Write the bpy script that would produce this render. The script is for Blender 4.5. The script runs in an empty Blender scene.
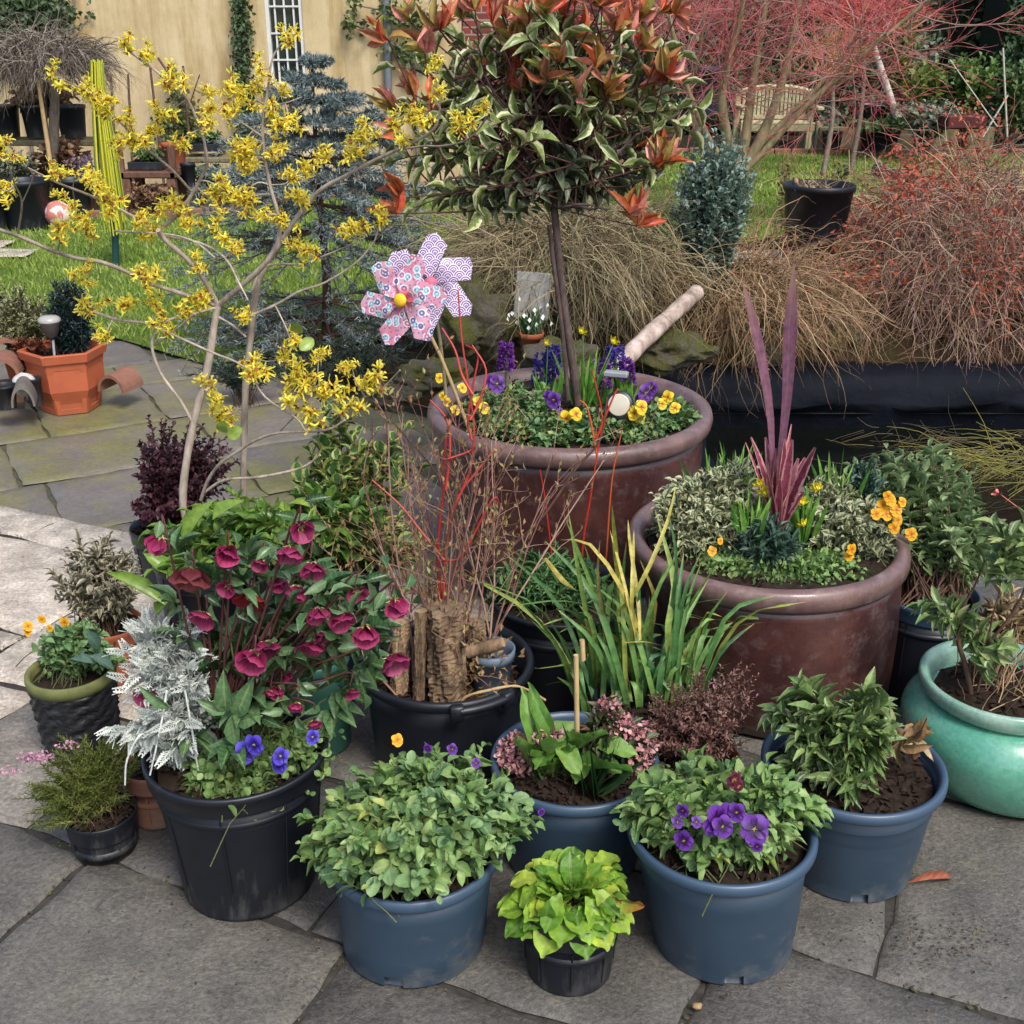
import bpy, math, random
import numpy as np
rng = np.random.default_rng(7); random.seed(7)
TAU = math.tau
scene = bpy.context.scene
COL = scene.collection
# ---------------------------------------------------------------- camera model (used to take measurements off the photograph)
F, CH = 1150.0, 1.65
PITCH = math.atan(492 / F); CP, SP = math.cos(PITCH), math.sin(PITCH)
def ray(x, y):
    u = (x - 512) / F; v = (y - 512) / F
    return np.array([u, CP - v * SP, -SP - v * CP])
def G(x, y, z=0.0):
    d = ray(x, y); return np.array([0, 0, CH]) + d * ((z - CH) / d[2])
def P(x, y, Y):
    d = ray(x, y); return np.array([0, 0, CH]) + d * (Y / d[1])
def S(Y, z=0.0):
    return F / (Y * CP + (CH - z) * SP)          # pixels per metre there
# ---------------------------------------------------------------- mesh accumulator
def nrm(a):
    a = np.asarray(a, float); return a / np.maximum(np.linalg.norm(a, axis=-1, keepdims=True), 1e-9)
class MB:
    def __init__(s): s.V = []; s.Q = []; s.T = []; s.A = []; s.MQ = []; s.MT = []; s.n = 0
    def add(s, V, Q=None, T=None, A=None, mi=0):
        V = np.asarray(V, float).reshape(-1, 3); k = len(V)
        if A is None: A = np.zeros((k, 3)); A[:, 0] = rng.random()
        if Q is not None and len(Q): Q = np.asarray(Q, int).reshape(-1, 4); s.Q.append(Q + s.n); s.MQ.append(np.full(len(Q), mi))
        if T is not None and len(T): T = np.asarray(T, int).reshape(-1, 3); s.T.append(T + s.n); s.MT.append(np.full(len(T), mi))
        s.V.append(V); s.A.append(np.asarray(A, float)); s.n += k; return s
    def mesh(s, name, mats, off=(0, 0, 0), smooth=True):
        V = np.concatenate(s.V) - np.asarray(off); A = np.concatenate(s.A)
        Q = np.concatenate(s.Q) if s.Q else np.zeros((0, 4), int); T = np.concatenate(s.T) if s.T else np.zeros((0, 3), int)
        mi = np.concatenate(s.MQ + s.MT) if (s.MQ or s.MT) else np.zeros(0, int)
        me = bpy.data.meshes.new(name)
        me.vertices.add(len(V)); me.vertices.foreach_set('co', V.ravel())
        nl = len(Q) * 4 + len(T) * 3; me.loops.add(nl)
        me.loops.foreach_set('vertex_index', np.concatenate([Q.ravel(), T.ravel()]).astype(np.int32))
        npoly = len(Q) + len(T); me.polygons.add(npoly)
        st = np.concatenate([np.arange(len(Q)) * 4, len(Q) * 4 + np.arange(len(T)) * 3]).astype(np.int32)
        me.polygons.foreach_set('loop_start', st)
        if smooth is not None: me.polygons.foreach_set('use_smooth', np.full(npoly, bool(smooth)))
        me.polygons.foreach_set('material_index', mi.astype(np.int32))
        at = me.attributes.new('lf', 'FLOAT_VECTOR', 'POINT'); at.data.foreach_set('vector', A.ravel())
        for m in (mats if isinstance(mats, (list, tuple)) else [mats]): me.materials.append(m)
        me.update(calc_edges=True); me.validate(); return me
    def build(s, name, mats, parent=None, smooth=True, label=None):
        off = tuple(parent['_w']) if parent is not None else (0, 0, 0)
        o = bpy.data.objects.new(name, s.mesh(name, mats, off, smooth)); COL.objects.link(o)
        if parent is not None: o.parent = parent; o['_w'] = list(off)
        if label: o['label'] = label
        return o
def tag(o, label=None, cat=None, group=None, kind=None):
    if label: o['label'] = label
    if cat: o['category'] = cat
    if group: o['group'] = group
    if kind: o['kind'] = kind
    return o
def thing(name, label, cat, loc, group=None):
    o = bpy.data.objects.new(name, None); COL.objects.link(o); o.empty_display_size = .05
    o.location = tuple(float(c) for c in loc); o['_w'] = [float(c) for c in loc]
    return tag(o, label, cat, group)
def put(me, name, parent, pos, rot=None, sc=1.0):
    o = bpy.data.objects.new(name, me); COL.objects.link(o); o.parent = parent
    w = parent['_w']; o.location = [float(pos[i] - w[i]) for i in range(3)]
    if rot is not None: o.rotation_euler = rot
    o.scale = (sc, sc, sc); return o
def euler_to(d, spin=0.0):                       # rotate local +Z to direction d
    from mathutils import Vector, Matrix
    q = Vector([float(c) for c in d]).to_track_quat('Z', 'Y'); return (q.to_matrix() @ Matrix.Rotation(spin, 3, 'Z')).to_euler()
# ---------------------------------------------------------------- materials
def mat(name):
    m = bpy.data.materials.new(name); m.use_nodes = True; m.node_tree.nodes.clear(); return m, m.node_tree
def N(nt, t, ins=None, **kw):
    n = nt.nodes.new(t)
    for k, v in kw.items(): setattr(n, k, v)
    for k, v in (ins or {}).items():
        if isinstance(v, bpy.types.NodeSocket): nt.links.new(v, n.inputs[k])
        else: n.inputs[k].default_value = v
    return n
def c4(c): return (c[0], c[1], c[2], 1)
def ramp(nt, fac, stops, interp='LINEAR'):
    r = N(nt, 'ShaderNodeValToRGB', {0: fac}); r.color_ramp.interpolation = interp; e = r.color_ramp.elements
    while len(e) < len(stops): e.new(.5)
    for i, (p, c) in enumerate(stops): e[i].position = p; e[i].color = c4(c) if not isinstance(c, float) else (c, c, c, 1)
    return r.outputs[0]
def mix(nt, f, a, b, bt='MIX'):
    n = nt.nodes.new('ShaderNodeMix'); n.data_type = 'RGBA'; n.blend_type = bt
    for s, v in ((n.inputs[0], f), (n.inputs[6], a), (n.inputs[7], b)):
        if isinstance(v, bpy.types.NodeSocket): nt.links.new(v, s)
        elif isinstance(v, (int, float)): s.default_value = v
        else: s.default_value = c4(v)
    return n.outputs[2]
def mth(nt, op, a, b=0.0, cl=False):
    n = nt.nodes.new('ShaderNodeMath'); n.operation = op; n.use_clamp = cl
    for i, v in enumerate((a, b)):
        if isinstance(v, bpy.types.NodeSocket): nt.links.new(v, n.inputs[i])
        else: n.inputs[i].default_value = v
    return n.outputs[0]
def noise(nt, sc, det=4, rough=.6, co='Object', dist=0.0):
    t = N(nt, 'ShaderNodeTexCoord'); return N(nt, 'ShaderNodeTexNoise', {'Vector': t.outputs[co], 'Scale': sc, 'Detail': det, 'Roughness': rough, 'Distortion': dist}).outputs[0]
def finish(nt, col, rough=.6, spec=.5, bump=None, bs=.3, bd=.01, trans=0.0, tcol=None, coat=0.0):
    b = N(nt, 'ShaderNodeBsdfPrincipled')
    for k, v in (('Base Color', col), ('Roughness', rough), ('Specular IOR Level', spec), ('Coat Weight', coat)):
        if isinstance(v, bpy.types.NodeSocket): nt.links.new(v, b.inputs[k])
        elif isinstance(v, (int, float)): b.inputs[k].default_value = v
        else: b.inputs[k].default_value = c4(v)
    if coat: b.inputs['Coat Roughness'].default_value = .08
    if bump is not None:
        bn = N(nt, 'ShaderNodeBump', {'Height': bump, 'Strength': bs, 'Distance': bd}); nt.links.new(bn.outputs[0], b.inputs['Normal'])
    out = N(nt, 'ShaderNodeOutputMaterial'); sh = b.outputs[0]
    if trans:
        tr = N(nt, 'ShaderNodeBsdfTranslucent'); 
        if isinstance(col, bpy.types.NodeSocket): nt.links.new(col, tr.inputs[0])
        else: tr.inputs[0].default_value = c4(col)
        sh = N(nt, 'ShaderNodeMixShader', {0: trans, 1: sh, 2: tr.outputs[0]}).outputs[0]
    nt.links.new(sh, out.inputs[0])
def leafmat(name, cols, edge=None, ew=.7, vein=.12, rough=.45, tr=.25, tip=None, tipw=.75, spec=.35, spots=None, sheen=0.0):
    m, nt = mat(name); a = N(nt, 'ShaderNodeAttribute', attribute_name='lf')
    x = N(nt, 'ShaderNodeSeparateXYZ', {0: a.outputs['Vector']}); r, u, v = x.outputs
    cols = list(cols) * 2 if len(cols) == 1 else cols; n = len(cols); c = ramp(nt, r, [(i / max(1, n - 1), q) for i, q in enumerate(cols)])
    nz = noise(nt, 55, 3); c = mix(nt, .55, c, ramp(nt, nz, [(.3, (.35, .35, .35)), (.7, (1.5, 1.5, 1.5))]), 'MULTIPLY')
    av = mth(nt, 'ABSOLUTE', v)
    if vein:
        f = mth(nt, 'MULTIPLY', mth(nt, 'LESS_THAN', av, .13), vein * 3); c = mix(nt, f, c, (.28, .36, .14))
        rib = mth(nt, 'SINE', mth(nt, 'ADD', mth(nt, 'MULTIPLY', u, 42.0), mth(nt, 'MULTIPLY', av, -6.0)))
        c = mix(nt, mth(nt, 'MULTIPLY', mth(nt, 'GREATER_THAN', rib, .7), vein), c, (.3, .4, .16))
    if edge is not None:
        f = mth(nt, 'ADD', av, mth(nt, 'MULTIPLY', mth(nt, 'SUBTRACT', noise(nt, 90, 2), .5), .9)); c = mix(nt, mth(nt, 'MULTIPLY', mth(nt, 'GREATER_THAN', f, ew), .9), c, edge)
    if tip is not None:
        f = mth(nt, 'MULTIPLY', mth(nt, 'SUBTRACT', u, tipw), 1 / max(.02, 1 - tipw), True); c = mix(nt, f, c, tip)
    if spots is not None:
        c = mix(nt, mth(nt, 'GREATER_THAN', noise(nt, 23, 2), .68), c, spots)
    finish(nt, c, rough, spec, bump=nz, bs=.25, bd=.002, trans=tr); return m
def barkmat(name, a, b, sc=30, rough=.8, bs=.6):
    m, nt = mat(name); t = N(nt, 'ShaderNodeTexCoord')
    mp = N(nt, 'ShaderNodeMapping', {0: t.outputs['Object'], 'Scale': (1, 1, .35)})
    n1 = N(nt, 'ShaderNodeTexNoise', {'Vector': mp.outputs[0], 'Scale': sc, 'Detail': 6, 'Roughness': .7}).outputs[0]
    at = N(nt, 'ShaderNodeAttribute', attribute_name='lf'); r = N(nt, 'ShaderNodeSeparateXYZ', {0: at.outputs['Vector']}).outputs[0]
    c = mix(nt, ramp(nt, n1, [(.35, 0.0), (.65, 1.0)]), a, b); c = mix(nt, .5, c, ramp(nt, r, [(0, (.5, .5, .5)), (1, (1.5, 1.5, 1.5))]), 'MULTIPLY')
    finish(nt, c, rough, .25, bump=n1, bs=bs, bd=.004); return m
def rampmat(name, cols, rough=.6, tr=0.0, spec=.3):   # colour only by the per-piece random value
    m, nt = mat(name); at = N(nt, 'ShaderNodeAttribute', attribute_name='lf'); r = N(nt, 'ShaderNodeSeparateXYZ', {0: at.outputs['Vector']}).outputs[0]
    finish(nt, ramp(nt, r, [(i / max(1, len(cols) - 1), q) for i, q in enumerate(cols)]), rough, spec, trans=tr); return m
def petalmat(name, stops, cols=None, rough=.5, tr=.3):  # stops over u (base to tip), multiplied by random tone
    m, nt = mat(name); at = N(nt, 'ShaderNodeAttribute', attribute_name='lf'); x = N(nt, 'ShaderNodeSeparateXYZ', {0: at.outputs['Vector']})
    c = ramp(nt, x.outputs[1], stops)
    vs = mth(nt, 'SINE', mth(nt, 'MULTIPLY', x.outputs[2], 14.0)); c = mix(nt, mth(nt, 'MULTIPLY', mth(nt, 'GREATER_THAN', vs, .6), .25), c, (.02, .0, .02))
    c = mix(nt, .6, c, ramp(nt, x.outputs[0], [(0, (.55, .55, .6)), (1, (1.4, 1.35, 1.3))]), 'MULTIPLY'); finish(nt, c, rough, .3, trans=tr); return m
def plainmat(name, a, b=None, sc=12, rough=.6, spec=.4, bs=.2, dirt=None, dirt_amt=.5, coat=0.0, streak=False, det=5):
    m, nt = mat(name); n1 = noise(nt, sc, det, .65); b = b or tuple(c * .7 for c in a)
    c = mix(nt, ramp(nt, n1, [(.3, 0.0), (.7, 1.0)]), a, b)
    if dirt is not None:
        t = N(nt, 'ShaderNodeTexCoord'); z = N(nt, 'ShaderNodeSeparateXYZ', {0: t.outputs['Object']}).outputs[2]
        mp = N(nt, 'ShaderNodeMapping', {0: t.outputs['Object'], 'Scale': (1, 1, .25 if streak else 1)})
        n2 = N(nt, 'ShaderNodeTexNoise', {'Vector': mp.outputs[0], 'Scale': 26, 'Detail': 6, 'Roughness': .75}).outputs[0]
        n3 = noise(nt, 6, 3)
        low = mth(nt, 'SUBTRACT', .16, mth(nt, 'MULTIPLY', z, 1.2), True)
        f = mth(nt, 'MULTIPLY', mth(nt, 'SUBTRACT', mth(nt, 'ADD', mth(nt, 'ADD', mth(nt, 'MULTIPLY', n2, .8), mth(nt, 'MULTIPLY', n3, .5)), low), .765), 4.5, True)
        c = mix(nt, mth(nt, 'MULTIPLY', f, dirt_amt), c, dirt)
    rg = mth(nt, 'ADD', mth(nt, 'MULTIPLY', n1, .3), rough - .12)
    finish(nt, c, rg, spec, bump=n1, bs=bs, bd=.003, coat=coat); return m
# ---------------------------------------------------------------- leaf templates: x width(-1..1), y length 0..1, z lift in length units
def leaf_t(rows, fold=.25, curl=.3, nc=1, wave=0.0):
    """rows: list of (t, halfwidth 0..1)"""
    V = []; U = []
    cols = [-1 + i / nc for i in range(2 * nc + 1)]
    for t, w in rows:
        for c in cols:
            V.append((c * w, t, fold * abs(c) * w * .5 - curl * t * t + wave * math.sin(t * 17 + c * 3) * abs(c))); U.append((t, c))
    k = len(cols); Q = []
    for i in range(len(rows) - 1):
        for j in range(k - 1): Q.append((i * k + j, i * k + j + 1, (i + 1) * k + j + 1, (i + 1) * k + j))
    return np.array(V), np.array(U), np.array(Q)
OV = leaf_t([(0, .06), (.2, .6), (.45, 1), (.75, .75), (1, .04)], .5, .25)
OVC = leaf_t([(0, .06), (.15, .5), (.35, .95), (.6, 1), (.82, .7), (1, .06)], .5, .5, wave=.05)
LAN = leaf_t([(0, .08), (.3, .9), (.6, 1), (.85, .5), (1, .03)], .5, .3)
TINY = leaf_t([(0, .15), (.5, 1), (1, .1)], .4, .2)
NEED = leaf_t([(0, .6), (1, .25)], .5, .1, nc=1)
ROUND = leaf_t([(0, .1), (.15, .65), (.4, 1), (.7, .95), (.9, .6), (1, .2)], .3, .2, wave=.03)
CRINK = leaf_t([(0, .12), (.12, .3), (.25, .55), (.38, .75), (.5, .93), (.6, .98), (.7, 1), (.8, .88), (.9, .65), (1, .2)], .3, .55, nc=2, wave=.07)
BLADE = leaf_t([(0, .7), (.25, 1), (.5, .95), (.75, .7), (1, .05)], .5, 0)
PETAL = leaf_t([(0, .2), (.3, .75), (.6, 1), (.85, .8), (1, .35)], .1, -.15, nc=2, wave=.04)
def join_t(parts):
    V = []; U = []; Q = []; n = 0
    for (v, u, q), (ox, oy, ang, sl, sw, sx) in parts:
        ca, sa = math.cos(ang), math.sin(ang); x = v[:, 0] * sw; y = v[:, 1] * sl
        V.append(np.stack([(x * ca + y * sa) * sx + ox, -x * sa + y * ca + oy, v[:, 2] * sl], 1)); U.append(u); Q.append(q + n); n += len(v)
    return np.concatenate(V), np.concatenate(U), np.concatenate(Q)
def feather():
    st = leaf_t([(0, 1), (.5, 1), (1, .8)], .1, .35); lb = leaf_t([(0, .6), (.6, 1), (1, .8)], .2, .1); ps = [(st, (0, 0, 0, 1, .035, 1))]
    for i in range(6):
        y = .22 + .14 * i; l = .46 * (1 - .10 * i)
        for sgn in (-1, 1):
            ps.append((lb, (0, y, sgn * .85, l, .030, 1.0)))
            ps.append((lb, (sgn * l * .42, y + .36 * l, sgn * .1, l * .42, .028, 1.0)))
            ps.append((lb, (sgn * l * .42, y + .36 * l, sgn * 1.6, l * .36, .028, 1.0)))
    return join_t(ps)
FEATH = feather()
def inst(mb, tpl, pos, d, up, L, W, rnd=None, mi=0):
    V, U, Q = tpl; pos = np.asarray(pos, float).reshape(-1, 3); n = len(pos)
    if n == 0: return
    d = nrm(np.broadcast_to(d, (n, 3))); up = np.broadcast_to(up, (n, 3))
    x = nrm(np.cross(d, up)); z = np.cross(x, d)
    L = np.broadcast_to(L, (n,)); W = np.broadcast_to(W, (n,))
    if rnd is None: rnd = rng.random(n)
    k = len(V)
    w = pos[:, None] + x[:, None] * (V[None, :, 0, None] * W[:, None, None]) + d[:, None] * (V[None, :, 1, None] * L[:, None, None]) + z[:, None] * (V[None, :, 2, None] * L[:, None, None])
    A = np.zeros((n, k, 3)); A[:, :, 0] = rnd[:, None]; A[:, :, 1] = U[None, :, 0]; A[:, :, 2] = U[None, :, 1]
    QQ = (Q[None] + (np.arange(n) * k)[:, None, None]).reshape(-1, 4)
    mb.add(w.reshape(-1, 3), QQ, None, A.reshape(-1, 3), mi)
def tubes(mb, Pt, R, sides=4, rnd=None, mi=0, cap=False):
    """Pt N,K,3 ; R N,K"""
    Pt = np.asarray(Pt, float); n, k, _ = Pt.shape; R = np.broadcast_to(R, (n, k))
    T = nrm(np.gradient(Pt, axis=1)); ref = np.where(np.abs(T[:, :1, 2:3]) > .8, np.array([[[1., .13, 0]]]), np.array([[[0, .07, 1.]]])); ref = np.broadcast_to(ref, T.shape)
    a = nrm(np.cross(T, ref)); b = np.cross(T, a); th = np.arange(sides) * TAU / sides
    ring = Pt[:, :, None] + R[:, :, None, None] * (a[:, :, None] * np.cos(th)[None, None, :, None] + b[:, :, None] * np.sin(th)[None, None, :, None])
    i = np.arange(k - 1)[:, None] * sides; j = np.arange(sides)[None]; j2 = (j + 1) % sides
    q = np.stack([i + j, i + j2, i + sides + j2, i + sides + j], -1).reshape(-1, 4)
    Q = (q[None] + (np.arange(n) * k * sides)[:, None, None]).reshape(-1, 4)
    A = np.zeros((n, k, sides, 3)); A[..., 0] = (rng.random(n) if rnd is None else np.broadcast_to(rnd, (n,)))[:, None, None]; A[..., 1] = np.linspace(0, 1, k)[None, :, None]; A[..., 2] = np.linspace(-1, 1, sides)[None, None]
    mb.add(ring.reshape(-1, 3), Q, None, A.reshape(-1, 3), mi)
    if cap:
        for e in range(n):
            for kk in (0, k - 1):
                mb.add(np.vstack([ring[e, kk], Pt[e, kk]]), None, [(t, (t + 1) % sides, sides) for t in range(sides)], None, mi)
def path(pts, m=4):
    """smooth a polyline (Catmull-Rom)"""
    p = np.asarray(pts, float); q = np.vstack([2 * p[0] - p[1], p, 2 * p[-1] - p[-2]]); o = []
    for i in range(1, len(q) - 2):
        for t in np.linspace(0, 1, m, endpoint=False):
            a, b, c, d = q[i - 1], q[i], q[i + 1], q[i + 2]
            o.append(.5 * (2 * b + (c - a) * t + (2 * a - 5 * b + 4 * c - d) * t * t + (3 * b - a - 3 * c + d) * t ** 3))
    o.append(p[-1]); return np.array(o)
def tube1(mb, pts, r0, r1, sides=7, m=4, jit=0.0, mi=0, cap=True, rnd=None):
    q = path(pts, m) if m > 1 else np.asarray(pts, float)
    r = np.linspace(r0, r1, len(q)) * (1 + jit * (rng.random(len(q)) - .5)); tubes(mb, q[None], r[None], sides, rnd, mi, cap); return q
def box(mb, c, s, rz=0.0, bev=.0, mi=0, tilt=None):
    c = np.asarray(c, float); hx, hy, hz = [v / 2 for v in s]; b = min(bev, hx * .9, hy * .9, hz * .9)
    if b <= 0:
        V = np.array([(x, y, z) for x in (-hx, hx) for y in (-hy, hy) for z in (-hz, hz)]); Q = [(0, 1, 3, 2), (4, 6, 7, 5), (0, 4, 5, 1), (2, 3, 7, 6), (0, 2, 6, 4), (1, 5, 7, 3)]; T = None
    else:
        def lay(z, i): 
            X, Yy = hx - i, hy - i
            e = b * .6 if i == 0 else b * .3
            return [(-X + e, -Yy, z), (X - e, -Yy, z), (X, -Yy + e, z), (X, Yy - e, z), (X - e, Yy, z), (-X + e, Yy, z), (-X, Yy - e, z), (-X, -Yy + e, z)]
        V = np.array(lay(-hz, b) + lay(-hz + b, 0) + lay(hz - b, 0) + lay(hz, b) + [(0, 0, -hz), (0, 0, hz)]); Q = []; T = []
        for l in range(3):
            for j in range(8): Q.append((l * 8 + j, l * 8 + (j + 1) % 8, l * 8 + 8 + (j + 1) % 8, l * 8 + 8 + j))
        for j in range(8): T += [((j + 1) % 8, j, 32), (24 + j, 24 + (j + 1) % 8, 33)]
    if tilt is not None: V = V @ np.array(tilt).T
    ca, sa = math.cos(rz), math.sin(rz); V = np.stack([V[:, 0] * ca - V[:, 1] * sa, V[:, 0] * sa + V[:, 1] * ca, V[:, 2]], 1) + c
    mb.add(V, Q, T, None, mi)
def lathe(mb, prof, c=(0, 0, 0), n=72, skip=None, wob=0.0, mi=0, a0=0.0, closed=False):
    prof = np.asarray(prof, float); k = len(prof); th = a0 + np.arange(n) * TAU / n
    w = 1 + wob * (np.sin(th * 2 + 1) + .5 * np.sin(3 * th + 2))
    V = np.stack([prof[:, 0, None] * np.cos(th) * w, prof[:, 0, None] * np.sin(th) * w, np.broadcast_to(prof[:, 1, None], (k, n))], -1).reshape(-1, 3) + np.asarray(c)
    Q = []
    for i in range(k - 1):
        for j in range(n):
            if skip and skip(i, j): continue
            Q.append((i * n + j, i * n + (j + 1) % n, (i + 1) * n + (j + 1) % n, (i + 1) * n + j))
    A = np.zeros((len(V), 3)); A[:, 0] = .5; A[:, 1] = np.repeat(np.linspace(0, 1, k), n); mb.add(V, Q, None, A, mi)
def blob(mb, c, r, n=18, m=12, amp=.15, sc=2.0, seed=0, mi=0, flat=None):
    from mathutils import noise as mn, Vector
    r = np.broadcast_to(r, (3,)); V = []
    for i in range(m + 1):
        ph = math.pi * i / m
        for j in range(n):
            th = TAU * j / n; d = Vector((math.sin(ph) * math.cos(th), math.sin(ph) * math.sin(th), math.cos(ph)))
            k = 1 + amp * mn.noise(d * sc + Vector((seed, seed * 1.7, 0))) * 2 + amp * .4 * mn.noise(d * sc * 3 + Vector((seed, 0, 5)))
            k += amp * .22 * mn.noise(d * sc * 8 + Vector((seed, 3, 5))) + amp * .1 * mn.noise(d * sc * 20); V.append((c[0] + d.x * r[0] * k, c[1] + d.y * r[1] * k, c[2] + d.z * r[2] * k))
    Q = [(i * n + j, (i + 1) * n + j, (i + 1) * n + (j + 1) % n, i * n + (j + 1) % n) for i in range(m) for j in range(n)]
    mb.add(V, Q, None, None, mi)
# ---------------------------------------------------------------- plant growth helpers
def rdir(n, zmin=-1.0, zmax=1.0):
    z = rng.uniform(zmin, zmax, n); a = rng.uniform(0, TAU, n); s = np.sqrt(1 - z * z); return np.stack([s * np.cos(a), s * np.sin(a), z], 1)
def dome(c, r, n, zmin=-.2, shell=.45):
    d = rdir(n, zmin, 1); k = rng.random(n) ** shell; return np.asarray(c) + d * np.asarray(r) * k[:, None]
def stemcurves(base, tips, K=7, sag=.12, jb=.02, wig=.01):
    tips = np.asarray(tips, float); n = len(tips); b = np.broadcast_to(np.asarray(base, float), (n, 3)) + rng.normal(0, jb, (n, 3)) * [1, 1, 0]
    d = tips - b; L = np.linalg.norm(d, axis=1); ctrl = b + d * .5 + np.stack([np.zeros(n), np.zeros(n), L * sag], 1) - d * [.12, .12, 0]
    t = np.linspace(0, 1, K)[None, :, None]; Pt = (1 - t) ** 2 * b[:, None] + 2 * t * (1 - t) * ctrl[:, None] + t * t * tips[:, None]
    return Pt + rng.normal(0, 1, Pt.shape) * wig * L[:, None, None] * (t > .05)
def along(Pt, per, t0=.35, t1=1.0, ang0=1.2, ang1=.5, twist=2.4, jit=.25):
    """leaf positions, directions, ups, t"""
    n, K, _ = Pt.shape; t = np.linspace(t0, t1, per); idx = t * (K - 1); i = np.minimum(idx.astype(int), K - 2); f = (idx - i)[None, :, None]
    pos = Pt[:, i] * (1 - f) + Pt[:, i + 1] * f; tan = nrm(Pt[:, i + 1] - Pt[:, i])
    ref = np.array([.31, .2, .93]); a = nrm(np.cross(tan, ref)); b = np.cross(tan, a)
    ph = rng.uniform(0, TAU, (n, 1)) + np.arange(per)[None] * twist + rng.normal(0, jit, (n, per)); th = np.linspace(ang0, ang1, per)[None] + rng.normal(0, jit, (n, per))
    rad = a * np.cos(ph)[..., None] + b * np.sin(ph)[..., None]; d = tan * np.cos(th)[..., None] + rad * np.sin(th)[..., None]
    up = tan * 1.0 + np.array([0, 0, .6]); tt = np.broadcast_to(t[None], (n, per))
    return pos.reshape(-1, 3), d.reshape(-1, 3), (up + rng.normal(0, .2, up.shape)).reshape(-1, 3), tt.reshape(-1)
def grow(par, base, tips, leaf, L, W, per, lm, sm, r=.002, t0=.35, ang0=1.2, ang1=.5, sag=.12, jb=.02, wig=.01, twist=2.4, lv=.3, name='leaves', sname='stems', K=7, clump=.5, stems=True, sides=4):
    Pt = stemcurves(base, tips, K, sag, jb, wig)
    if stems:
        sb = MB(); tubes(sb, Pt, np.linspace(r, r * .35, K)[None], sides); sb.build(sname, sm, par)
    pos, d, up, t = along(Pt, per, t0, 1, ang0, ang1, twist)
    mb = MB(); n = len(pos); sc = rng.uniform(1 - lv, 1 + lv, n) * (1 - .35 * (t > .93)); cl = np.repeat(rng.random(len(Pt)), per)
    inst(mb, leaf, pos, d, up, L * sc, W * sc, np.clip(clump * cl + (1 - clump) * rng.random(n), 0, 1)); mb.build(name, lm, par); return Pt
def branch(starts, dirs, lens, rads, K=5, wig=.12, grav=0.0, taper=.4, up=0.0):
    n = len(starts); P0 = np.asarray(starts, float); D = nrm(dirs); Pt = np.zeros((n, K, 3)); Pt[:, 0] = P0; st = (np.asarray(lens) / (K - 1))[:, None]
    for k in range(1, K):
        D = nrm(D + rng.normal(0, wig, (n, 3)) + np.array([0, 0, up - grav])); Pt[:, k] = Pt[:, k - 1] + D * st
    R = np.asarray(rads)[:, None] * np.linspace(1, taper, K)[None]; return Pt, R, D
def fork(Pt, R, D, nch, t0=.25, spread=.7, lf=.6, lens=None, rf=.6, jit=.3):
    n, K, _ = Pt.shape; t = rng.uniform(t0, 1, (n, nch)); t[:, 0] = 1.0; idx = t * (K - 1); i = np.minimum(idx.astype(int), K - 2); f = (idx - i)
    ar = np.arange(n)[:, None]; pos = Pt[ar, i] * (1 - f[..., None]) + Pt[ar, i + 1] * f[..., None]; tan = nrm(Pt[ar, i + 1] - Pt[ar, i])
    d = nrm(tan + rng.normal(0, spread, tan.shape)); rr = (R[ar, i] * (1 - f) + R[ar, i + 1] * f) * rf; ll = np.asarray(lens)[:, None] * lf * rng.uniform(1 - jit, 1 + jit, (n, nch))
    return pos.reshape(-1, 3), d.reshape(-1, 3), ll.reshape(-1), rr.reshape(-1)
# ================================================================ materials of the place
m_soil = plainmat('soil', (.035, .022, .014), (.012, .008, .006), 60, .9, .2, 1.0)
m_bark = barkmat('bark_grey', (.10, .075, .06), (.22, .18, .14), 40)
m_stem_green = barkmat('stem_green', (.06, .09, .03), (.12, .12, .05), 40)
m_stem_brown = barkmat('stem_brown', (.05, .028, .02), (.11, .06, .04), 60)
m_stem_red = rampmat('stem_red', [(.35, .02, .012), (.55, .05, .02), (.45, .09, .03)], .45)
m_black = plainmat('black_plastic', (.009, .011, .017), (.005, .006, .010), 14, .42, .5, .15, (.12, .115, .11), .35, streak=True)
m_blackdirty = plainmat('black_plastic_dusty', (.007, .009, .014), (.004, .005, .008), 14, .42, .4, .2, (.13, .125, .12), .38, streak=True)
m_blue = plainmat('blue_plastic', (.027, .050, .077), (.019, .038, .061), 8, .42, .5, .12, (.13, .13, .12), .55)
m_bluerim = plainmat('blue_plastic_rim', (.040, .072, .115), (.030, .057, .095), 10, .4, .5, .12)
m_terra = plainmat('terracotta', (.34, .095, .04), (.22, .06, .03), 14, .7, .3, .2, (.25, .15, .10), .4)
m_wood = barkmat('old_wood', (.10, .085, .045), (.22, .19, .11), 20)
m_woodbrown = barkmat('brown_wood', (.10, .045, .03), (.17, .09, .06), 20)
m_cane = barkmat('cane', (.30, .20, .09), (.42, .30, .15), 30)
m_white = plainmat('white_paint', (.62, .63, .62), (.5, .5, .48), 10, .5)
m_dryleaf = leafmat('dry_leaf', [(.12, .06, .025), (.30, .17, .08), (.38, .26, .14)], vein=.1, tr=.2)
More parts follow.
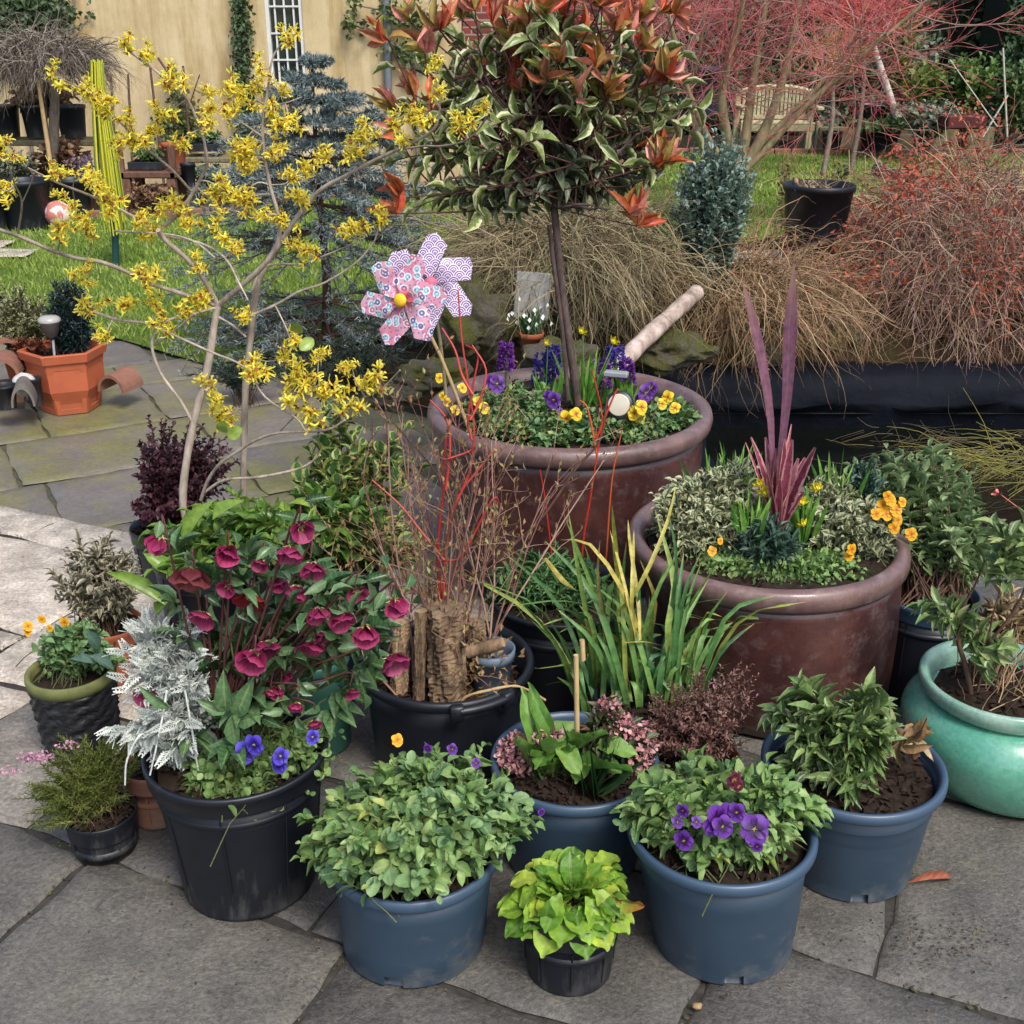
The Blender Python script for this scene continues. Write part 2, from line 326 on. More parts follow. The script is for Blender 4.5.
# ground -----------------------------------------------------------
def sheet(mb, poly, z, mi=0):
    V = [(p[0], p[1], z) for p in poly] + [(sum(p[0] for p in poly) / len(poly), sum(p[1] for p in poly) / len(poly), z)]
    mb.add(V, None, [(i, (i + 1) % len(poly), len(poly)) for i in range(len(poly))])
m, nt = mat('earth'); n1 = noise(nt, 3, 8, .7); n2 = noise(nt, 40, 4, .7)
finish(nt, mix(nt, n2, mix(nt, n1, (.045, .032, .02), (.03, .045, .016)), (.012, .010, .008)), .95, .15, bump=n2, bs=1, bd=.03); m_earth = m
PX0, PX1, PY0, PY1 = .82, 5.2, 3.78, 5.22
g = MB()
for x0, x1, y0, y1 in ((-60, PX0, -6, 80), (PX0, 60, PY1, 80), (PX0, 60, -6, PY0), (PX1, 60, PY0, PY1)):
    sheet(g, [(x0, y0), (x1, y0), (x1, y1), (x0, y1)], -.075)
sheet(g, [(-300, -100), (300, -100), (300, 400), (-300, 400)], -.8)
tag(g.build('ground', m_earth, smooth=False), kind='structure')
# front patio: riven slabs laid in a brick-like pattern ------------
AX = np.array([.909, -.417]); BX = np.array([.417, .909])
def slabmat():
    m, nt = mat('sandstone'); at = N(nt, 'ShaderNodeAttribute', attribute_name='lf'); x = N(nt, 'ShaderNodeSeparateXYZ', {0: at.outputs['Vector']}); r = x.outputs[0]; pale = x.outputs[1]
    n1 = noise(nt, 2.2, 6, .65); n2 = noise(nt, 90, 5, .8); n3 = noise(nt, 9, 5, .7)
    grey = mix(nt, ramp(nt, n1, [(.3, 0.), (.7, 1.)]), (.062, .059, .055), (.105, .099, .090))
    grey = mix(nt, mth(nt, 'MULTIPLY', r, .8), grey, (.128, .119, .104))
    pl = mix(nt, ramp(nt, n3, [(.3, 0.), (.7, 1.)]), (.42, .36, .29), (.58, .52, .45))
    c = mix(nt, pale, grey, pl)
    c = mix(nt, .9, c, ramp(nt, n2, [(.28, (.35, .35, .35)), (.5, (1, 1, 1)), (.72, (1.8, 1.72, 1.6))]), 'MULTIPLY')
    c = mix(nt, .7, c, ramp(nt, n3, [(.3, (.55, .54, .54)), (.65, (1.25, 1.22, 1.15))]), 'MULTIPLY')
    st = noise(nt, 7, 7, .8, dist=.5); c = mix(nt, ramp(nt, st, [(.60, 0.), (.70, .8)]), c, (.03, .028, .026))
    mo = noise(nt, 1.6, 5, .7); c = mix(nt, ramp(nt, mo, [(.60, 0.), (.75, .35)]), c, (.10, .11, .035))
    hb = mth(nt, 'ADD', mth(nt, 'MULTIPLY', n3, .8), mth(nt, 'MULTIPLY', n2, .35))
    finish(nt, c, ramp(nt, n1, [(.35, .27), (.65, .66)]), .5, bump=hb, bs=.9, bd=.014); return m
m_slab = slabmat()
def slab(mb, a0, a1, b0, b1, z, pale, gap=.003, ax=AX, bx=BX, org=(0, 0), jit=.006):
    """riven slab with wavy edges, a chipped rounded arris and a slightly uneven top"""
    nx, ny = max(3, int((a1 - a0) / .05)), max(3, int((b1 - b0) / .05)); r = rng.random(); tiltx, tilty, dz = rng.normal(0, .002, 3)
    pal = pale; ga = rng.uniform(0, .004, 4) + gap
    us = np.concatenate([[0, .008 / (a1 - a0)], np.linspace(0, 1, nx)[1:-1], [1 - .008 / (a1 - a0), 1]]); vs = np.concatenate([[0, .008 / (b1 - b0)], np.linspace(0, 1, ny)[1:-1], [1 - .008 / (b1 - b0), 1]])
    phs = rng.uniform(0, TAU, 6); V = []; A = []
    for j, v in enumerate(vs):
        for i, u in enumerate(us):
            a = a0 + ga[0] + (a1 - a0 - ga[0] - ga[1]) * u; b = b0 + ga[2] + (b1 - b0 - ga[2] - ga[3]) * v
            w = jit * (math.sin(b * 13 + phs[0]) + .6 * math.sin(b * 37 + phs[1])) * abs(2 * u - 1) ** 4; w2 = jit * (math.sin(a * 11 + phs[2]) + .6 * math.sin(a * 31 + phs[3])) * abs(2 * v - 1) ** 4
            e = i in (0, len(us) - 1) or j in (0, len(vs) - 1)
            p = (a + w) * ax + (b + w2) * bx + np.asarray(org)
            V.append((p[0], p[1], z + (dz + tiltx * (u - .5) + tilty * (v - .5)) * .8 - (.007 if e else 0) + .0012 * math.sin(a * 17 + phs[4]) * math.sin(b * 19 + phs[5]))); A.append((r, pal, 0))
    k = len(us); Q = [(j * k + i, j * k + i + 1, (j + 1) * k + i + 1, (j + 1) * k + i) for j in range(len(vs) - 1) for i in range(k - 1)]
    mb.add(V, Q, None, A)
pat = MB()
R_ = [(-4.2, -3.3, -.2, .6, .1), (-3.3, -2.3, -.2, .7, 0), (-2.3, -1.3, -.2, .7, 0), (-1.3, -.36, -.2, .75, 0), (-.36, .62, -.2, .95, 0), (.62, 1.7, -.2, .95, 0), (1.7, 2.8, -.2, 1.2, 0),
      (-4.2, -3.3, .6, 1.43, .1), (-3.3, -2.42, .7, 1.43, 0), (-2.42, -1.64, .7, 1.43, 0), (-1.64, -1.0, .7, 1.43, .0), (-1.3 + .3, -.36, .75, 1.43, 0), (-.36, .62, .95, 1.78, .0), (.62, 1.7, .95, 1.78, .0), (1.7, 2.8, 1.2, 1.9, 0),
      (-4.2, -3.0, 1.43, 1.87, .6), (-3.0, -2.24, 1.62, 1.87, .85), (-3.0, -2.24, 1.43, 1.62, .15), (-2.24, -1.85, 1.43, 1.87, .25), (-1.85, -1.1, 1.43, 1.87, 0), (-1.1, -.36, 1.43, 1.87, 0),
      (-.36, -.067, 1.78, 2.4, 0), (-.067, .75, 1.78, 2.4, 0), (.75, 1.7, 1.78, 2.5, .05), (1.7, 2.8, 1.9, 2.6, .05), (-1.2, -.36, 1.87, 2.4, 0),
      (-4.2, -3.35, 1.87, 2.59, .9), (-3.35, -2.51, 2.09, 2.59, .95), (-3.35, -2.51, 1.87, 2.09, .85), (-2.51, -1.9, 1.87, 2.59, .9), (-1.9, -1.2, 1.87, 2.59, .1),
      (-4.2, -3.07, 2.59, 2.79, .8), (-3.07, -2.0, 2.59, 2.79, .95), (-2.0, -1.2, 2.59, 2.79, .5), (-1.2, -.3, 2.4, 3.1, 0), (-.3, .6, 2.4, 3.1, 0), (.6, 1.3, 2.5, 3.2, .1), (1.3, 2.8, 2.6, 3.1, .6),
      (-1.2, -.3, 3.1, 3.75, 0), (-.3, .35, 3.1, 3.9, 0), (-1.2, -.3, 3.75, 4.2, 0)]
for a0, a1, b0, b1, pl in R_: slab(pat, a0, a1, b0, b1, 0, pl)  # slabs under the pots are grey, not pale: shade put into their colour
tag(pat.build('patio', m_slab), kind='structure')
jp = []
for a0, a1, b0, b1, pl in R_:
    for q in range(int(70 * (a1 - a0 + b1 - b0))):
        e_ = rng.integers(0, 2); a = rng.uniform(a0, a1) if e_ else (a0, a1)[rng.integers(0, 2)] + rng.normal(0, .007); b = (b0, b1)[rng.integers(0, 2)] + rng.normal(0, .007) if e_ else rng.uniform(b0, b1)
        if math.sin(a * 9) * math.sin(b * 7 + 1) > -.2: p = a * AX + b * BX; jp.append((p[0], p[1], -.003))
jm = MB(); jp = np.array(jp); inst(jm, TINY, jp, rng.normal(0, 1, jp.shape) * [1, 1, .15] + [0, 0, .1], rng.normal(0, .4, jp.shape) + [0, 0, 1.], rng.uniform(.004, .012, len(jp)), rng.uniform(.002, .005, len(jp)))
tag(jm.build('joint_moss', rampmat('joint_litter', [(.03, .025, .018), (.06, .05, .03), (.07, .085, .02), (.13, .10, .06), (.04, .05, .015)], .95)), 'crumbs of moss and soil caught in the joints between the slabs', 'moss', kind='stuff')
jt = MB(); cs = [(-4.2, -.2), (2.8, -.2), (2.8, 2.95), (.6, 3.2), (.3, 3.9), (-.3, 4.2), (-1.2, 4.2), (-1.2, 2.77), (-4.2, 2.77)]
W2 = [tuple(a * AX + b * BX) for a, b in cs]; jt.add([(x, y, -.010) for x, y in W2] + [(x, y, -.16) for x, y in W2] + [(0, 1.5, -.010)], [(i, i + 9, (i + 1) % 9 + 9, (i + 1) % 9) for i in range(9)], [(i, (i + 1) % 9, 18) for i in range(9)])
m_joint = plainmat('mortar', (.06, .055, .048), (.025, .023, .02), 50, .95, .2, .8); tag(jt.build('patio_base', m_joint, smooth=False), kind='structure')
# rear path: mossy slabs at a lower level
def mossmat():
    m, nt = mat('mossy_slab'); at = N(nt, 'ShaderNodeAttribute', attribute_name='lf'); r = N(nt, 'ShaderNodeSeparateXYZ', {0: at.outputs['Vector']}).outputs[0]
    n1 = noise(nt, 1.3, 6, .7); n2 = noise(nt, 60, 5, .8); n3 = noise(nt, 9, 5, .7)
    c = mix(nt, r, (.12, .108, .098), (.17, .15, .13)); c = mix(nt, ramp(nt, mth(nt, 'ADD', mth(nt, 'MULTIPLY', n1, .7), mth(nt, 'MULTIPLY', n3, .3)), [(.45, 0.), (.57, .8)]), c, (.15, .145, .04))
    c = mix(nt, .7, c, ramp(nt, n2, [(.3, (.6, .6, .6)), (.7, (1.35, 1.3, 1.3))]), 'MULTIPLY'); c = mix(nt, .6, c, ramp(nt, n3, [(.3, (.65, .65, .65)), (.7, (1.2, 1.2, 1.2))]), 'MULTIPLY')
    finish(nt, c, .55, .45, bump=n3, bs=.6, bd=.01); return m
m_moss_slab = mossmat()
pth = MB(); a2 = np.array([.875, .485]); b2 = np.array([-.485, .875]); org = (-1.59, 4.58); zr = -.055
b = -2.2; row = 0
while b < 3.2:
    hb = rng.uniform(.42, .62); a = -2.6 + rng.uniform(-.3, 0) 
    while a < 2.4:
        w = rng.uniform(.45, .85); p = np.array(org) + (a + w / 2) * a2 + (b + hb / 2) * b2
        # keep the path where the photograph shows paving: left of the spruce, before the lawn
        edge = 6.0 - .98 * (p[0] + 1.65) if p[0] > -3.4 else 7.7
        if p[1] < edge - .1 and p[0] < .1 + (5.2 - p[1]) * .6 and p[0] > -5.5 and (np.dot(p, BX) > 2.45): slab(pth, a, a + w, b, b + hb, zr, 0, .002, a2, b2, org)
        a += w
    b += hb
tag(pth.build('path', m_moss_slab), kind='structure')
m_mossj = plainmat('mossy_joint', (.075, .075, .04), (.04, .038, .025), 30, .95); pb = MB(); sheet(pb, [(-6, 3), (-1.3, 2.9), (.3, 4.2), (-.1, 4.9), (-1.6, 6.1), (-3.4, 7.8), (-6, 7.9)], zr - .012); tag(pb.build('path_base', m_mossj, smooth=False), kind='structure')
# lawn -------------------------------------------------------------
m, nt = mat('lawn_green'); n1 = noise(nt, 2.5, 6, .7); n2 = noise(nt, 120, 4, .8)
c = mix(nt, ramp(nt, n1, [(.3, 0.), (.7, 1.)]), (.09, .15, .022), (.19, .26, .045)); c = mix(nt, .8, c, ramp(nt, n2, [(.3, (.4, .4, .4)), (.7, (1.5, 1.5, 1.4))]), 'MULTIPLY'); finish(nt, c, .8, .2, bump=n2, bs=1, bd=.02); m_lawn = m
LP = [(-9, 8.2), (-4.6, 8.15), (-3.4, 7.62), (-2.33, 6.56), (-1.62, 5.96), (-.6, 6.6), (.6, 7.6), (3, 8.4), (9, 9), (9.5, 16.3), (2.3, 16.3), (.5, 14), (-1.5, 12.4), (-2.9, 11.0), (-4.7, 10.75), (-9, 10.7)]
lw = MB(); sheet(lw, LP, -.045); tag(lw.build('lawn', m_lawn, smooth=False), kind='structure')
def inside(x, y, poly):
    c = np.zeros(len(x), bool); j = len(poly) - 1
    for i in range(len(poly)):
        xi, yi = poly[i]; xj, yj = poly[j]; cr = ((yi > y) != (yj > y)) & (x < (xj - xi) * (y - yi) / (yj - yi + 1e-12) + xi); c ^= cr; j = i
    return c
n = 170000; X = rng.uniform(-5.5, 7.5, n); Y = rng.uniform(5.9, 16.3, n); k = inside(X, Y, LP) & (np.abs(X) < .5 * Y + .6); X, Y = X[k], Y[k]; n = len(X)
gb = MB(); pat_ = .5 + .5 * np.sin(X * 3.1 + 2 * np.sin(Y * 2.3)) * np.sin(Y * 4.7 + X)
bl = leaf_t([(0, 1), (1, .2)], .0, .2, nc=1); bl = (bl[0][[0, 2, 3, 5]], bl[1][[0, 2, 3, 5]], np.array([[0, 1, 3, 2]]))
inst(gb, bl, np.stack([X, Y, np.full(n, -.05)], 1), rng.normal(0, .45, (n, 3)) * [1, 1, 0] + [0, 0, 1], np.stack([rng.normal(0, 1, n), rng.normal(0, 1, n), np.zeros(n)], 1) + 1e-3, rng.uniform(.03, .06, n), .0035 + .0004 * Y, np.clip(.35 * pat_ + .65 * rng.random(n), 0, 1))
m_grass = rampmat('grass_blades', [(.08, .14, .02), (.16, .25, .035), (.27, .36, .07), (.34, .38, .13)], .5, .3)
tag(gb.build('grass', m_grass), 'short mossy lawn grass between the path and the far borders', 'grass', kind='stuff')
# stepping slabs on the lawn, far left
sp = MB()
for (x, y, s) in ((-4.35, 9.35, .55), (-3.95, 9.05, .4), (-4.55, 8.6, .6), (-5.1, 9.0, .6)): slab(sp, x - s / 2, x + s / 2, y - s * .4, y + s * .4, -.012, .85, 0, np.array([1, 0]), np.array([0, 1]))
tag(sp.build('stepping_slabs', m_slab), kind='structure')
# lawn edging (scalloped brick)
m_brick = plainmat('edging_brick', (.25, .12, .07), (.16, .09, .06), 30, .85, .2, .4)
def edging(pts, h=.09, label=''):
    mb = MB(); pts = np.array(pts); d = np.diff(pts, axis=0); L = np.linalg.norm(d, axis=1)
    for i in range(len(d)):
        k = int(L[i] / .22)
        for j in range(k):
            p = pts[i] + d[i] * (j + .5) / k; box(mb, (p[0], p[1], h / 2 - .06 + rng.normal(0, .004)), (L[i] / k - .015, .07, h), math.atan2(d[i][1], d[i][0]), .01)
    tag(mb.build('lawn_edging', m_brick, smooth=False), label, 'edging')
edging([(-7, 10.75), (-4.7, 10.82), (-2.9, 11.05), (-1.5, 12.5), (.5, 14.1), (2.2, 16.4)], label='weathered brick edging along the left side of the lawn')
edging([(2.2, 16.5), (5, 16.45), (9.3, 16.45)], label='weathered brick edging across the far end of the lawn by the bench')
# the pond -----------------------------------------------------------
m, nt = mat('pond_liner'); n1 = noise(nt, 7, 5, .6); finish(nt, mix(nt, n1, (.0018, .0026, .005), (.005, .007, .013)), .75, .12, bump=n1, bs=.5, bd=.03); m_liner = m
pw = MB(); nn = 60
def prof_sheet(mb, xs, prof, ax='x', wob=.012):
    V = []; 
    for i, x in enumerate(xs):
        for j, (y, z) in enumerate(prof):
            w = wob * math.sin(x * 9 + j) + wob * .6 * math.sin(x * 23 + j * 2); V.append((x, y + w, z + w * .5) if ax == 'x' else (y + w, x, z + w * .5))
    k = len(prof); mb.add(V, [(i * k + j, i * k + j + 1, (i + 1) * k + j + 1, (i + 1) * k + j) for i in range(len(xs) - 1) for j in range(k - 1)])
prof_sheet(pw, np.linspace(.6, 5.3, nn), [(5.6, .09), (5.36, .115), (5.3, .11), (5.24, .09), (5.22, .03), (5.205, -.02), (5.2, -.035), (5.23, -.06), (5.24, -.3), (5.1, -.75)])
prof_sheet(pw, np.linspace(3.7, 5.3, 20), [(.55, -.03), (.8, .01), (.84, -.05), (.86, -.3), (1.0, -.75)], 'y')
prof_sheet(pw, np.linspace(.7, 5.3, nn), [(3.74, -.02), (3.78, -.012), (3.8, -.05), (3.82, -.3), (3.95, -.75)])
prof_sheet(pw, np.linspace(3.7, 5.3, 20), [(5.3, 0), (5.2, -.02), (5.18, -.3), (5.1, -.75)], 'y')
tag(pw.build('pond_liner', m_liner), kind='structure')
m, nt = mat('pond_water'); n1 = noise(nt, 9, 3, .5); finish(nt, (.004, .005, .004), .10, .3, bump=n1, bs=.12, bd=.02); m_water = m
ww = MB(); sheet(ww, [(.83, 3.79), (5.21, 3.79), (5.21, 5.25), (.83, 5.25)], -.15); tag(ww.build('pond_water', m_water, smooth=False), kind='structure')
# twigs and reeds lying in the pond
mb = MB(); n = 420; p = np.stack([rng.uniform(1.6, 3.4, n), rng.uniform(4.2, 5.15, n), rng.uniform(-.15, -.10, n)], 1); d = rng.normal(0, 1, (n, 3)) * [1, .35, .12] + [-.5, -.3, 0]
Pt, Rr, D = branch(p, d, rng.uniform(.1, .35, n), np.full(n, .0016), 5, .15); tubes(mb, Pt, Rr, 3)
tag(mb.build('pond_debris', rampmat('pond_twigs', [(.03, .025, .02), (.09, .07, .04), (.16, .13, .05)])), 'dead brown twigs lying in the dark pond water', 'twigs', kind='stuff')
mb = MB(); n = 150; c0 = P(1010, 447, 4.7); p = c0 + rng.normal(0, 1, (n, 3)) * [.12, .1, .02]; p[:, 2] = rng.uniform(-.16, -.06, n); d = rng.normal(0, .35, (n, 3)) + [-1, -.35, .12]
Pt, Rr, D = branch(p, d, rng.uniform(.15, .42, n), np.full(n, .0022), 5, .1, grav=.08); tubes(mb, Pt, Rr, 3)
tag(mb.build('pond_reed', rampmat('reed', [(.16, .17, .03), (.30, .28, .06), (.2, .16, .07)], .5, .2)), 'yellow green reed trailing over the pond at the right', 'reed')
# rockery bank -------------------------------------------------------
def bankh(x, y):
    sx = 1 / (1 + np.exp(-(x + .35) * 7)) ; a = np.exp(-((y - 6.5) / .75) ** 2) * (.38 + .26 / (1 + np.exp(-(x - .75) * 5))) + np.exp(-((y - 5.75) / .4) ** 2) * .12
    return -.09 + sx * a * np.exp(-((x - 1.6) / 4) ** 4) * (1 + .05 * np.sin(x * 3.3 + y * 2))
mb = MB(); xs = np.linspace(-1.3, 7, 110); ys = np.linspace(5.3, 8.3, 50); XX, YY = np.meshgrid(xs, ys); ZZ = bankh(XX, YY) + rng.normal(0, .008, XX.shape)
k = len(xs); mb.add(np.stack([XX, YY, ZZ], -1).reshape(-1, 3), [(j * k + i, j * k + i + 1, (j + 1) * k + i + 1, (j + 1) * k + i) for j in range(len(ys) - 1) for i in range(k - 1)])
m, nt = mat('bank_soil'); n1 = noise(nt, 6, 6, .7); n2 = noise(nt, 60, 4, .8); finish(nt, mix(nt, n2, mix(nt, ramp(nt, n1, [(.4, 0.), (.6, 1.)]), (.10, .055, .03), (.07, .075, .02)), (.02, .014, .01)), .95, .1, bump=n2, bs=1, bd=.03)
tag(mb.build('bank', m), kind='structure')
m, nt = mat('mossy_rock'); n1 = noise(nt, 7, 6, .7); n2 = noise(nt, 70, 6, .8)
c = mix(nt, ramp(nt, n1, [(.42, 0.), (.58, 1.)]), (.15, .13, .105), (.115, .12, .028)); c = mix(nt, .8, c, ramp(nt, n2, [(.3, (.45, .45, .45)), (.7, (1.4, 1.4, 1.3))]), 'MULTIPLY'); finish(nt, c, .9, .2, bump=n2, bs=1, bd=.03); m_rock = m
def rock(px, py, w, h, Y, label, seed, dep=.8, mt=None):
    s = S(Y, .2); c = P(px, py, Y); mb = MB(); blob(mb, c, (w / s / 2.3, w / s / 2.3 * dep, h / s / 2.2), 64, 44, .24, 2.0, seed)
    tag(mb.build('rock', mt or m_rock), label, 'rock', 'rockery stones between the big pot and the weeping shrub')
rock(472, 322, 88, 86, 4.95, 'large rounded mossy green boulder just right of the purple pinwheel', 1)
rock(592, 305, 88, 62, 5.3, 'mossy green boulder right of the standard tree stem', 2)
rock(560, 362, 84, 44, 4.75, 'low flat mossy boulder behind the hyacinths', 3)
rock(432, 375, 80, 34, 4.55, 'grey brown flat stone at the left rim of the big glazed pot', 4)
rock(668, 352, 92, 40, 5.0, 'mossy stone under the golden weeping twigs', 5)
rock(750, 350, 90, 44, 5.55, 'mossy stone above the pond liner', 6)
rock(392, 398, 60, 26, 4.4, 'small dark stone beside the yellow witch hazel flowers', 7)
rock(520, 330, 46, 34, 5.1, 'small rust brown stone below the grey slab', 8)
rock(742, 262, 110, 20, 6.2, 'long pale stone beneath the black tub', 9, mt=plainmat('pale_stone', (.42, .38, .32), (.28, .25, .2), 20, .9))
rock(830, 340, 80, 40, 5.7, 'stone in shade under the red brown maple mound', 10)
# grey slab of slate leaning in the rockery
mb = MB(); c = P(532, 296, 5.05); box(mb, c, (.155, .035, .20), .1, .006, tilt=[[1, 0, .12], [0, 1, .25], [-.1, -.2, 1]]); tag(mb.build('slate_slab', plainmat('slate', (.26, .255, .24), (.16, .16, .15), 30, .7, bs=.5), smooth=False), 'upright pale grey stone slab among the rockery behind the tree stem', 'slab')
# pale fallen log
mb = MB(); tube1(mb, [P(600, 392, 4.55), P(632, 352, 4.75), P(668, 318, 4.95), P(697, 292, 5.15)], .041, .035, 12, 4, .22, cap=True); tag(mb.build('pale_log', barkmat('pale_bark', (.15, .11, .09), (.44, .35, .30), 14)), 'pale pinkish log leaning out from under the golden weeping twigs', 'log')
# snowdrop pot
def small_pot(name, c, r, h, mt, label, cat='plant pot', group=None, n=40, soil=True, lip=.016):
    t = thing(name, label, cat, c, group); mb = MB(); lathe(mb, [(r * .72, 0), (r * .93, h - lip * 1.6), (r, h - lip * 1.55), (r * 1.02, h - .002), (r * .99, h), (r * .93, h - .002), (r * .9, h - lip * 1.6), (r * .7, .01)], c, n); mb.build('pot_body', mt, t)
    if soil:
        mb = MB(); lathe(mb, [(.001, h * .86), (r * .5, h * .87), (r * .9, h * .84)], c, 24, wob=.02); mb.build('soil', m_soil, t)
    return t
c = P(531, 352, 4.9); small_pot('terracotta_pot', c, .055, .09, m_terra, 'small terracotta pot of snowdrops in front of the mossy boulder')
pl = thing('snowdrop_clump', 'clump of white snowdrops in the small terracotta pot of the rockery', 'snowdrops', c + [0, 0, .08])
m_blade = leafmat('blade_green', [(.03, .08, .03), (.06, .13, .05), (.10, .18, .06)], vein=0)
def tuft(par, base, n, L, W, mt, spread=.5, jb=.02, name='leaves', up=1.0, tpl=BLADE, bend=.0, rnd=None, K=0, droop=.5):
    """arching blades as ribbons"""
    base = np.asarray(base, float); K = 8; d0 = nrm(rng.normal(0, spread, (n, 3)) * [1, 1, .2] + [0, 0, up]); Ls = rng.uniform(.6, 1.1, n) * L; Pt = np.zeros((n, K, 3)); Pt[:, 0] = base + rng.normal(0, jb, (n, 3)) * [1, 1, 0]; D = d0
    for k in range(1, K):
        D = nrm(D + np.array([0, 0, -droop / K]) * (k / K) * 3 * (.4 + np.linalg.norm(d0[:, :2], axis=1, keepdims=True)) + rng.normal(0, .025, (n, 3))); Pt[:, k] = Pt[:, k - 1] + D * (Ls / (K - 1))[:, None]
    ribbons(par, Pt, W, mt, name, rnd)
def ribbons(par, Pt, W, mt, name='leaves', rnd=None, mb=None, side=None, prof=None):
    n, K, _ = Pt.shape; T = nrm(np.gradient(Pt, axis=1)); s = side if side is not None else nrm(np.cross(T[:, 0], rng.normal(0, 1, (n, 3))))
    s = np.broadcast_to(s[:, None] if s.ndim == 2 else s, T.shape); s = nrm(s - T * (s * T).sum(-1, keepdims=True)); nn_ = np.cross(s, T)
    w = (np.array(prof) if prof is not None else np.sin(np.linspace(.35, math.pi, K)) ** .7)[None, :, None] * np.broadcast_to(W, (n,))[:, None, None] * .5
    V = np.stack([Pt - s * w + nn_ * w * .35, Pt, Pt + s * w + nn_ * w * .35], 2); A = np.zeros((n, K, 3, 3)); A[..., 0] = (rng.random(n) if rnd is None else rnd)[:, None, None]; A[..., 1] = np.linspace(0, 1, K)[None, :, None]; A[..., 2] = np.array([-1, 0, 1])
    i = np.arange(K - 1)[:, None] * 3; j = np.arange(2)[None]; q = np.stack([i + j, i + j + 1, i + j + 4, i + j + 3], -1).reshape(-1, 4); Q = (q[None] + (np.arange(n) * K * 3)[:, None, None]).reshape(-1, 4)
    own = mb is None; mb = mb or MB(); mb.add(V.reshape(-1, 3), Q, None, A.reshape(-1, 3))
    if own: mb.build(name, mt, par)
tuft(pl, c + [0, 0, .08], 60, .13, .008, m_blade, .35, .025)
fl = MB(); p = c + [0, 0, .17] + rng.normal(0, 1, (26, 3)) * [.05, .04, .025]; inst(fl, TINY, p, [0, 0, -1], rng.normal(0, 1, (26, 3)), .02, .009); fl.build('flowers', plainmat('snow_white', (.75, .77, .72), (.7, .72, .66)), pl)
for (x, y, Y, n, lab) in ((597, 278, 5.45, 150, 'drift of white snowdrops above the mossy boulder right of the tree stem'), (490, 268, 5.6, 80, 'thin drift of snowdrops above the large mossy boulder')):
    c = P(x, y, Y); pl = thing('snowdrop_clump', lab, 'snowdrops', c - [0, 0, .06]); 
    for q in range(9): tuft(pl, c - [0, 0, .06] + rng.normal(0, 1, 3) * [.13, .08, 0], n // 9, .12, .008, m_blade, .4, .03, name='leaf_tuft')
    fl = MB(); p = c + rng.normal(0, 1, (n, 3)) * [.15, .1, .03]; inst(fl, TINY, p, [0, 0, -1], rng.normal(0, 1, (n, 3)), .02, .009); fl.build('flowers', bpy.data.materials['snow_white'], pl)
# ================================================================ twig mounds
def twigmound(name, label, cat, c, r, n, mats, L=(.3, .6), rad=.0022, grav=.16, leaves=None, nch=3, zmin=.0, wig=.22, group=None, trunk=None, core=None):
    t = thing(name, label, cat, (c[0], c[1], max(0, c[2] - r[2]))); mb = MB()
    d = rdir(n, zmin, 1); st = np.asarray(c) + d * np.asarray(r) * (rng.random((n, 1)) ** .35) * .92
    dd = d * [1, 1, .25] * 1.0 + rng.normal(0, .5, (n, 3)) + [0, 0, .15]
    Pt, Rr, D = branch(st, dd, rng.uniform(*L, n), rad * rng.uniform(.7, 1.8, n), 7, wig, grav); tubes(mb, Pt, Rr, 3)
    s2, d2, l2, r2 = fork(Pt, Rr, D, nch, .1, .6, .55, rng.uniform(*L, n), .65); P2, R2, D2 = branch(s2, d2, l2, r2, 5, wig, grav * .9); tubes(mb, P2, R2, 3)
    mb.build('twigs', mats, t)
    if trunk:
        tb = MB()
        for q in trunk: tube1(tb, q, .03, .012, 7, 4, .2)
        tb.build('trunk', m_bark, t)
    if leaves:
        nl, lm, ls = leaves; ix = rng.integers(0, len(P2), nl); kx = rng.integers(1, 5, nl); lb = MB(); inst(lb, TINY, P2[ix, kx], rng.normal(0, 1, (nl, 3)), rng.normal(0, 1, (nl, 3)), ls * rng.uniform(.6, 1.4, nl), ls * .35, np.clip(rng.random(nl), 0, 1)); lb.build('leaves', lm, t)
    return t, P2
m_tw_gold = rampmat('twigs_gold', [(.09, .055, .03), (.25, .16, .08), (.44, .33, .18), (.30, .16, .09), (.20, .13, .08)], .7)
m_tw_olive = rampmat('twigs_olive', [(.07, .055, .03), (.19, .145, .08), (.36, .31, .17), (.22, .15, .09)], .7)
m_tw_grey = rampmat('twigs_grey', [(.06, .045, .035), (.16, .13, .10), (.28, .24, .20)], .7)
m_tw_red = rampmat('twigs_redbrown', [(.08, .035, .03), (.20, .10, .08), (.32, .18, .12), (.48, .36, .22), (.36, .22, .22)], .7)
m_lf_rust = leafmat('rust_leaves', [(.34, .06, .03), (.46, .12, .05), (.40, .09, .06), (.28, .12, .07)], vein=0, tr=.3)
c = P(565, 262, 5.5); twigmound('weeping_shrub', 'olive brown weeping shrub of bare arching twigs right behind the tree stem', 'weeping shrub', c, (.55, .45, .27), 1150, m_tw_olive, (.25, .5), .0026, .19, nch=3, zmin=-.1)
c = P(742, 300, 5.62); twigmound('weeping_shrub', 'golden brown weeping shrub with bare twigs trailing to the pond liner', 'weeping shrub', c, (.50, .36, .24), 1000, m_tw_gold, (.2, .42), .0027, .19, nch=3, zmin=-.15)
c = P(968, 285, 6.25); t, P2 = twigmound('weeping_maple', 'dense mound of red brown weeping maple twigs with rust coloured leaves beside the pond', 'maple', c, (.86, .75, .66), 4000, m_tw_red, (.2, .5), .0024, .17, nch=3, zmin=-.25,
          trunk=[[(3.0, 6.4, -.05), (2.9, 6.35, .35), (2.6, 6.3, .6), (2.2, 6.2, .75)], [(3.0, 6.4, .2), (3.2, 6.3, .6), (3.3, 6.1, .9)]])
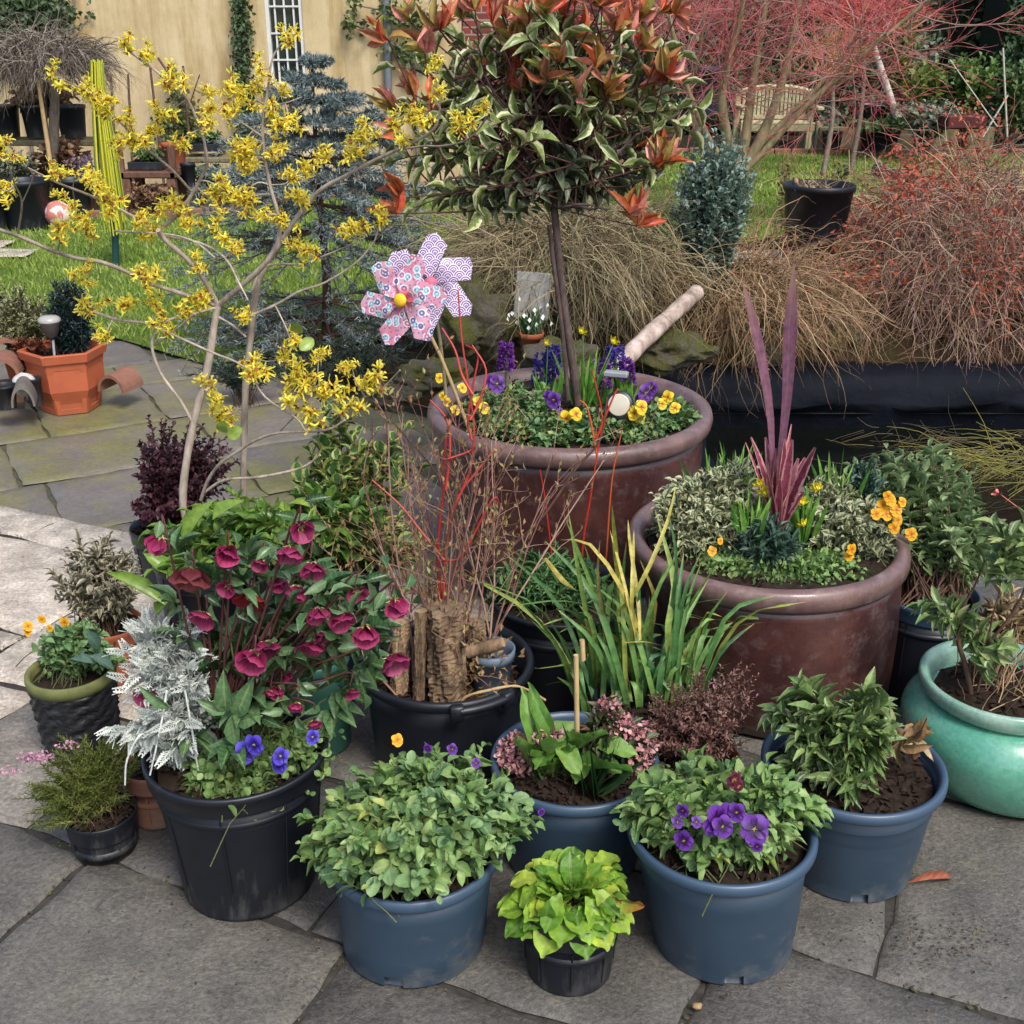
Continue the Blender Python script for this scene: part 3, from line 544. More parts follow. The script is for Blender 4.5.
lb = MB(); ctr = P(968, 285, 6.25); ok_ = P2[:, 3][(np.linalg.norm((P2[:, 3] - ctr) / [.86, .75, .66], axis=1) > .93) & (P2[:, 3, 1] < 6.4) & (P2[:, 3, 2] > .35)]; cl = ok_[rng.integers(0, len(ok_), 75)]; nl = 4200; cc = cl[rng.integers(0, 75, nl)] + rng.normal(0, .07, (nl, 3)); inst(lb, TINY, cc, rng.normal(0, 1, (nl, 3)), rng.normal(0, 1, (nl, 3)), .028 * rng.uniform(.6, 1.4, nl), .008); lb.build('leaves', m_lf_rust, t)
# left side weeping standard with umbrella crown
c = P(42, 62, 11.4); t, P2 = twigmound('weeping_standard', 'grey umbrella shaped weeping tree with bare twigs in front of the yellow wall', 'weeping tree', c, (.58, .5, .24), 900, m_tw_grey, (.15, .42), .005, .2, nch=2, zmin=-.25)
tb = MB(); tube1(tb, [P(53, 172, 11.4), P(54, 120, 11.4), P(55, 90, 11.4), P(50, 66, 11.4)], .05, .04, 8, 4, .2); tb.build('trunk', m_bark, t)
# ================================================================ back of the garden
m, nt = mat('yellow_render'); n1 = noise(nt, .9, 6, .65); n2 = noise(nt, 12, 4, .7)
t_ = N(nt, 'ShaderNodeTexCoord'); mp = N(nt, 'ShaderNodeMapping', {0: t_.outputs['Object'], 'Scale': (2.5, 1, .35)}); n3 = N(nt, 'ShaderNodeTexNoise', {'Vector': mp.outputs[0], 'Scale': 1.6, 'Detail': 6, 'Roughness': .7}).outputs[0]
c = mix(nt, ramp(nt, n1, [(.3, 0.), (.7, 1.)]), (.44, .345, .19), (.60, .49, .31)); c = mix(nt, ramp(nt, n3, [(.45, 0.), (.65, .75)]), c, (.30, .20, .07)); c = mix(nt, .5, c, ramp(nt, n2, [(.3, (.85, .85, .85)), (.7, (1.1, 1.1, 1.1))]), 'MULTIPLY'); finish(nt, c, .9, .15, bump=n2, bs=.2, bd=.01); m_render = m
WY = 13.6
hw = thing('house_wall', 'yellow rendered house wall with a barred window at the back of the garden', 'wall', (-4, WY, 0))
wx0, wx1 = P(267, 40, WY)[0], P(304, 40, WY)[0]; wz0 = P(285, 86, WY)[2]; wz1 = wz0 + 1.35; xr = P(461, 40, WY)[0]
mb = MB()
for x0, x1, z0, z1 in ((-11, wx0, -.1, 3.6), (wx1, xr, -.1, 3.6), (wx0, wx1, -.1, wz0), (wx0, wx1, wz1, 3.6)): box(mb, ((x0 + x1) / 2, WY + .15, (z0 + z1) / 2), (x1 - x0, .3, z1 - z0))
mb.build('wall', m_render, hw, smooth=False)
mb = MB(); cx = (wx0 + wx1) / 2; ww_ = wx1 - wx0; fy = WY + .05
for x in (wx0 + .02, wx1 - .02): box(mb, (x, fy, (wz0 + wz1) / 2), (.04, .06, wz1 - wz0))
for z in (wz0 + .022, wz1 - .022): box(mb, (cx, fy, z), (ww_ - .08, .06, .04))
wn = mb.build('window', m_white, hw, smooth=False)
mb = MB()
for f in (.25, .5, .75): box(mb, (wx0 + ww_ * f, fy, (wz0 + wz1) / 2), (.018, .03, wz1 - wz0 - .085))
for k in range(1, 5): box(mb, (cx, fy - .018, wz0 + k * .27), (ww_ - .085, .02, .018))
mb.build('glazing_bars', m_white, wn, smooth=False)
m, nt = mat('window_glass'); finish(nt, (.02, .03, .025), .08, .6); mb = MB(); box(mb, (cx, fy + .03, (wz0 + wz1) / 2), (ww_ - .09, .01, wz1 - wz0 - .09)); mb.build('pane', m, wn, smooth=False)
mb = MB(); rm = MB(); box(mb, (wx0 + ww_ * .5, WY - .04, wz0 - .02), (ww_ + .14, .12, .04)); mb.build('sill', plainmat('sill', (.5, .45, .36)), wn, smooth=False)
m, nt = mat('red_brick'); t_ = N(nt, 'ShaderNodeTexCoord'); mp = N(nt, 'ShaderNodeMapping', {0: t_.outputs['Object'], 'Rotation': (math.pi / 2, 0, 0)})
bt = N(nt, 'ShaderNodeTexBrick', {'Vector': mp.outputs[0], 'Color1': c4((.20, .05, .04)), 'Color2': c4((.13, .035, .03)), 'Mortar': c4((.25, .2, .17)), 'Scale': 1.0, 'Mortar Size': .008, 'Brick Width': .225, 'Row Height': .075}); finish(nt, bt.outputs[0], .85, .2)
mb = MB(); box(mb, (xr + .32, WY + .4, 1.6), (.62, .3, 3.4)); tag(mb.build('brick_wall', m, smooth=False), 'dark red brick wall end beside the yellow render', 'wall')
# wall climbers
m_ivy = leafmat('ivy_leaf', [(.010, .026, .010), (.028, .06, .022), (.06, .10, .04)], vein=.1, tr=.1)
m_ivy2 = leafmat('climber_leaf', [(.035, .06, .015), (.08, .11, .03), (.14, .15, .06)], vein=.1, tr=.2)
def climber(name, label, pxs, n, mt, ls, thick=.12, cat='climber', stem=True):
    """pxs: list of (x,y,rx,ry) patches on the wall plane"""
    c0 = P(pxs[0][0], pxs[0][1], WY - .15); t = thing(name, label, cat, (c0[0], WY - .1, 0)); mb = MB(); w = np.array([a[2] * a[3] for a in pxs], float); w /= w.sum(); sc = S(WY, 1.4)
    for (x, y, rx, ry), f in zip(pxs, w):
        k = max(8, int(n * f)); c = P(x, y, WY - .12); o = rng.normal(0, .5, (k, 3)) * [rx / sc, thick, ry / sc]; p = c + o; inst(mb, OV if ls > .06 else TINY, p, rng.normal(0, .7, (k, 3)) + [0, -.3, -.3], rng.normal(0, .5, (k, 3)) + [0, -1, .3], ls * rng.uniform(.6, 1.3, k), ls * .4)
    mb.build('leaves', mt, t)
    if stem:
        sb = MB(); ys = sorted(pxs, key=lambda a: -a[1]); pts = [P(ys[0][0], ys[0][1] + ys[0][3] * .9, WY - .08)] + [P(a[0] + rng.normal(0, 2), a[1], WY - .08) for a in ys]
        base = pts[0].copy(); base[2] = -.05; tube1(sb, [base] + pts, .022, .008, 5, 3, .3); sb.build('stem', m_bark, t)
climber('ivy', 'dark ivy mass hanging over the top left corner of the yellow wall', [(10, 5, 40, 26), (35, 8, 38, 24), (58, 10, 18, 22), (15, 28, 30, 16), (-30, 10, 50, 40)], 3200, m_ivy, .06, .25)
climber('ivy', 'narrow dark ivy column climbing the yellow wall left of the window', [(241, 5, 8, 14), (242, 30, 10, 18), (243, 60, 10, 22), (246, 95, 11, 24), (248, 130, 14, 22), (238, 20, 5, 30)], 1300, m_ivy, .05)
climber('wall_climber', 'loose green climber against the yellow wall right of the window', [(352, 22, 11, 10), (355, 5, 9, 7), (366, 30, 6, 6), (388, 12, 14, 8), (405, 15, 22, 15), (430, 20, 14, 16), (400, 50, 20, 12), (415, 60, 15, 14)], 520, m_ivy2, .06)
climber('wall_climber', 'sparse green climber on old stakes left of the ivy column', [(172, 80, 8, 12), (180, 98, 10, 10), (165, 120, 14, 12), (188, 118, 16, 16), (178, 138, 18, 12)], 520, m_ivy2, .055)
mb = MB(); a, b = P(388, 78, WY - .06), P(386, -20, WY - .06); tubes(mb, np.array([[a * [1, 1, 0], a, b, b + [0, 0, 1.2]]]), np.array([[.045] * 4]), 10); tag(mb.build('drain_pipe', plainmat('pipe_grey', (.16, .18, .2), (.12, .13, .15))), 'grey drainpipe running down the yellow wall', 'pipe')
# thin stakes leaning on the wall
for x0, y0, x1, y1, lab in ((130, 115, 128, 74, 'short dark green garden stake against the yellow wall'), (155, 108, 150, 66, 'grey garden stake against the yellow wall left of the climber'), (112, 95, 111, 76, 'stubby brown stake right of the weeping tree crown'), (170, 75, 158, 58, 'brown stake leaning behind the sparse climber'), (186, 100, 183, 66, 'dark stake standing behind the sparse climber')):
    mb = MB(); a, b = P(x0, y0, WY - .4), P(x1, y1, WY - .3); a2_ = a + (a - b) * ((a[2] + .07) / (b[2] - a[2] + 1e-6)); tube1(mb, [a2_, (a2_ + b) / 2, b], .016, .013, 6, 2, .1); tag(mb.build('garden_stake', m_stem_brown), lab, 'stake', 'stakes standing along the yellow wall')
# ---- left border: raised shelf with pots
def pxpot(x, ytop, ybot, w, Y, mt, label, name='plant_pot', cat='plant pot', taper=.78, group=None, n=36):
    """pot seen in the distance: top width w px"""
    s = S(Y, P(x, ybot, Y)[2]); b = P(x, ybot, Y); h = (ybot - ytop) / s / .95; r = w / 2 / s
    t = thing(name, label, cat, b, group); mb = MB(); lathe(mb, [(r * taper, 0), (r * .95, h * .88), (r, h * .89), (r * 1.0, h * .99), (r * .97, h), (r * .93, h * .98), (r * .9, h * .8), (r * taper * .9, .01)], b, n); mb.build('pot_body', mt, t)
    mb = MB(); lathe(mb, [(.001, h * .88), (r * .9, h * .86)], b, 20); mb.build('soil', m_soil, t); return t, b, r, h
mb = MB(); b = P(40, 138, 11.9); box(mb, (b[0] - .25, 11.9, b[2] - .03), (1.9, .45, .05), 0, .008)
for x in (-1.1, -.3, .55): box(mb, (b[0] - .25 + x * .8, 11.9, (b[2] - .06 - .08) / 2), (.09, .4, b[2] - .06 + .08), 0, .008)
tag(mb.build('plant_shelf', m_wood, smooth=False), 'low weathered wooden shelf carrying a row of dark pots', 'shelf')
gp = 'row of dark pots on the wooden shelf'
for x, w, lab in ((8, 30, 'leftmost dark blue pot on the wooden shelf'), (38, 26, 'middle dark pot on the wooden shelf behind the cane'), (74, 30, 'dark blue pot at the right end of the wooden shelf')): pxpot(x, 108, 137, w, 11.85, m_black, lab, group=gp)
_t, _b, _r, _h = pxpot(30, 183, 226, 50, 10.35, m_blackdirty, 'big grey black tub on the ground at the far left of the lawn', taper=.85)
pxpot(76, 181, 212, 36, 10.9, m_black, 'smaller black pot behind the witch hazel branch left of the clothes dryer')
pxpot(-6, 196, 228, 34, 10.2, m_black, 'black pot cut by the left edge of the picture beside the lawn')
m_dry = leafmat('dry_bracts', [(.10, .05, .03), (.22, .12, .07), (.30, .20, .10)], vein=0, tr=.2)
m_gr_mid = leafmat('mid_green', [(.025, .06, .02), (.06, .12, .035), (.11, .17, .06)], vein=.1, tr=.25)
m_gr_yel = leafmat('yellow_green', [(.09, .14, .02), (.18, .24, .04), (.28, .30, .07)], vein=.1, tr=.3)
m_gr_blue = leafmat('blue_green', [(.03, .07, .05), (.06, .12, .09), (.10, .17, .13)], vein=.05, tr=.2)
m_gr_grey = leafmat('grey_green', [(.08, .10, .07), (.16, .19, .13), (.24, .25, .18)], vein=.05, tr=.2)
def shrub(name, label, x, y, rx, ry, Y, mt, ls=.05, n=60, per=12, cat='shrub', base=None, tpl=OV, sm=None, aspect=.4, zmin=-.3, group=None, lv=.3, t0=.35, **kw):
    s = S(Y, .6); c = P(x, y, Y); b = np.array([c[0], Y, base if base is not None else c[2] - ry / s * .95]); t = thing(name, label, cat, b, group)
    tips = dome(c, (rx / s, rx / s * .8, ry / s), n, zmin); grow(t, b, tips, tpl, ls, ls * aspect, per, mt, sm or m_stem_brown, r=.006 * ry / s + .0012, t0=t0, lv=lv, jb=.03, **kw); return t
shrub('dry_plant', 'dead brown plant drooping under the grey weeping tree', 45, 95, 42, 18, 12.1, m_dry, .09, 50, 10, base=.75)
shrub('dry_plant', 'dead buff coloured grasses below the shelf of dark pots', 60, 160, 30, 20, 11.5, m_dry, .09, 60, 10, base=0)
shrub('low_shrub', 'small grey green shrub below the shelf at the far left', 15, 165, 24, 16, 11.3, m_gr_grey, .06, 50, 10, base=0)
shrub('low_shrub', 'purple grey heather like plant behind the yellow clothes dryer', 85, 165, 20, 12, 11.2, leafmat('mauve', [(.12, .08, .12), (.25, .18, .25)], vein=0), .04, 40, 10, base=0)
mb = MB(); tube1(mb, [P(50, 160, 11.1), P(44, 120, 11.1), P(38, 80, 11.1)], .022, .018, 6); tag(mb.build('wooden_stake', m_cane), 'pale bare stake leaning under the grey weeping tree', 'stake')
# trellis-free table with seed trays
tb = thing('staging_table', 'low reddish brown wooden table with seed trays in front of the yellow wall', 'table', P(152, 205, 11.3)); z0 = P(150, 172, 11.3)[2]; xa, xb = P(127, 172, 11.3)[0], P(182, 172, 11.3)[0]
mb = MB(); box(mb, ((xa + xb) / 2, 11.3, z0), (xb - xa, .5, .06), 0, .01); mb.build('table_top', m_woodbrown, tb, smooth=False)
for x in (xa + .05, xb - .05):
    for y in (11.1, 11.5): mb = MB(); box(mb, (x, y, (z0 - .03 - .08) / 2), (.08, .08, z0 - .03 + .08), 0, .01); mb.build('leg', m_woodbrown, tb, smooth=False)
for x in (xa + .02, xb - .02): mb = MB(); box(mb, (x, 11.08, z0 + .12), (.06, .06, .3), 0, .01); mb.build('post', m_woodbrown, tb, smooth=False)
def tray(x, y, w, Y, lab, mt=m_black, plants=True):
    c = P(x, y, Y); s = S(Y, .8); W_ = w / s; t = thing('seed_tray', lab, 'seed tray', c); mb = MB()
    for dx, dy, sx, sy in ((0, -.15, W_, .02), (0, .15, W_, .02), (-W_ / 2 + .01, 0, .02, .28), (W_ / 2 - .01, 0, .02, .28)): box(mb, c + [dx, dy, .035], (sx, sy, .07), 0, .003)
    mb.build('tray', mt, t, smooth=False); mb = MB(); box(mb, c + [0, 0, .03], (W_ - .045, .27, .04)); mb.build('soil', m_soil, t, smooth=False)
    if plants: pl = thing('seedlings', 'young plants growing in the ' + lab.replace('black seed tray', 'seed tray'), 'seedlings', c + [0, 0, .05]); grow(pl, c + [0, 0, .04], c + [0, 0, .13] + rng.uniform(-1, 1, (50, 3)) * [W_ * .42, .1, .03], TINY, .05, .02, 6, m_gr_mid, m_stem_green, jb=.0, r=.002)
tray(150, 168, 34, 11.3, 'black seed tray on the brown wooden table')
tray(207, 150, 34, 11.8, 'black seed tray to the right of the orange pots')
mb = MB(); c = P(207, 158, 11.8); box(mb, c + [0, 0, .0], (.75, .4, .05), 0, .01)
for dx in (-.3, .3): box(mb, (c[0] + dx, c[1], (c[2] - .03 - .08) / 2), (.07, .3, c[2] - .025 + .08), 0, .01)
tag(mb.build('staging_bench', m_wood, smooth=False), 'small old wooden bench under the right hand seed tray', 'bench')
pxpot(177, 146, 178, 24, 11.6, m_terra, 'orange terracotta pot standing at the end of the brown table')
pxpot(168, 148, 170, 14, 11.9, m_terra, 'smaller orange terracotta pot behind the larger one at the table end')
pxpot(190, 165, 188, 15, 11.3, m_black, 'small black pot below the orange pots', taper=.7)
shrub('low_shrub', 'low dry brown plants in front of the wooden table', 150, 192, 30, 10, 11.0, m_dry, .05, 40, 8, base=0)
shrub('low_shrub', 'low green plant under the right hand seed tray', 210, 175, 22, 14, 11.4, m_gr_mid, .05, 40, 9, base=0)
# ball
mb = MB(); c = P(58, 214, 10.35); lathe(mb, [(.001, -.115)] + [(.115 * math.sin(a), -.115 * math.cos(a)) for a in np.linspace(.15, 3.0, 16)] + [(.001, .115)], c, 28)
m, nt = mat('ball_pattern'); n1 = noise(nt, 14, 2, .5); finish(nt, mix(nt, ramp(nt, n1, [(.50, 0.), (.52, 1.)]), (.62, .50, .48), (.45, .16, .13)), .35); tag(mb.build('ball', m), 'pale pink patterned ball lying by the lawn edge', 'ball')
# folded rotary clothes dryer with yellow lines
cd = thing('clothes_dryer', 'folded rotary clothes dryer with hanging yellow lines standing on the lawn', 'clothes dryer', G(115, 268, -.05)); YB = G(115, 268, -.05)[1]
mb = MB(); tubes(mb, np.array([[P(116, 268, YB), P(115, 235, YB), P(113, 208, YB)]]), np.array([[.026, .026, .03]]), 12); mb.build('ground_socket', plainmat('green_plastic', (.006, .05, .045), (.004, .035, .03)), cd)
mb = MB(); tubes(mb, np.array([[P(113, 208, YB), P(107, 140, YB), P(98, 62, YB)]]), np.array([[.018, .018, .018]]), 10); mb.build('pole', plainmat('pole_grey', (.10, .16, .12), (.07, .1, .08)), cd)
for dx in (-6, 6, 0):
    mb = MB(); tubes(mb, np.array([[P(110 + dx * 1.6, 190, YB), P(103 + dx, 120, YB), P(97 + dx * .5, 62, YB)]]) + [0, (.05 if dx == 0 else -.02), 0], np.array([[.009] * 3]), 6); mb.build('arm', plainmat('arm_green', (.03, .07, .05), (.02, .05, .04)), cd)
mb = MB(); n = 46; a = rng.uniform(0, TAU, n); r = rng.uniform(.4, 1, n)
Pt = np.zeros((n, 7, 3))
for i, (yy, xx, w) in enumerate([(62, 97, 7), (85, 98, 8), (110, 101, 9.5), (135, 104, 12), (160, 107, 14), (185, 110, 15), (212, 114, 15)]):
    s = S(YB, .8); Pt[:, i] = P(xx, yy, YB) + np.stack([np.cos(a) * r * w / s, np.sin(a) * r * w / s, rng.normal(0, .01, n) - (0 if i < 6 else rng.uniform(-.05, .18, n))], 1)
tubes(mb, Pt, np.full((n, 7), .0062), 4); mb.build('lines', rampmat('yellow_line', [(.42, .40, .02), (.62, .58, .03), (.16, .22, .04), (.55, .55, .06)], .5), cd)
# ================================================================ spruce
m_spr = leafmat('spruce_needle', [(.085, .12, .115), (.18, .235, .225), (.32, .38, .37)], vein=0, tr=.1, rough=.6)
sb = G(326, 345, -.05); SY = sb[1]; sp_ = thing('blue_spruce', 'small blue spruce with layered branches on the edge of the lawn', 'spruce', sb)
mb = MB(); tube1(mb, [sb, P(327, 300, SY), P(325, 260, SY), P(320, 200, SY), P(315, 130, SY), P(312, 66, SY)], .032, .006, 8, 4, .15); mb.build('trunk', m_stem_brown, sp_)
nd = MB(); bb = MB(); ndp = []; ndd = []
tiers = [(66, 12, 6, .5), (85, 24, 8, .3), (104, 44, 10, .25), (122, 66, 13, .12), (140, 62, 12, .05), (160, 92, 15, 0), (182, 100, 15, -.05), (205, 108, 15, -.1), (228, 118, 14, -.2), (300, 130, 10, -.1), (318, 135, 14, -.12), (335, 140, 14, -.15), (350, 120, 12, -.18)]
for y, rp, nb, el in tiers:
    s = S(SY, .8); L0 = rp / s; c = P(316 + (y - 60) * .035, y, SY)
    a = np.arange(nb) * TAU / nb + rng.uniform(0, TAU); d = np.stack([np.cos(a), np.sin(a), np.full(nb, el)], 1) + rng.normal(0, .06, (nb, 3)); Ls = L0 * rng.uniform(.75, 1.05, nb)
    Pt, Rr, D = branch(np.repeat(c[None], nb, 0), d, Ls, np.full(nb, .007), 7, .05, .02); tubes(bb, Pt, Rr, 4)
    s2, d2, l2, r2 = fork(Pt, Rr, D, 12, .2, .4, .38, Ls); d2 = d2 * [1, 1, .35]; P2, R2, D2 = branch(s2, d2, l2, r2, 5, .06, .03); tubes(bb, P2, R2, 3)
    for Q_, k in ((Pt, 26), (P2, 10)):
        m_ = len(Q_); ti = rng.uniform(.25 if k == 26 else .05, 1, (m_, k)) * (Q_.shape[1] - 1); i = np.minimum(ti.astype(int), Q_.shape[1] - 2); f = (ti - i)[..., None]; ar = np.arange(m_)[:, None]
        pp = Q_[ar, i] * (1 - f) + Q_[ar, i + 1] * f; tt = nrm(Q_[ar, i + 1] - Q_[ar, i])
        for rep in range(3): ndp.append(pp.reshape(-1, 3)); ndd.append((tt + rng.normal(0, .75, tt.shape) + [0, 0, .25]).reshape(-1, 3))
bb.build('branches', m_stem_brown, sp_); ndp = np.concatenate(ndp); ndd = np.concatenate(ndd); inst(nd, NEED, ndp, ndd, rng.normal(0, 1, ndp.shape), rng.uniform(.022, .038, len(ndp)), .0038); nd.build('needles', m_spr, sp_)
# low dark juniper in front of spruce, fills towards the pots
shrub('juniper', 'low dark juniper spreading below the blue spruce', 350, 362, 92, 26, 5.6, leafmat('juniper_leaf', [(.015, .03, .022), (.035, .06, .045), (.06, .09, .07)], vein=0), .03, 130, 22, tpl=NEED, aspect=.12, base=-.06, sag=.3)
shrub('juniper', 'dark blue green juniper sprawling onto the path', 240, 372, 60, 14, 5.3, bpy.data.materials['juniper_leaf'], .03, 60, 22, tpl=NEED, aspect=.12, base=-.06, sag=.3)
shrub('low_shrub', 'low olive green plant between the spruce and the mossy boulder', 440, 268, 46, 40, 6.0, leafmat('olive_leaf', [(.07, .07, .02), (.14, .13, .05), (.2, .19, .09)], vein=0), .045, 90, 12, base=0, aspect=.25)
# teal shrub
m_teal = leafmat('teal_leaf', [(.08, .14, .11), (.16, .25, .20), (.28, .38, .33)], vein=.05, tr=.2)
shrub('eucalyptus_shrub', 'rounded blue green shrub with tiny leaves in front of the red stemmed maple', 714, 190, 43, 62, 5.5, m_teal, .032, 360, 24, base=.35, cat='shrub', zmin=-.8, t0=.2, clump=.6)
# ================================================================ far red maple with many stems
mp_ = thing('red_maple', 'multi stemmed coral bark maple with a haze of pink red twigs', 'maple', P(738, 172, 10.2)); b0 = P(738, 172, 10.2)
stems = [[(738, 172), (745, 140), (752, 90), (760, 40), (768, -15), (772, -60)], [(736, 172), (728, 140), (722, 100), (730, 55), (742, 10), (748, -50)], [(742, 172), (760, 140), (778, 95), (790, 50), (800, 0), (815, -50)],
         [(742, 172), (765, 150), (800, 112), (835, 80), (870, 48), (905, 20), (940, -10)], [(734, 172), (715, 150), (700, 120), (685, 80), (672, 30), (660, -20)], [(740, 172), (755, 150), (785, 120), (810, 95), (840, 60), (860, 20)], [(730, 172), (712, 158), (696, 128), (690, 95), (700, 50), (705, 0)]]
tb = MB(); SP_ = []; 
for i, st in enumerate(stems):
    yo = rng.uniform(-.5, .5); pts = [P(x, y, 10.2 + yo * j / 5) for j, (x, y) in enumerate(st)]; q = tube1(tb, pts, .055 if i < 3 else .034, .012, 8, 4, .15, rnd=.6); SP_.append(q[9:])
tb.build('trunk', barkmat('maple_bark', (.15, .12, .06), (.34, .27, .16), 20), mp_)
SPp = np.concatenate(SP_); n = 225; st = SPp[rng.integers(0, len(SPp), n)]; d = rng.normal(0, .7, (n, 3)) + [.1, 0, .45]
tw = MB(); Pt, Rr, D = branch(st, d, rng.uniform(.35, .95, n), np.full(n, .007), 6, .13, .0); tubes(tw, Pt, Rr, 3, rnd=rng.uniform(0, .5, n)); 
s2, d2, l2, r2 = fork(Pt, Rr, D, 6, .15, .4, .55, np.full(n, .6)); P2, R2, D2 = branch(s2, d2, l2, r2 * 1.0, 5, .12, -.02); tubes(tw, P2, R2, 3, rnd=rng.uniform(.2, 1, len(P2)))
s3, d3, l3, r3 = fork(P2, R2, D2, 2, .2, .35, .5, np.full(len(P2), .4)); P3, R3, D3 = branch(s3, d3, l3, np.maximum(r3, .0022), 4, .1, -.02); tubes(tw, P3, R3, 3, rnd=rng.uniform(.4, 1, len(P3)))
tw.build('twigs', rampmat('coral_twigs', [(.20, .15, .11), (.34, .22, .18), (.52, .07, .08), (.60, .20, .20)], .6), mp_)
# further red twigs behind
def twighaze(name, label, x, y, rx, ry, Y, cols, n=500, L=(.4, .8), cat='shrub', base=0.0, r=.006):
    s = S(Y, 1.2); c = P(x, y, Y); t = thing(name, label, cat, (c[0], Y, base)); tips = dome(c, (rx / s, rx / s * .5, ry / s), n, -.3, .5); zt = c[2] - ry / s * 1.1; cv = stemcurves((c[0], Y, zt), tips, 8, .1, .12, .03); mb = MB(); tk = MB(); tube1(tk, [(c[0], Y, base - .07), (c[0] + .05, Y, zt * .5), (c[0], Y, zt), (c[0] - .05, Y, zt + .3)], .035, .015, 7, 3); tk.build('trunk', m_bark, t); tubes(mb, cv, np.linspace(r * 2, r * .6, 8)[None], 3)
    s2, d2, l2, r2 = fork(cv, np.broadcast_to(np.linspace(r * 2, r * .6, 8), (n, 8)), None, 5, .45, .45, 1, rng.uniform(*L, n)); P2, R2, D2 = branch(s2, d2, l2 * .6, np.full(len(s2), r * .5), 5, .13, -.02); tubes(mb, P2, R2, 3); mb.build('twigs', rampmat(name + '_twigs', cols, .6), t); return t, P2
t, P2 = twighaze('red_shrub', 'dense haze of crimson twigs behind the coral bark maple', 620, 5, 150, 40, 15.5, [(.12, .06, .05), (.38, .06, .07), (.52, .14, .14)], 230)
t, P2 = twighaze('red_dogwood', 'bright red twigged dogwood in the top right border', 868, 12, 66, 24, 14.5, [(.22, .03, .03), (.45, .06, .05), (.55, .14, .09)], 150, (.25, .5))
t, P2 = twighaze('orange_shrub', 'orange and yellow twigged shrub under the red dogwood', 835, 50, 44, 20, 14.0, [(.30, .14, .05), (.45, .3, .08), (.3, .1, .05)], 90, (.2, .4))
# hedge
m_hedge = leafmat('hedge_leaf', [(.015, .04, .015), (.035, .08, .03), (.07, .13, .05)], vein=0, tr=.1)
def hedge(x0, x1, Y, z1, n, lab, dep=.9):
    t = thing('hedge', lab, 'hedge', ((x0 + x1) / 2, Y, -.07)); mb = MB(); nx = 40; V = []
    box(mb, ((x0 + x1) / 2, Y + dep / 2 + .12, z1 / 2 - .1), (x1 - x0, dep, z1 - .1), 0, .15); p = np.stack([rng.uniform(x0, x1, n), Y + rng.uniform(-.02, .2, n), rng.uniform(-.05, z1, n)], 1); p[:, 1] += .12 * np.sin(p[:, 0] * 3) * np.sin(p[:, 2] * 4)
    k = n // 5; p[:k, 2] = z1 - .1 + rng.uniform(-.05, .12, k); p[:k, 1] = Y + rng.uniform(0, dep, k)
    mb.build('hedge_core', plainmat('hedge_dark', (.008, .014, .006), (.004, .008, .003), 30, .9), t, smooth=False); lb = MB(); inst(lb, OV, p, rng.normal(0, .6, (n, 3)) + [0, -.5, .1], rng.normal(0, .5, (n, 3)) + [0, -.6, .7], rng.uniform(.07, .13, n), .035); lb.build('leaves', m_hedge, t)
hedge(-2.0, 7.8, 19.5, 3.0, 9000, 'tall dark evergreen hedge behind the bench and maples'); hedge(7.2, 13, 18.2, 3.0, 11000, 'tall clipped dark green hedge in the top right corner')
hedge(-13, -4.6 - 1.2, 15.2, 2.6, 10, 'dark evergreen hedge beyond the left end of the yellow wall')
m_bench = barkmat('bench_wood', (.26, .24, .13), (.42, .39, .24), 20)
# bench
bx0, bx1 = P(736, 130, 16.9)[0], P(816, 130, 16.9)[0]; bn = thing('garden_bench', 'pale weathered wooden slatted garden bench with curved back at the far end of the lawn', 'bench', ((bx0 + bx1) / 2, 16.9, -.07)); zz = lambda y: P(776, y, 16.9)[2]; zs = zz(122); cxb = (bx0 + bx1) / 2; wb = bx1 - bx0
for i, x in enumerate((bx0 + .04, bx1 - .04)):
    mb = MB(); box(mb, (x, 16.6, zz(120) / 2 - .03), (.08, .08, zz(120) + .08), 0, .01); mb.build('leg', m_bench, bn, smooth=False); mb = MB(); box(mb, (x, 17.15, zz(96) / 2 - .03), (.08, .08, zz(96) + .08), 0, .01); mb.build('leg', m_bench, bn, smooth=False)
    mb = MB(); box(mb, (x, 16.87, zz(107)), (.09, .6, .05), 0, .01); mb.build('armrest', m_bench, bn, smooth=False)
mb = MB(); 
for k in range(5): box(mb, (cxb, 16.64 + k * .105, zs), (wb - .18, .085, .03), 0, .006)
box(mb, (cxb, 16.6, zs - .06), (wb - .2, .04, .08), 0, .005); mb.build('seat', m_bench, bn, smooth=False)
mb = MB()
for k in range(17): 
    x = bx0 + .13 + (wb - .26) * k / 16; ht = zz(94) + .09 * (1 - ((x - cxb) / (wb / 2)) ** 2); box(mb, (x, 17.16, (zs + .06 + ht) / 2), (.04, .02, ht - zs - .06), 0, .003)
box(mb, (cxb, 17.16, zs + .05), (wb - .16, .04, .05)); xs = np.linspace(bx0 + .06, bx1 - .06, 12); pts = np.array([(x, 17.165, zz(94) + .09 * (1 - ((x - cxb) / (wb / 2)) ** 2)) for x in xs]); tubes(mb, pts[None], np.full((1, 12), .035), 6); mb.build('backrest', m_bench, bn, smooth=False)
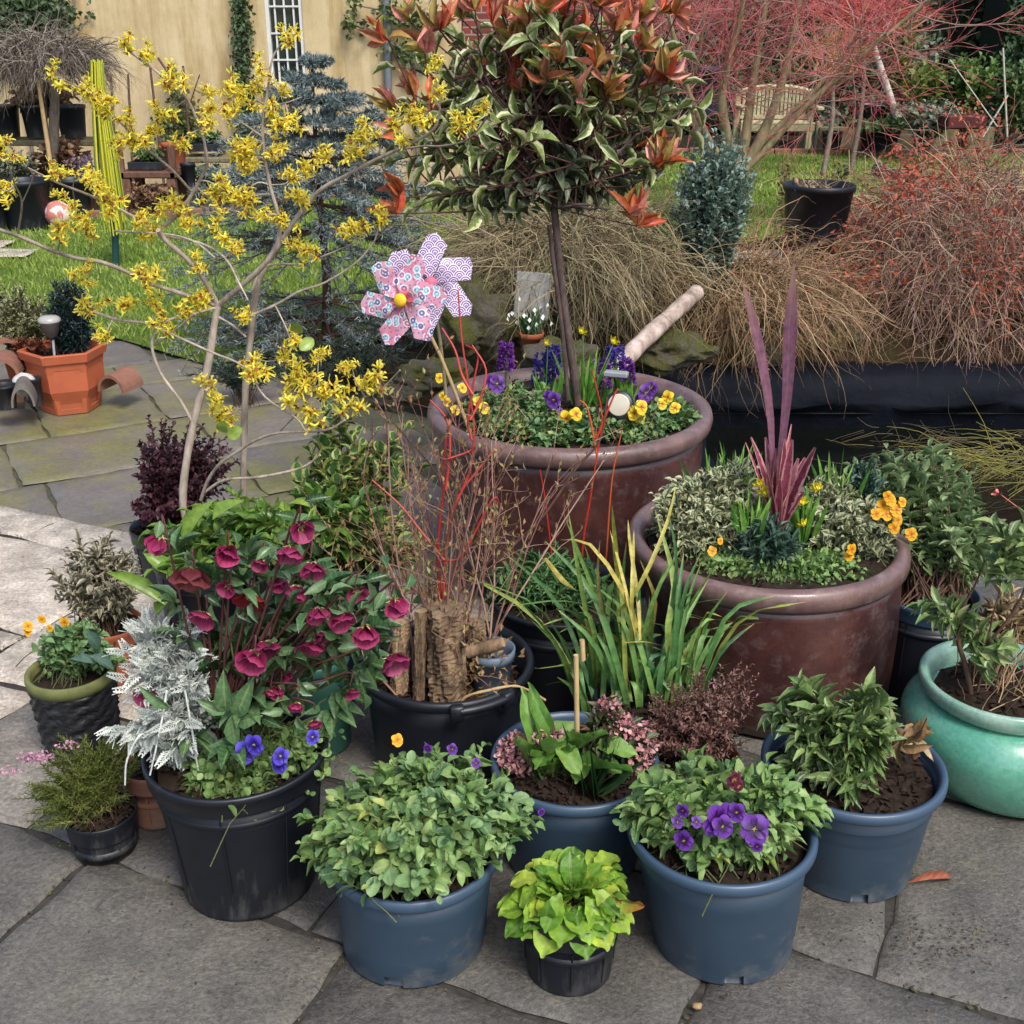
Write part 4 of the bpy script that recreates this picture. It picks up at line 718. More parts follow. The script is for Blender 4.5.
# right border objects
pxpot(870, 106, 126, 34, 15.8, m_black, 'large black pot raised in the right border behind the birch stem')
pxpot(878, 130, 150, 42, 16.1, m_black, 'black trough under the pale green plant right of the bench')
pxpot(831, 133, 149, 21, 16.2, m_black, 'small dark pot to the right of the garden bench')
pxpot(708, 72, 112, 44, 12.2, plainmat('blue_black_plastic', (.012, .022, .05), (.008, .012, .03)), 'dark blue bin behind the stems of the coral bark maple', 'garden_bin', 'bin', taper=.9)
mb = MB(); b = P(840, 126, 16.6); box(mb, (b[0] + .9, 16.6, b[2] / 2 - .04), (2.4, .2, b[2] + .06), 0, .01); tag(mb.build('raised_bed_edge', m_wood, smooth=False), 'weathered timber edge of the raised bed right of the bench', 'timber edge')
mb = MB(); tube1(mb, [P(897, 118, 15.6), P(888, 90, 15.6), P(878, 60, 15.6), P(868, 25, 15.6), P(862, -10, 15.6)], .05, .035, 8, 4, .15); tag(mb.build('birch_stem', barkmat('birch', (.5, .46, .42), (.22, .18, .15), 12)), 'slim pale birch trunk leaning in the right border', 'tree trunk')
shrub('low_shrub', 'pale green plant spilling over the black trough', 880, 126, 36, 9, 15.7, m_gr_mid, .08, 60, 9, base=.35)
shrub('low_shrub', 'grey green plant in the small pot by the bench', 832, 120, 14, 10, 16.2, m_gr_grey, .06, 30, 8, base=.45)
shrub('border_shrub', 'yellow green shrub in the middle of the right border', 925, 88, 26, 26, 15.8, m_gr_yel, .10, 60, 10, base=.1)
shrub('border_shrub', 'fresh green shrub in front of the clipped hedge', 972, 78, 34, 26, 15.6, leafmat('fresh_green', [(.05, .11, .02), (.11, .2, .04), (.2, .29, .08)], vein=.1), .09, 90, 10, base=.1)
shrub('border_shrub', 'mid green shrub at the right edge in front of the clipped hedge', 1018, 86, 24, 26, 15.2, m_gr_mid, .09, 60, 10, base=.1)
shrub('border_shrub', 'grey green shrub behind the large black pot of the right border', 915, 55, 40, 34, 17.2, m_gr_grey, .09, 70, 9, base=.1)
shrub('border_shrub', 'dull green shrub behind the garden bench', 800, 78, 46, 26, 17.9, m_gr_mid, .09, 90, 9, base=.1)
shrub('border_shrub', 'green shrub with yellow tips above the large black pot', 905, 30, 24, 20, 16.8, m_gr_yel, .09, 50, 9, base=.3)
shrub('border_shrub', 'silvery twiggy shrub along the front of the right border', 930, 112, 44, 12, 15.2, m_gr_grey, .07, 90, 9, base=.1)
mb = MB(); c = P(962, 124, 14.8); box(mb, (c[0], 14.8, c[2] + .03), (.5, .3, .16), .1, .02); tag(mb.build('red_trough', plainmat('dark_red', (.09, .010, .010), (.03, .004, .004)), smooth=False), 'dark red trough behind the top of the maple mound', 'trough')
for x0, y0, x1, y1, lab, r in ((1006, 112, 1003, 48, 'upright white cane in the top right border', .012), (990, 125, 1008, 95, 'leaning pale cane crossing the white one', .012), (984, 108, 950, 60, 'thin pale branch leaning left in the top right border', .008)):
    mb = MB(); a, b = P(x0, y0, 14.5), P(x1, y1, 14.5); tube1(mb, [a - (b - a) * .4, a, b], r, r * .9, 6, 2); tag(mb.build('garden_cane', plainmat('pale_cane', (.5, .48, .4), (.35, .33, .26))), lab, 'cane')
# black tub on the bank
BT, bb_, br_, bh_ = pxpot(814, 188, 240, 70, 6.1, m_blackdirty, 'black plastic tub with dead stems standing on the rockery bank', taper=.8, n=56)
dp = thing('dry_plant', 'dead stems and a few dark shoots in the black tub on the bank', 'dry plant', bb_ + [0, 0, bh_ * .85]); mb = MB(); n = 60; Pt, Rr, D = branch(bb_ + [0, 0, bh_ * .85] + rng.normal(0, .06, (n, 3)) * [1.3, 1, 0], rng.normal(0, .6, (n, 3)) + [0, 0, .5], rng.uniform(.05, .2, n), np.full(n, .0025), 5, .25); tubes(mb, Pt, Rr, 3); mb.build('stems', m_tw_gold, dp)
lb = MB(); inst(lb, OV, Pt[::2, 3], rng.normal(0, 1, (30, 3)), rng.normal(0, 1, (30, 3)), .035, .012); lb.build('leaves', m_dryleaf, dp)
for (x, y0, y1) in ((850, 200, 150), (866, 205, 155)):
    mb = MB(); tube1(mb, [P(x, y0, 6.9), P(x - 1, y1, 6.9)], .004, .003, 5, 2); tag(mb.build('cane', m_cane), 'thin reddish cane standing right of the black tub' if x < 860 else 'shorter thin cane between the black tub and the maple mound', 'cane')
shrub('young_shrub', 'sparse young shrub with dark leaves right of the black tub', 838, 170, 12, 20, 7.2, leafmat('dark_young', [(.02, .025, .01), (.04, .06, .02)], vein=0), .035, 10, 5, base=.35, t0=.5)
shrub('low_shrub', 'small dry orange tinted plant left of the black tub', 785, 178, 12, 14, 6.9, m_dry, .03, 14, 6, base=.35)
mb = MB(); a = P(876, 169, 7.0); tube1(mb, [a, P(892, 174, 6.9), P(915, 180, 6.8), P(960, 200, 6.6)], .04, .03, 9, 3, .2); tag(mb.build('dark_log', barkmat('dark_bark', (.015, .012, .01), (.05, .04, .035), 40)), 'dark cut branch end poking out of the maple mound over the lawn', 'log')
# ================================================================ left middle: hexagonal planter group
hb = G(72, 408, zr); s = S(hb[1], 0); ht = 62 / s * 1.02; r0 = 27 / s; r1 = 40 / s; hp = thing('hexagonal_planter', 'orange hexagonal plastic planter with panelled sides on the mossy path', 'planter', hb)
a0 = math.radians(-90 - 8); mb = MB(); th = a0 + np.arange(6) * TAU / 6
def hexring(r, z, inset=0): return [(hb[0] + r * math.cos(t), hb[1] + r * math.sin(t), hb[2] + z) for t in th]
def hexlathe(mb, prof):
    V = []
    for r, z in prof: V += hexring(r, z)
    mb.add(V, [(i * 6 + j, i * 6 + (j + 1) % 6, i * 6 + 6 + (j + 1) % 6, i * 6 + 6 + j) for i in range(len(prof) - 1) for j in range(6)])
rr = lambda z: r0 + (r1 * .94 - r0) * z / ht
hexlathe(mb, [(r0 * .9, 0), (r0, .004), (rr(ht * .86), ht * .86), (r1 * .9, ht * .86), (r1 * .88, ht * .4), (r0 * .9, .01)])
for j in range(6):                                   # raised corner ribs and panel frames
    p0 = np.array(hexring(r0 * 1.0, .006)[j]); p1 = np.array(hexring(rr(ht * .85), ht * .85)[j]); q0 = np.array(hexring(r0, .006)[(j + 1) % 6]); q1 = np.array(hexring(rr(ht * .85), ht * .85)[(j + 1) % 6])
    ins = lambda u, v: (p0 * (1 - u) + q0 * u) * (1 - v) + (p1 * (1 - u) + q1 * u) * v
    for (u0, v0, u1, v1) in ((.0, 0, .15, 1), (.85, 0, 1, 1), (.15, .0, .85, .1), (.15, .88, .85, 1)):
        cc = [ins(u0, v0), ins(u1, v0), ins(u1, v1), ins(u0, v1)]; nn_ = nrm(np.cross(cc[1] - cc[0], cc[3] - cc[0])); mb.add([c_ + nn_ * .006 for c_ in cc] + cc, [(0, 1, 2, 3), (0, 4, 5, 1), (1, 5, 6, 2), (2, 6, 7, 3), (3, 7, 4, 0)])
m_orange = plainmat('orange_plastic', (.42, .105, .045), (.33, .08, .035), 10, .5, .4, .1, (.16, .12, .06), .3); mb.build('planter_body', m_orange, hp, smooth=False)
mb = MB(); hexlathe(mb, [(rr(ht * .86) , ht * .86), (r1 * 1.0, ht * .86), (r1 * 1.05, ht * .99), (r1 * 1.03, ht), (r1 * .93, ht), (r1 * .9, ht * .84)]); mb.build('planter_rim', m_orange, hp, smooth=False)
mb = MB(); hexlathe(mb, [(.001, ht * .88), (r1 * .9, ht * .87)]); mb.build('soil', m_soil, hp, smooth=False)
m_con = leafmat('dwarf_conifer', [(.008, .022, .02), (.02, .045, .045), (.045, .08, .075)], vein=0, tr=.1)
top = hb + [0, 0, ht * .87]
shrub('dwarf_conifer', 'dark blue green dwarf conifer in the orange hexagonal planter', 70, 318, 25, 44, hb[1], m_con, .028, 240, 30, base=top[2], tpl=TINY, aspect=.18, zmin=-.7, t0=.2, cat='conifer', clump=.7)
m_varieg = leafmat('variegated_cream', [(.05, .08, .03), (.10, .13, .05)], edge=(.42, .38, .20), ew=.6, vein=0)
shrub('variegated_shrub', 'cream variegated small leaved shrub left of the dark dwarf conifer', 20, 318, 32, 38, hb[1] + .1, m_varieg, .026, 110, 18, base=top[2] - .2, clump=.4, aspect=.45, zmin=-.6)
# solar lamp in planter
sl = thing('solar_lamp', 'small round solar garden light stuck into the orange planter', 'garden light', P(54, 362, hb[1] - .1)); Yl = hb[1] - .1; mb = MB(); tubes(mb, np.array([[P(56, 372, Yl), P(53, 340, Yl)]]), np.array([[.006, .006]]), 8); mb.build('stake', plainmat('alu', (.4, .4, .4)), sl)
mb = MB(); c = P(52, 338, Yl); s = S(Yl, .6); lathe(mb, [(.004, -.002), (6 / s, .01), (10 / s, 16 / s), (10.6 / s, 17 / s), (.001, 17.2 / s)], c, 20); mb.build('lamp_shade', plainmat('smoke', (.10, .09, .09), (.07, .06, .06), rough=.3), sl)
mb = MB(); lathe(mb, [(11 / s, 17.4 / s), (11.2 / s, 20 / s), (8 / s, 22.5 / s), (.001, 23.3 / s)], c, 20); mb.build('lamp_cap', plainmat('steel', (.35, .34, .32), (.3, .29, .28), rough=.3), sl)
# ridge tiles, bricks and small pots around it
def ridge(px, py, w, h, Y, rz, lab, mt=m_terra, dep=.16):
    c = P(px, py, Y); s = S(Y, 0); R = w / 2 / s; H = h / s; n = 14; V = []
    for yy in (-dep / 2, dep / 2):
        for rad in (1, .82):
            for a in np.linspace(0, math.pi, n): V.append((R * rad * math.cos(a), yy, H * rad * math.sin(a)))
    V = np.array(V); Q = []
    for i in range(n - 1): Q += [(i, i + 1, 2 * n + i + 1, 2 * n + i), (n + i, 3 * n + i, 3 * n + i + 1, n + i + 1), (i, n + i, n + i + 1, i + 1), (2 * n + i, 2 * n + i + 1, 3 * n + i + 1, 3 * n + i)]
    ca, sa = math.cos(rz), math.sin(rz); V = np.stack([V[:, 0] * ca - V[:, 1] * sa, V[:, 0] * sa + V[:, 1] * ca, V[:, 2]], 1) + c; mb = MB(); mb.add(V, Q); tag(mb.build('ridge_tile', mt, smooth=False), lab, 'ridge tile', 'old terracotta ridge tiles by the orange planter')
m_told = plainmat('old_terracotta', (.26, .12, .08), (.16, .08, .06), 18, .85, .2, .3, (.2, .17, .12), .6)
ridge(121, 388, 30, 18, 5.27, -.3, 'curved terracotta ridge tile right of the orange planter', m_told)
ridge(8, 352, 30, 16, 5.3, .4, 'curved ridge tile on the pile at the left edge', m_told); ridge(4, 372, 36, 18, 5.15, .2, 'lower curved ridge tile of the pile at the left edge', m_told)
ridge(25, 402, 22, 22, 4.95, .3, 'grey brown half round tile left of the orange planter', plainmat('greytile', (.16, .14, .12), (.1, .09, .08)))
mb = MB(); box(mb, P(2, 392, 5.25), (.2, .14, .09), .3, .006); tag(mb.build('brick', m_told, smooth=False), 'old brick under the ridge tiles at the left edge', 'brick')
pxpot(8, 385, 408, 22, 4.95, m_black, 'small black pot by the pile of ridge tiles'); pxpot(37, 378, 405, 16, 5.05, m_black, 'small black pot hard against the orange planter'); pxpot(22, 352, 378, 30, 5.3, m_terra, 'terracotta pot behind the orange planter below the variegated shrub')
shrub('low_shrub', 'dark red brown plant just left of the orange hexagonal planter', 30, 350, 18, 16, 5.25, leafmat('rosy', [(.12, .03, .02), (.2, .07, .04)], vein=0), .03, 30, 9, base=.05)
mb = MB(); c = P(25, 385, 5.08); blob(mb, c, (.055, .05, .055), amp=.08, seed=3); tag(mb.build('pebble', plainmat('pebble_white', (.5, .49, .46), (.4, .39, .36))), 'white stone between the ridge tiles and the planter', 'stone')
# ================================================================ the pots in front
POTS = {}
def big_pot(key, name, label, base, rimy, rimw, basew, kind, mts, group=None, leanx=0.0, rimx=None, cat='plant pot', soilz=.86, notch=None, handle=None, soilm=None, n=96):
    """base: px of the base centre on the patio; rimy: px of the rim centre; widths in px"""
    b = G(*base); H = P(base[0], rimy, b[1])[2]; R = rimw / 2 / S(b[1], H); r = basew / 2 / S(b[1], 0)
    if rimx is not None: leanx = (P(rimx, rimy, b[1])[0] - b[0]) / H
    t = thing(name, label, cat, b, group); shear = lambda V: V
    if kind in ('plastic', 'nursery'):
        lip = .026 if kind == 'plastic' else .045; k = r + (R * .93 - r)
        body = [(r * .9, .012), (r * .93, 0), (r, .004), (r * 1.005, .012), (r + (R * .93 - r) * .1, H * .1)] + [(r + (R * .93 - r) * f, H * f) for f in (.3, .5, .7)] + [(R * .93, H - lip), (R * .90, H - lip), (R * .88, H * .7), (r * .93, H * .1), (r * .9, .012)]
        rim = [(R * .925, H - lip - .002), (R * .975, H - lip), (R, H - lip * .8), (R * 1.005, H - lip * .45), (R * .995, H - lip * .12), (R * .97, H), (R * .935, H - .002), (R * .905, H - lip * .5), (R * .895, H - lip - .01)]
        if kind == 'nursery': 
            rim = [(R * .93, H - lip - .002), (R * .965, H - lip), (R * .975, H - lip * .9), (R * .98, H - lip * .35), (R * 1.0, H - lip * .28), (R * 1.0, H - .003), (R * .985, H), (R * .95, H - .001), (R * .93, H - lip)]
    elif kind == 'bowl':
        pf = [(r * .9, .01), (r * .95, 0), (r, .01)] + [(r + (R * .94 - r) * (math.sin(f * math.pi / 2) ** .95), f * (H - .05)) for f in (.1, .2, .3, .4, .5, .6, .7, .8, .9, 1)] + [(R * .88, H - .06), (R * .84, H * .7), (R * .6, H * .3)]
        body = pf; lt = .062
        rim = [(R * .90, H - lt), (R * .955, H - lt * 1.02), (R * .99, H - lt * .8), (R * 1.0, H - lt * .45), (R * .99, H - lt * .15), (R * .965, H - .004), (R * .935, H), (R * .90, H - lt * .15), (R * .87, H - lt * .6), (R * .86, H - lt * 1.3)]
    elif kind == 'jar':
        Bm = R * 1.24; body = [(r * .85, .012), (r * .9, 0), (r, .006)] + [(r + (Bm - r) * math.sin(min(1, f / .62) * math.pi / 2) ** .75 if f < .62 else R * .86 + (Bm - R * .86) * math.cos((f - .62) / .38 * math.pi / 2) ** .5, f * (H - .05)) for f in (.08, .16, .25, .35, .45, .55, .62, .7, .78, .85, .91, .96, .99, 1.0)] + [(R * .82, H - .05), (R * .8, H * .6)]
        rim = [(R * .86, H - .052), (R * .93, H - .048), (R * .985, H - .036), (R, H - .02), (R * .985, H - .006), (R * .95, H), (R * .9, H - .004), (R * .865, H - .016), (R * .84, H - .035), (R * .83, H - .08)]
    nb = MB(); sk = None
    if notch is not None:
        ks = [int(((a % 360) / 360) * n) for a in notch]; sk = lambda i, j: (i in (2, 3)) and any(abs(j - q) <= 1 for q in ks)
        body = [(r * .8, .034)] + body[1:3] + [(r * 1.003, .006), (r * 1.006, .026)] + [(r * 1.03, H * .16)] + body[5:-1] + [(r * .8, .034)]; sk = lambda i, j: (i in (1, 2, 3)) and any((j - q) % n in (0, 1, 2, 3) for q in ks)
    lathe(nb, body, b, n, sk, .003 if 'plas' in kind or kind == 'nursery' else .002)
    rb = MB(); lathe(rb, rim, b, n, None, .004)
    for q in (nb, rb):
        for V in q.V: V[:, 0] += (V[:, 2] - b[2]) * leanx
    if kind == 'nursery':        # moulded vertical ribs
        for a in np.linspace(0, TAU, 8, endpoint=False): 
            z = np.linspace(.02, H - .05, 5); rr_ = r + (R * .93 - r) * z / H + .0015; tubes(nb, np.stack([b[0] + np.cos(a) * rr_ + z * leanx, b[1] + np.sin(a) * rr_, z], 1)[None], np.full((1, 5), .0022), 6)
        z = H - .075; rr_ = r + (R * .93 - r) * z / H; lathe(nb, [(rr_, -.008), (rr_ + .004, -.004), (rr_ + .005, .004), (rr_, .008)], b + [z * leanx, 0, z], n)
    nb.build('pot_body', mts[0], t); rb.build('rim', mts[1], t)
    zs = H * soilz; Rs = (R * .86 if kind != 'bowl' else R * .86) if kind != 'jar' else R * .82; sb = MB(); g = np.linspace(0, 1, 14); V = []; A = []
    for q in g[1:]:
        for j in range(40): a = j / 40 * TAU; V.append((b[0] + Rs * q * math.cos(a) + zs * leanx, b[1] + Rs * q * math.sin(a), zs + rng.normal(0, .003) + .015 * (1 - q)))
    V.append((b[0] + zs * leanx, b[1], zs + .015)); Q = [(i * 40 + j, i * 40 + (j + 1) % 40, (i + 1) * 40 + (j + 1) % 40, (i + 1) * 40 + j) for i in range(12) for j in range(40)]; T = [(j, (j + 1) % 40, 520) for j in range(40)]
    sb.add(V, Q, T); n2 = 260; a = rng.uniform(0, TAU, n2); q = np.sqrt(rng.random(n2)) * .95; pp = np.stack([b[0] + zs * leanx + Rs * q * np.cos(a), b[1] + Rs * q * np.sin(a), np.full(n2, zs + .012)], 1)
    inst(sb, TINY, pp, rng.normal(0, 1, (n2, 3)) * [1, 1, .3], rng.normal(0, .4, (n2, 3)) + [0, 0, 1], rng.uniform(.01, .028, n2), rng.uniform(.003, .008, n2)); sb.build('soil', soilm or m_soil, t)
    POTS[key] = dict(b=b, H=H, R=R, top=b + [zs * leanx, 0, zs], t=t, Y=b[1]); return t
def glazemat(name, a, b_, c_, rough=.28, dust=(.2, .15, .14), da=.4, sc=5, coat=.25):
    m, nt = mat(name); n1 = noise(nt, sc, 6, .65); n2 = noise(nt, 110, 4, .7); n3 = noise(nt, 22, 6, .75)
    c = ramp(nt, n1, [(.3, a), (.5, b_), (.7, c_)]); c = mix(nt, .55, c, ramp(nt, n2, [(.3, (.65, .65, .65)), (.7, (1.3, 1.3, 1.3))]), 'MULTIPLY'); c = mix(nt, ramp(nt, n3, [(.52, 0.), (.72, da)]), c, dust)
    finish(nt, c, ramp(nt, n3, [(.3, rough - .08), (.75, rough + .3)]), .5, bump=n2, bs=.12, bd=.003, coat=coat); return m
m_glz = glazemat('brown_glaze', (.034, .012, .012), (.056, .021, .019), (.095, .036, .028), .30)
m_glzrim = glazemat('brown_glaze_rim', (.085, .048, .044), (.13, .075, .068), (.17, .10, .085), .36, (.25, .21, .19), .5, 8)
m_grn = glazemat('green_glaze', (.055, .23, .15), (.085, .29, .20), (.13, .36, .25), .12, (.2, .36, .26), .3, 7, .8); m_grnrim = glazemat('green_glaze_rim', (.11, .25, .18), (.20, .34, .26), (.28, .40, .32), .25, (.33, .38, .3), .5, 12, .5)
gb4 = 'matching slate blue plastic pots'
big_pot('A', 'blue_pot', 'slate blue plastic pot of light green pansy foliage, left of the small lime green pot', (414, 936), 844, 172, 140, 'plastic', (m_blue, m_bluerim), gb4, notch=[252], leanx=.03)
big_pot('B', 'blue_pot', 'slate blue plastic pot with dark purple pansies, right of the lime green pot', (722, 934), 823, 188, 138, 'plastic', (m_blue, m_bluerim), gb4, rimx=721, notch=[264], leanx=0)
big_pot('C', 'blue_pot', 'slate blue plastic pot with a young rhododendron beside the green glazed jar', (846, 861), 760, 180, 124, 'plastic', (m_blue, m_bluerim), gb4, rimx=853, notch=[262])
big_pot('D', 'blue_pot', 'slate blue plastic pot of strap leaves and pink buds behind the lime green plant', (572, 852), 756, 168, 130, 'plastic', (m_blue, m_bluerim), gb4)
big_pot('E', 'black_nursery_pot', 'tall black ribbed nursery pot with hellebores and blue pansies', (251, 877), 745, 182, 128, 'nursery', (m_blackdirty, m_black), soilz=.88)
big_pot('Fp', 'small_black_pot', 'small black pot holding the lime green primrose at the very front', (569, 966), 898, 104, 84, 'nursery', (m_blackdirty, m_black))
big_pot('Gp', 'small_black_pot', 'small dark grey pot of heather in front of the textured black pot', (107, 848), 810, 70, 58, 'nursery', (m_blackdirty, m_blackdirty))
big_pot('I', 'black_tub', 'wide black tub holding upright logs and red stems, with a rope handle', (448, 755), 657, 176, 140, 'plastic', (m_black, m_black), soilz=.72)
big_pot('M2', 'glazed_bowl', 'large brown glazed stoneware pot planted round a purple cordyline', (774, 682), 531, 276, 214, 'bowl', (m_glz, m_glzrim), soilz=.93, rimx=766)
big_pot('M1', 'glazed_bowl', 'largest brown glazed stoneware pot planted round the standard photinia', (571, 556), 403, 284, 222, 'bowl', (m_glz, m_glzrim), soilz=.93, rimx=569)
big_pot('N', 'green_jar', 'green glazed round jar with a pale rim and bare woody plant at the right edge', (1003, 773), 676, 162, 150, 'jar', (m_grn, m_grnrim), soilz=.8, rimx=1003)
big_pot('O', 'black_tub', 'black tub of green rhododendron behind the green jar', (915, 690), 592, 96, 84, 'nursery', (m_black, m_bluerim))
big_pot('J', 'black_tub', 'black tub of low dianthus behind the logs', (560, 690), 590, 150, 130, 'nursery', (m_black, m_black), soilz=.9)
big_pot('K', 'black_tub', 'black pot of tall iris like grass in front of the brown glazed pot', (640, 775), 695, 100, 84, 'nursery', (m_black, m_black))
big_pot('L', 'terracotta_pot', 'plain terracotta pot under the dry brown heather', (692, 822), 755, 86, 68, 'nursery', (m_terra, m_terra))
big_pot('Q', 'green_pot', 'dark green glazed pot hidden behind the hellebores', (318, 742), 652, 76, 66, 'plastic', (plainmat('dkgreen', (.03, .10, .075), (.02, .07, .055), rough=.35), plainmat('dkgreen2', (.05, .14, .11), (.03, .1, .08), rough=.35)))
big_pot('W', 'black_tub', 'black tub of the yellow flowering witch hazel', (222, 640), 545, 120, 100, 'nursery', (m_black, m_black))
big_pot('V', 'small_black_pot', 'small black pot of dark purple hebe beside the witch hazel stems', (170, 585), 525, 64, 52, 'nursery', (m_black, m_black))
big_pot('T', 'terracotta_pot', 'terracotta pot of small leaved variegated shrub at the left', (118, 682), 622, 66, 52, 'nursery', (m_terra, m_terra))
big_pot('U', 'terracotta_pot', 'terracotta pot tucked between the grey heather pot and the tall black pot', (160, 815), 762, 62, 50, 'nursery', (m_told, m_told))
big_pot('X', 'black_tub', 'black tub of lime and green shrubs behind the hellebores', (330, 680), 560, 120, 100, 'nursery', (m_black, m_black))
# textured black pot with green algae rim
b = G(84, 748); Yh = b[1]; H = P(84, 668, Yh)[2]; R = 43 / S(Yh, H); r = 33 / S(Yh, 0); t = thing('textured_pot', 'black pot with rough horizontal slate texture and an algae green rim', 'plant pot', b)
mb = MB(); pr = [(r * .9, 0)]; K = 40
for i in range(K + 1): f = i / K; pr.append((r + (R * .95 - r) * f ** .7 + .004 * (1 if i % 2 else -.4) * (.6 + .4 * math.sin(i * 2.3)), f * (H - .03)))
lathe(mb, pr, b, 90, None, .006)
for V in mb.V:
    a = np.arctan2(V[:, 1] - b[1], V[:, 0] - b[0]); w_ = .004 * np.sin(a * 13 + V[:, 2] * 120) * np.sin(a * 5 + V[:, 2] * 310); V[:, 0] += np.cos(a) * w_; V[:, 1] += np.sin(a) * w_; V[:, 2] += .004 * np.sin(a * 7 + V[:, 2] * 60)
mb.build('pot_body', plainmat('slate_black', (.008, .0085, .010), (.022, .022, .024), 60, .4, .5, .8), t)
mb = MB(); lathe(mb, [(R * .94, H - .032), (R * .99, H - .03), (R * 1.01, H - .015), (R * 1.0, H - .003), (R * .96, H), (R * .9, H - .002), (R * .87, H - .01), (R * .85, H - .04)], b, 72, None, .004); mb.build('rim', plainmat('algae', (.16, .17, .05), (.09, .10, .035), 30, .8), t)
mb = MB(); lathe(mb, [(.001, H * .93), (R * .86, H * .9)], b, 30); mb.build('soil', m_soil, t); POTS['H'] = dict(b=b, H=H, R=R, top=b + [0, 0, H * .9], t=t, Y=Yh)
# perlite / bark on visible soils
def plant(key, name, label, cat='plant', group=None): p = POTS[key]; return thing(name, label, cat, p['top'], group), p['top'], p['Y']
def tips_px(x, y, rx, ry, Y, n, zmin=-.2, depth=None, shell=.45):
    c = P(x, y, Y); s = S(Y, c[2]); return dome(c, (rx / s, (depth if depth else rx * .85) / s, ry / s), n, zmin, shell)
# ---------------------------------------------------------------- flower meshes
def pansy_mesh(nm, mt, n=5, r=.02):
    mb = MB()
    for k, (a, l, w) in enumerate([(-90, 1.1, .72), (-18, .95, .5), (198, .95, .5), (55, 1.05, .55), (125, 1.05, .55)][:n]):
        a = math.radians(a + rng.uniform(-6, 6)); V, U, Q = ROUND; d = np.array([math.cos(a), math.sin(a), .12]); inst(mb, (V * [1, 1, 1], U, Q), [[0, 0, .001 * k]], [d], [[0, 0, 1.]], l * r, w * r, np.array([rng.uniform(.3, .7)]))
    return mb.mesh(nm, mt)
def cup_mesh(nm, mt, n=5, r=.03, open_=.55, mts2=None, wid=.6, stam=True):
    mb = MB()
    for k in range(n):
        a = k * TAU / n + rng.uniform(-.25, .25); o = open_ * rng.uniform(.6, 1.4); d = np.array([math.cos(a) * o, math.sin(a) * o, .5]); inst(mb, PETAL, [[0, 0, 0]], [d], [[-math.cos(a) * .6, -math.sin(a) * .6, .9]], r * rng.uniform(.9, 1.1), r * wid, np.array([rng.random()]))
    if stam:
        q = rdir(26, .3, 1) * r * .36; inst(mb, TINY, np.zeros((26, 3)), q, rdir(26), r * .42, r * .04, None, 1)
    return mb.mesh(nm, [mt, mts2 or mt])
p_purple = petalmat('pansy_purple', [(0, (.65, .5, .05)), (.10, (.02, .003, .03)), (.4, (.05, .008, .12)), (.6, (.13, .03, .30)), (1, (.17, .05, .38))])
p_blue = petalmat('pansy_blue', [(0, (.7, .6, .2)), (.10, (.01, .003, .08)), (.4, (.03, .02, .25)), (.6, (.08, .05, .50)), (1, (.13, .09, .6))])
p_maroon = petalmat('pansy_maroon', [(0, (.5, .3, .05)), (.3, (.05, .005, .02)), (1, (.16, .02, .06))])
p_yel = petalmat('pansy_yellow', [(0, (.15, .03, .01)), (.25, (.7, .35, .02)), (.5, (.78, .58, .02)), (1, (.82, .66, .04))])
p_orange = petalmat('flower_orange', [(0, (.4, .12, .01)), (.4, (.78, .36, .01)), (1, (.82, .48, .02))])
p_hel = petalmat('hellebore', [(0, (.34, .26, .14)), (.15, (.26, .015, .07)), (.5, (.25, .016, .07)), (1, (.42, .06, .16))])
p_hel2 = petalmat('hellebore_red', [(0, (.25, .2, .08)), (.2, (.28, .02, .02)), (1, (.36, .035, .04))])
p_hel3 = petalmat('hellebore_dusky', [(0, (.2, .15, .08)), (.3, (.15, .02, .03)), (1, (.26, .07, .07))])
p_stam = rampmat('stamen', [(.5, .4, .12), (.6, .55, .3)])
PM = {k: [pansy_mesh('pansy_' + k, m_) for _ in range(3)] for k, m_ in (('purple', p_purple), ('blue', p_blue), ('maroon', p_maroon), ('yellow', p_yel), ('orange', p_orange))}
HM = [cup_mesh('hellebore_flower', p_hel, open_=o, mts2=p_stam, r=.034) for o in (.2, .3, .42, .5, .62, .75)] + [cup_mesh('hellebore_flower', p_hel2, open_=.9, mts2=p_stam, r=.034), cup_mesh('hellebore_flower', p_hel3, open_=.6, mts2=p_stam, r=.038, wid=.75)]
def faces(par, kind, pts, Y, r_px=14, name='flower', sy=0.0):
    for (x, y, r) in [(p + (r_px,))[:3] for p in pts]:
        c = P(x, y, Y + rng.uniform(-.02, .02) + sy); s = S(c[1], c[2]); d = nrm(np.array([rng.uniform(-.5, .5), -1, rng.uniform(.1, .9)])); put(random.choice(PM[kind]), name, par, c, euler_to(d, rng.uniform(-.5, .5)), r * .72 / s / .02)
# ---------------------------------------------------------------- A: pansy foliage
m_stem_yel = barkmat('stem_yellow', (.20, .22, .07), (.32, .30, .12), 40)
m_pansy = leafmat('pansy_leaf', [(.025, .075, .03), (.07, .16, .06), (.14, .25, .10), (.18, .29, .12), (.10, .20, .06), (.36, .38, .10)], vein=.13, tr=.25, rough=.5)
m_pansy2 = leafmat('pansy_leaf_light', [(.04, .10, .03), (.10, .20, .05), (.17, .29, .08), (.26, .37, .13), (.10, .21, .05), (.40, .42, .10)], vein=.13, tr=.25, rough=.5)
t, top, Y = plant('A', 'pansy_plants', 'dense light green pansies spilling over the left rim of the front left blue pot', 'pansies')
tp = np.concatenate([tips_px(414, 826, 108, 54, Y - .03, 210, -.5), tips_px(330, 838, 38, 40, Y - .02, 50, -1), tips_px(455, 788, 70, 34, Y + .03, 60), tips_px(500, 825, 36, 30, Y, 40, -.8)])
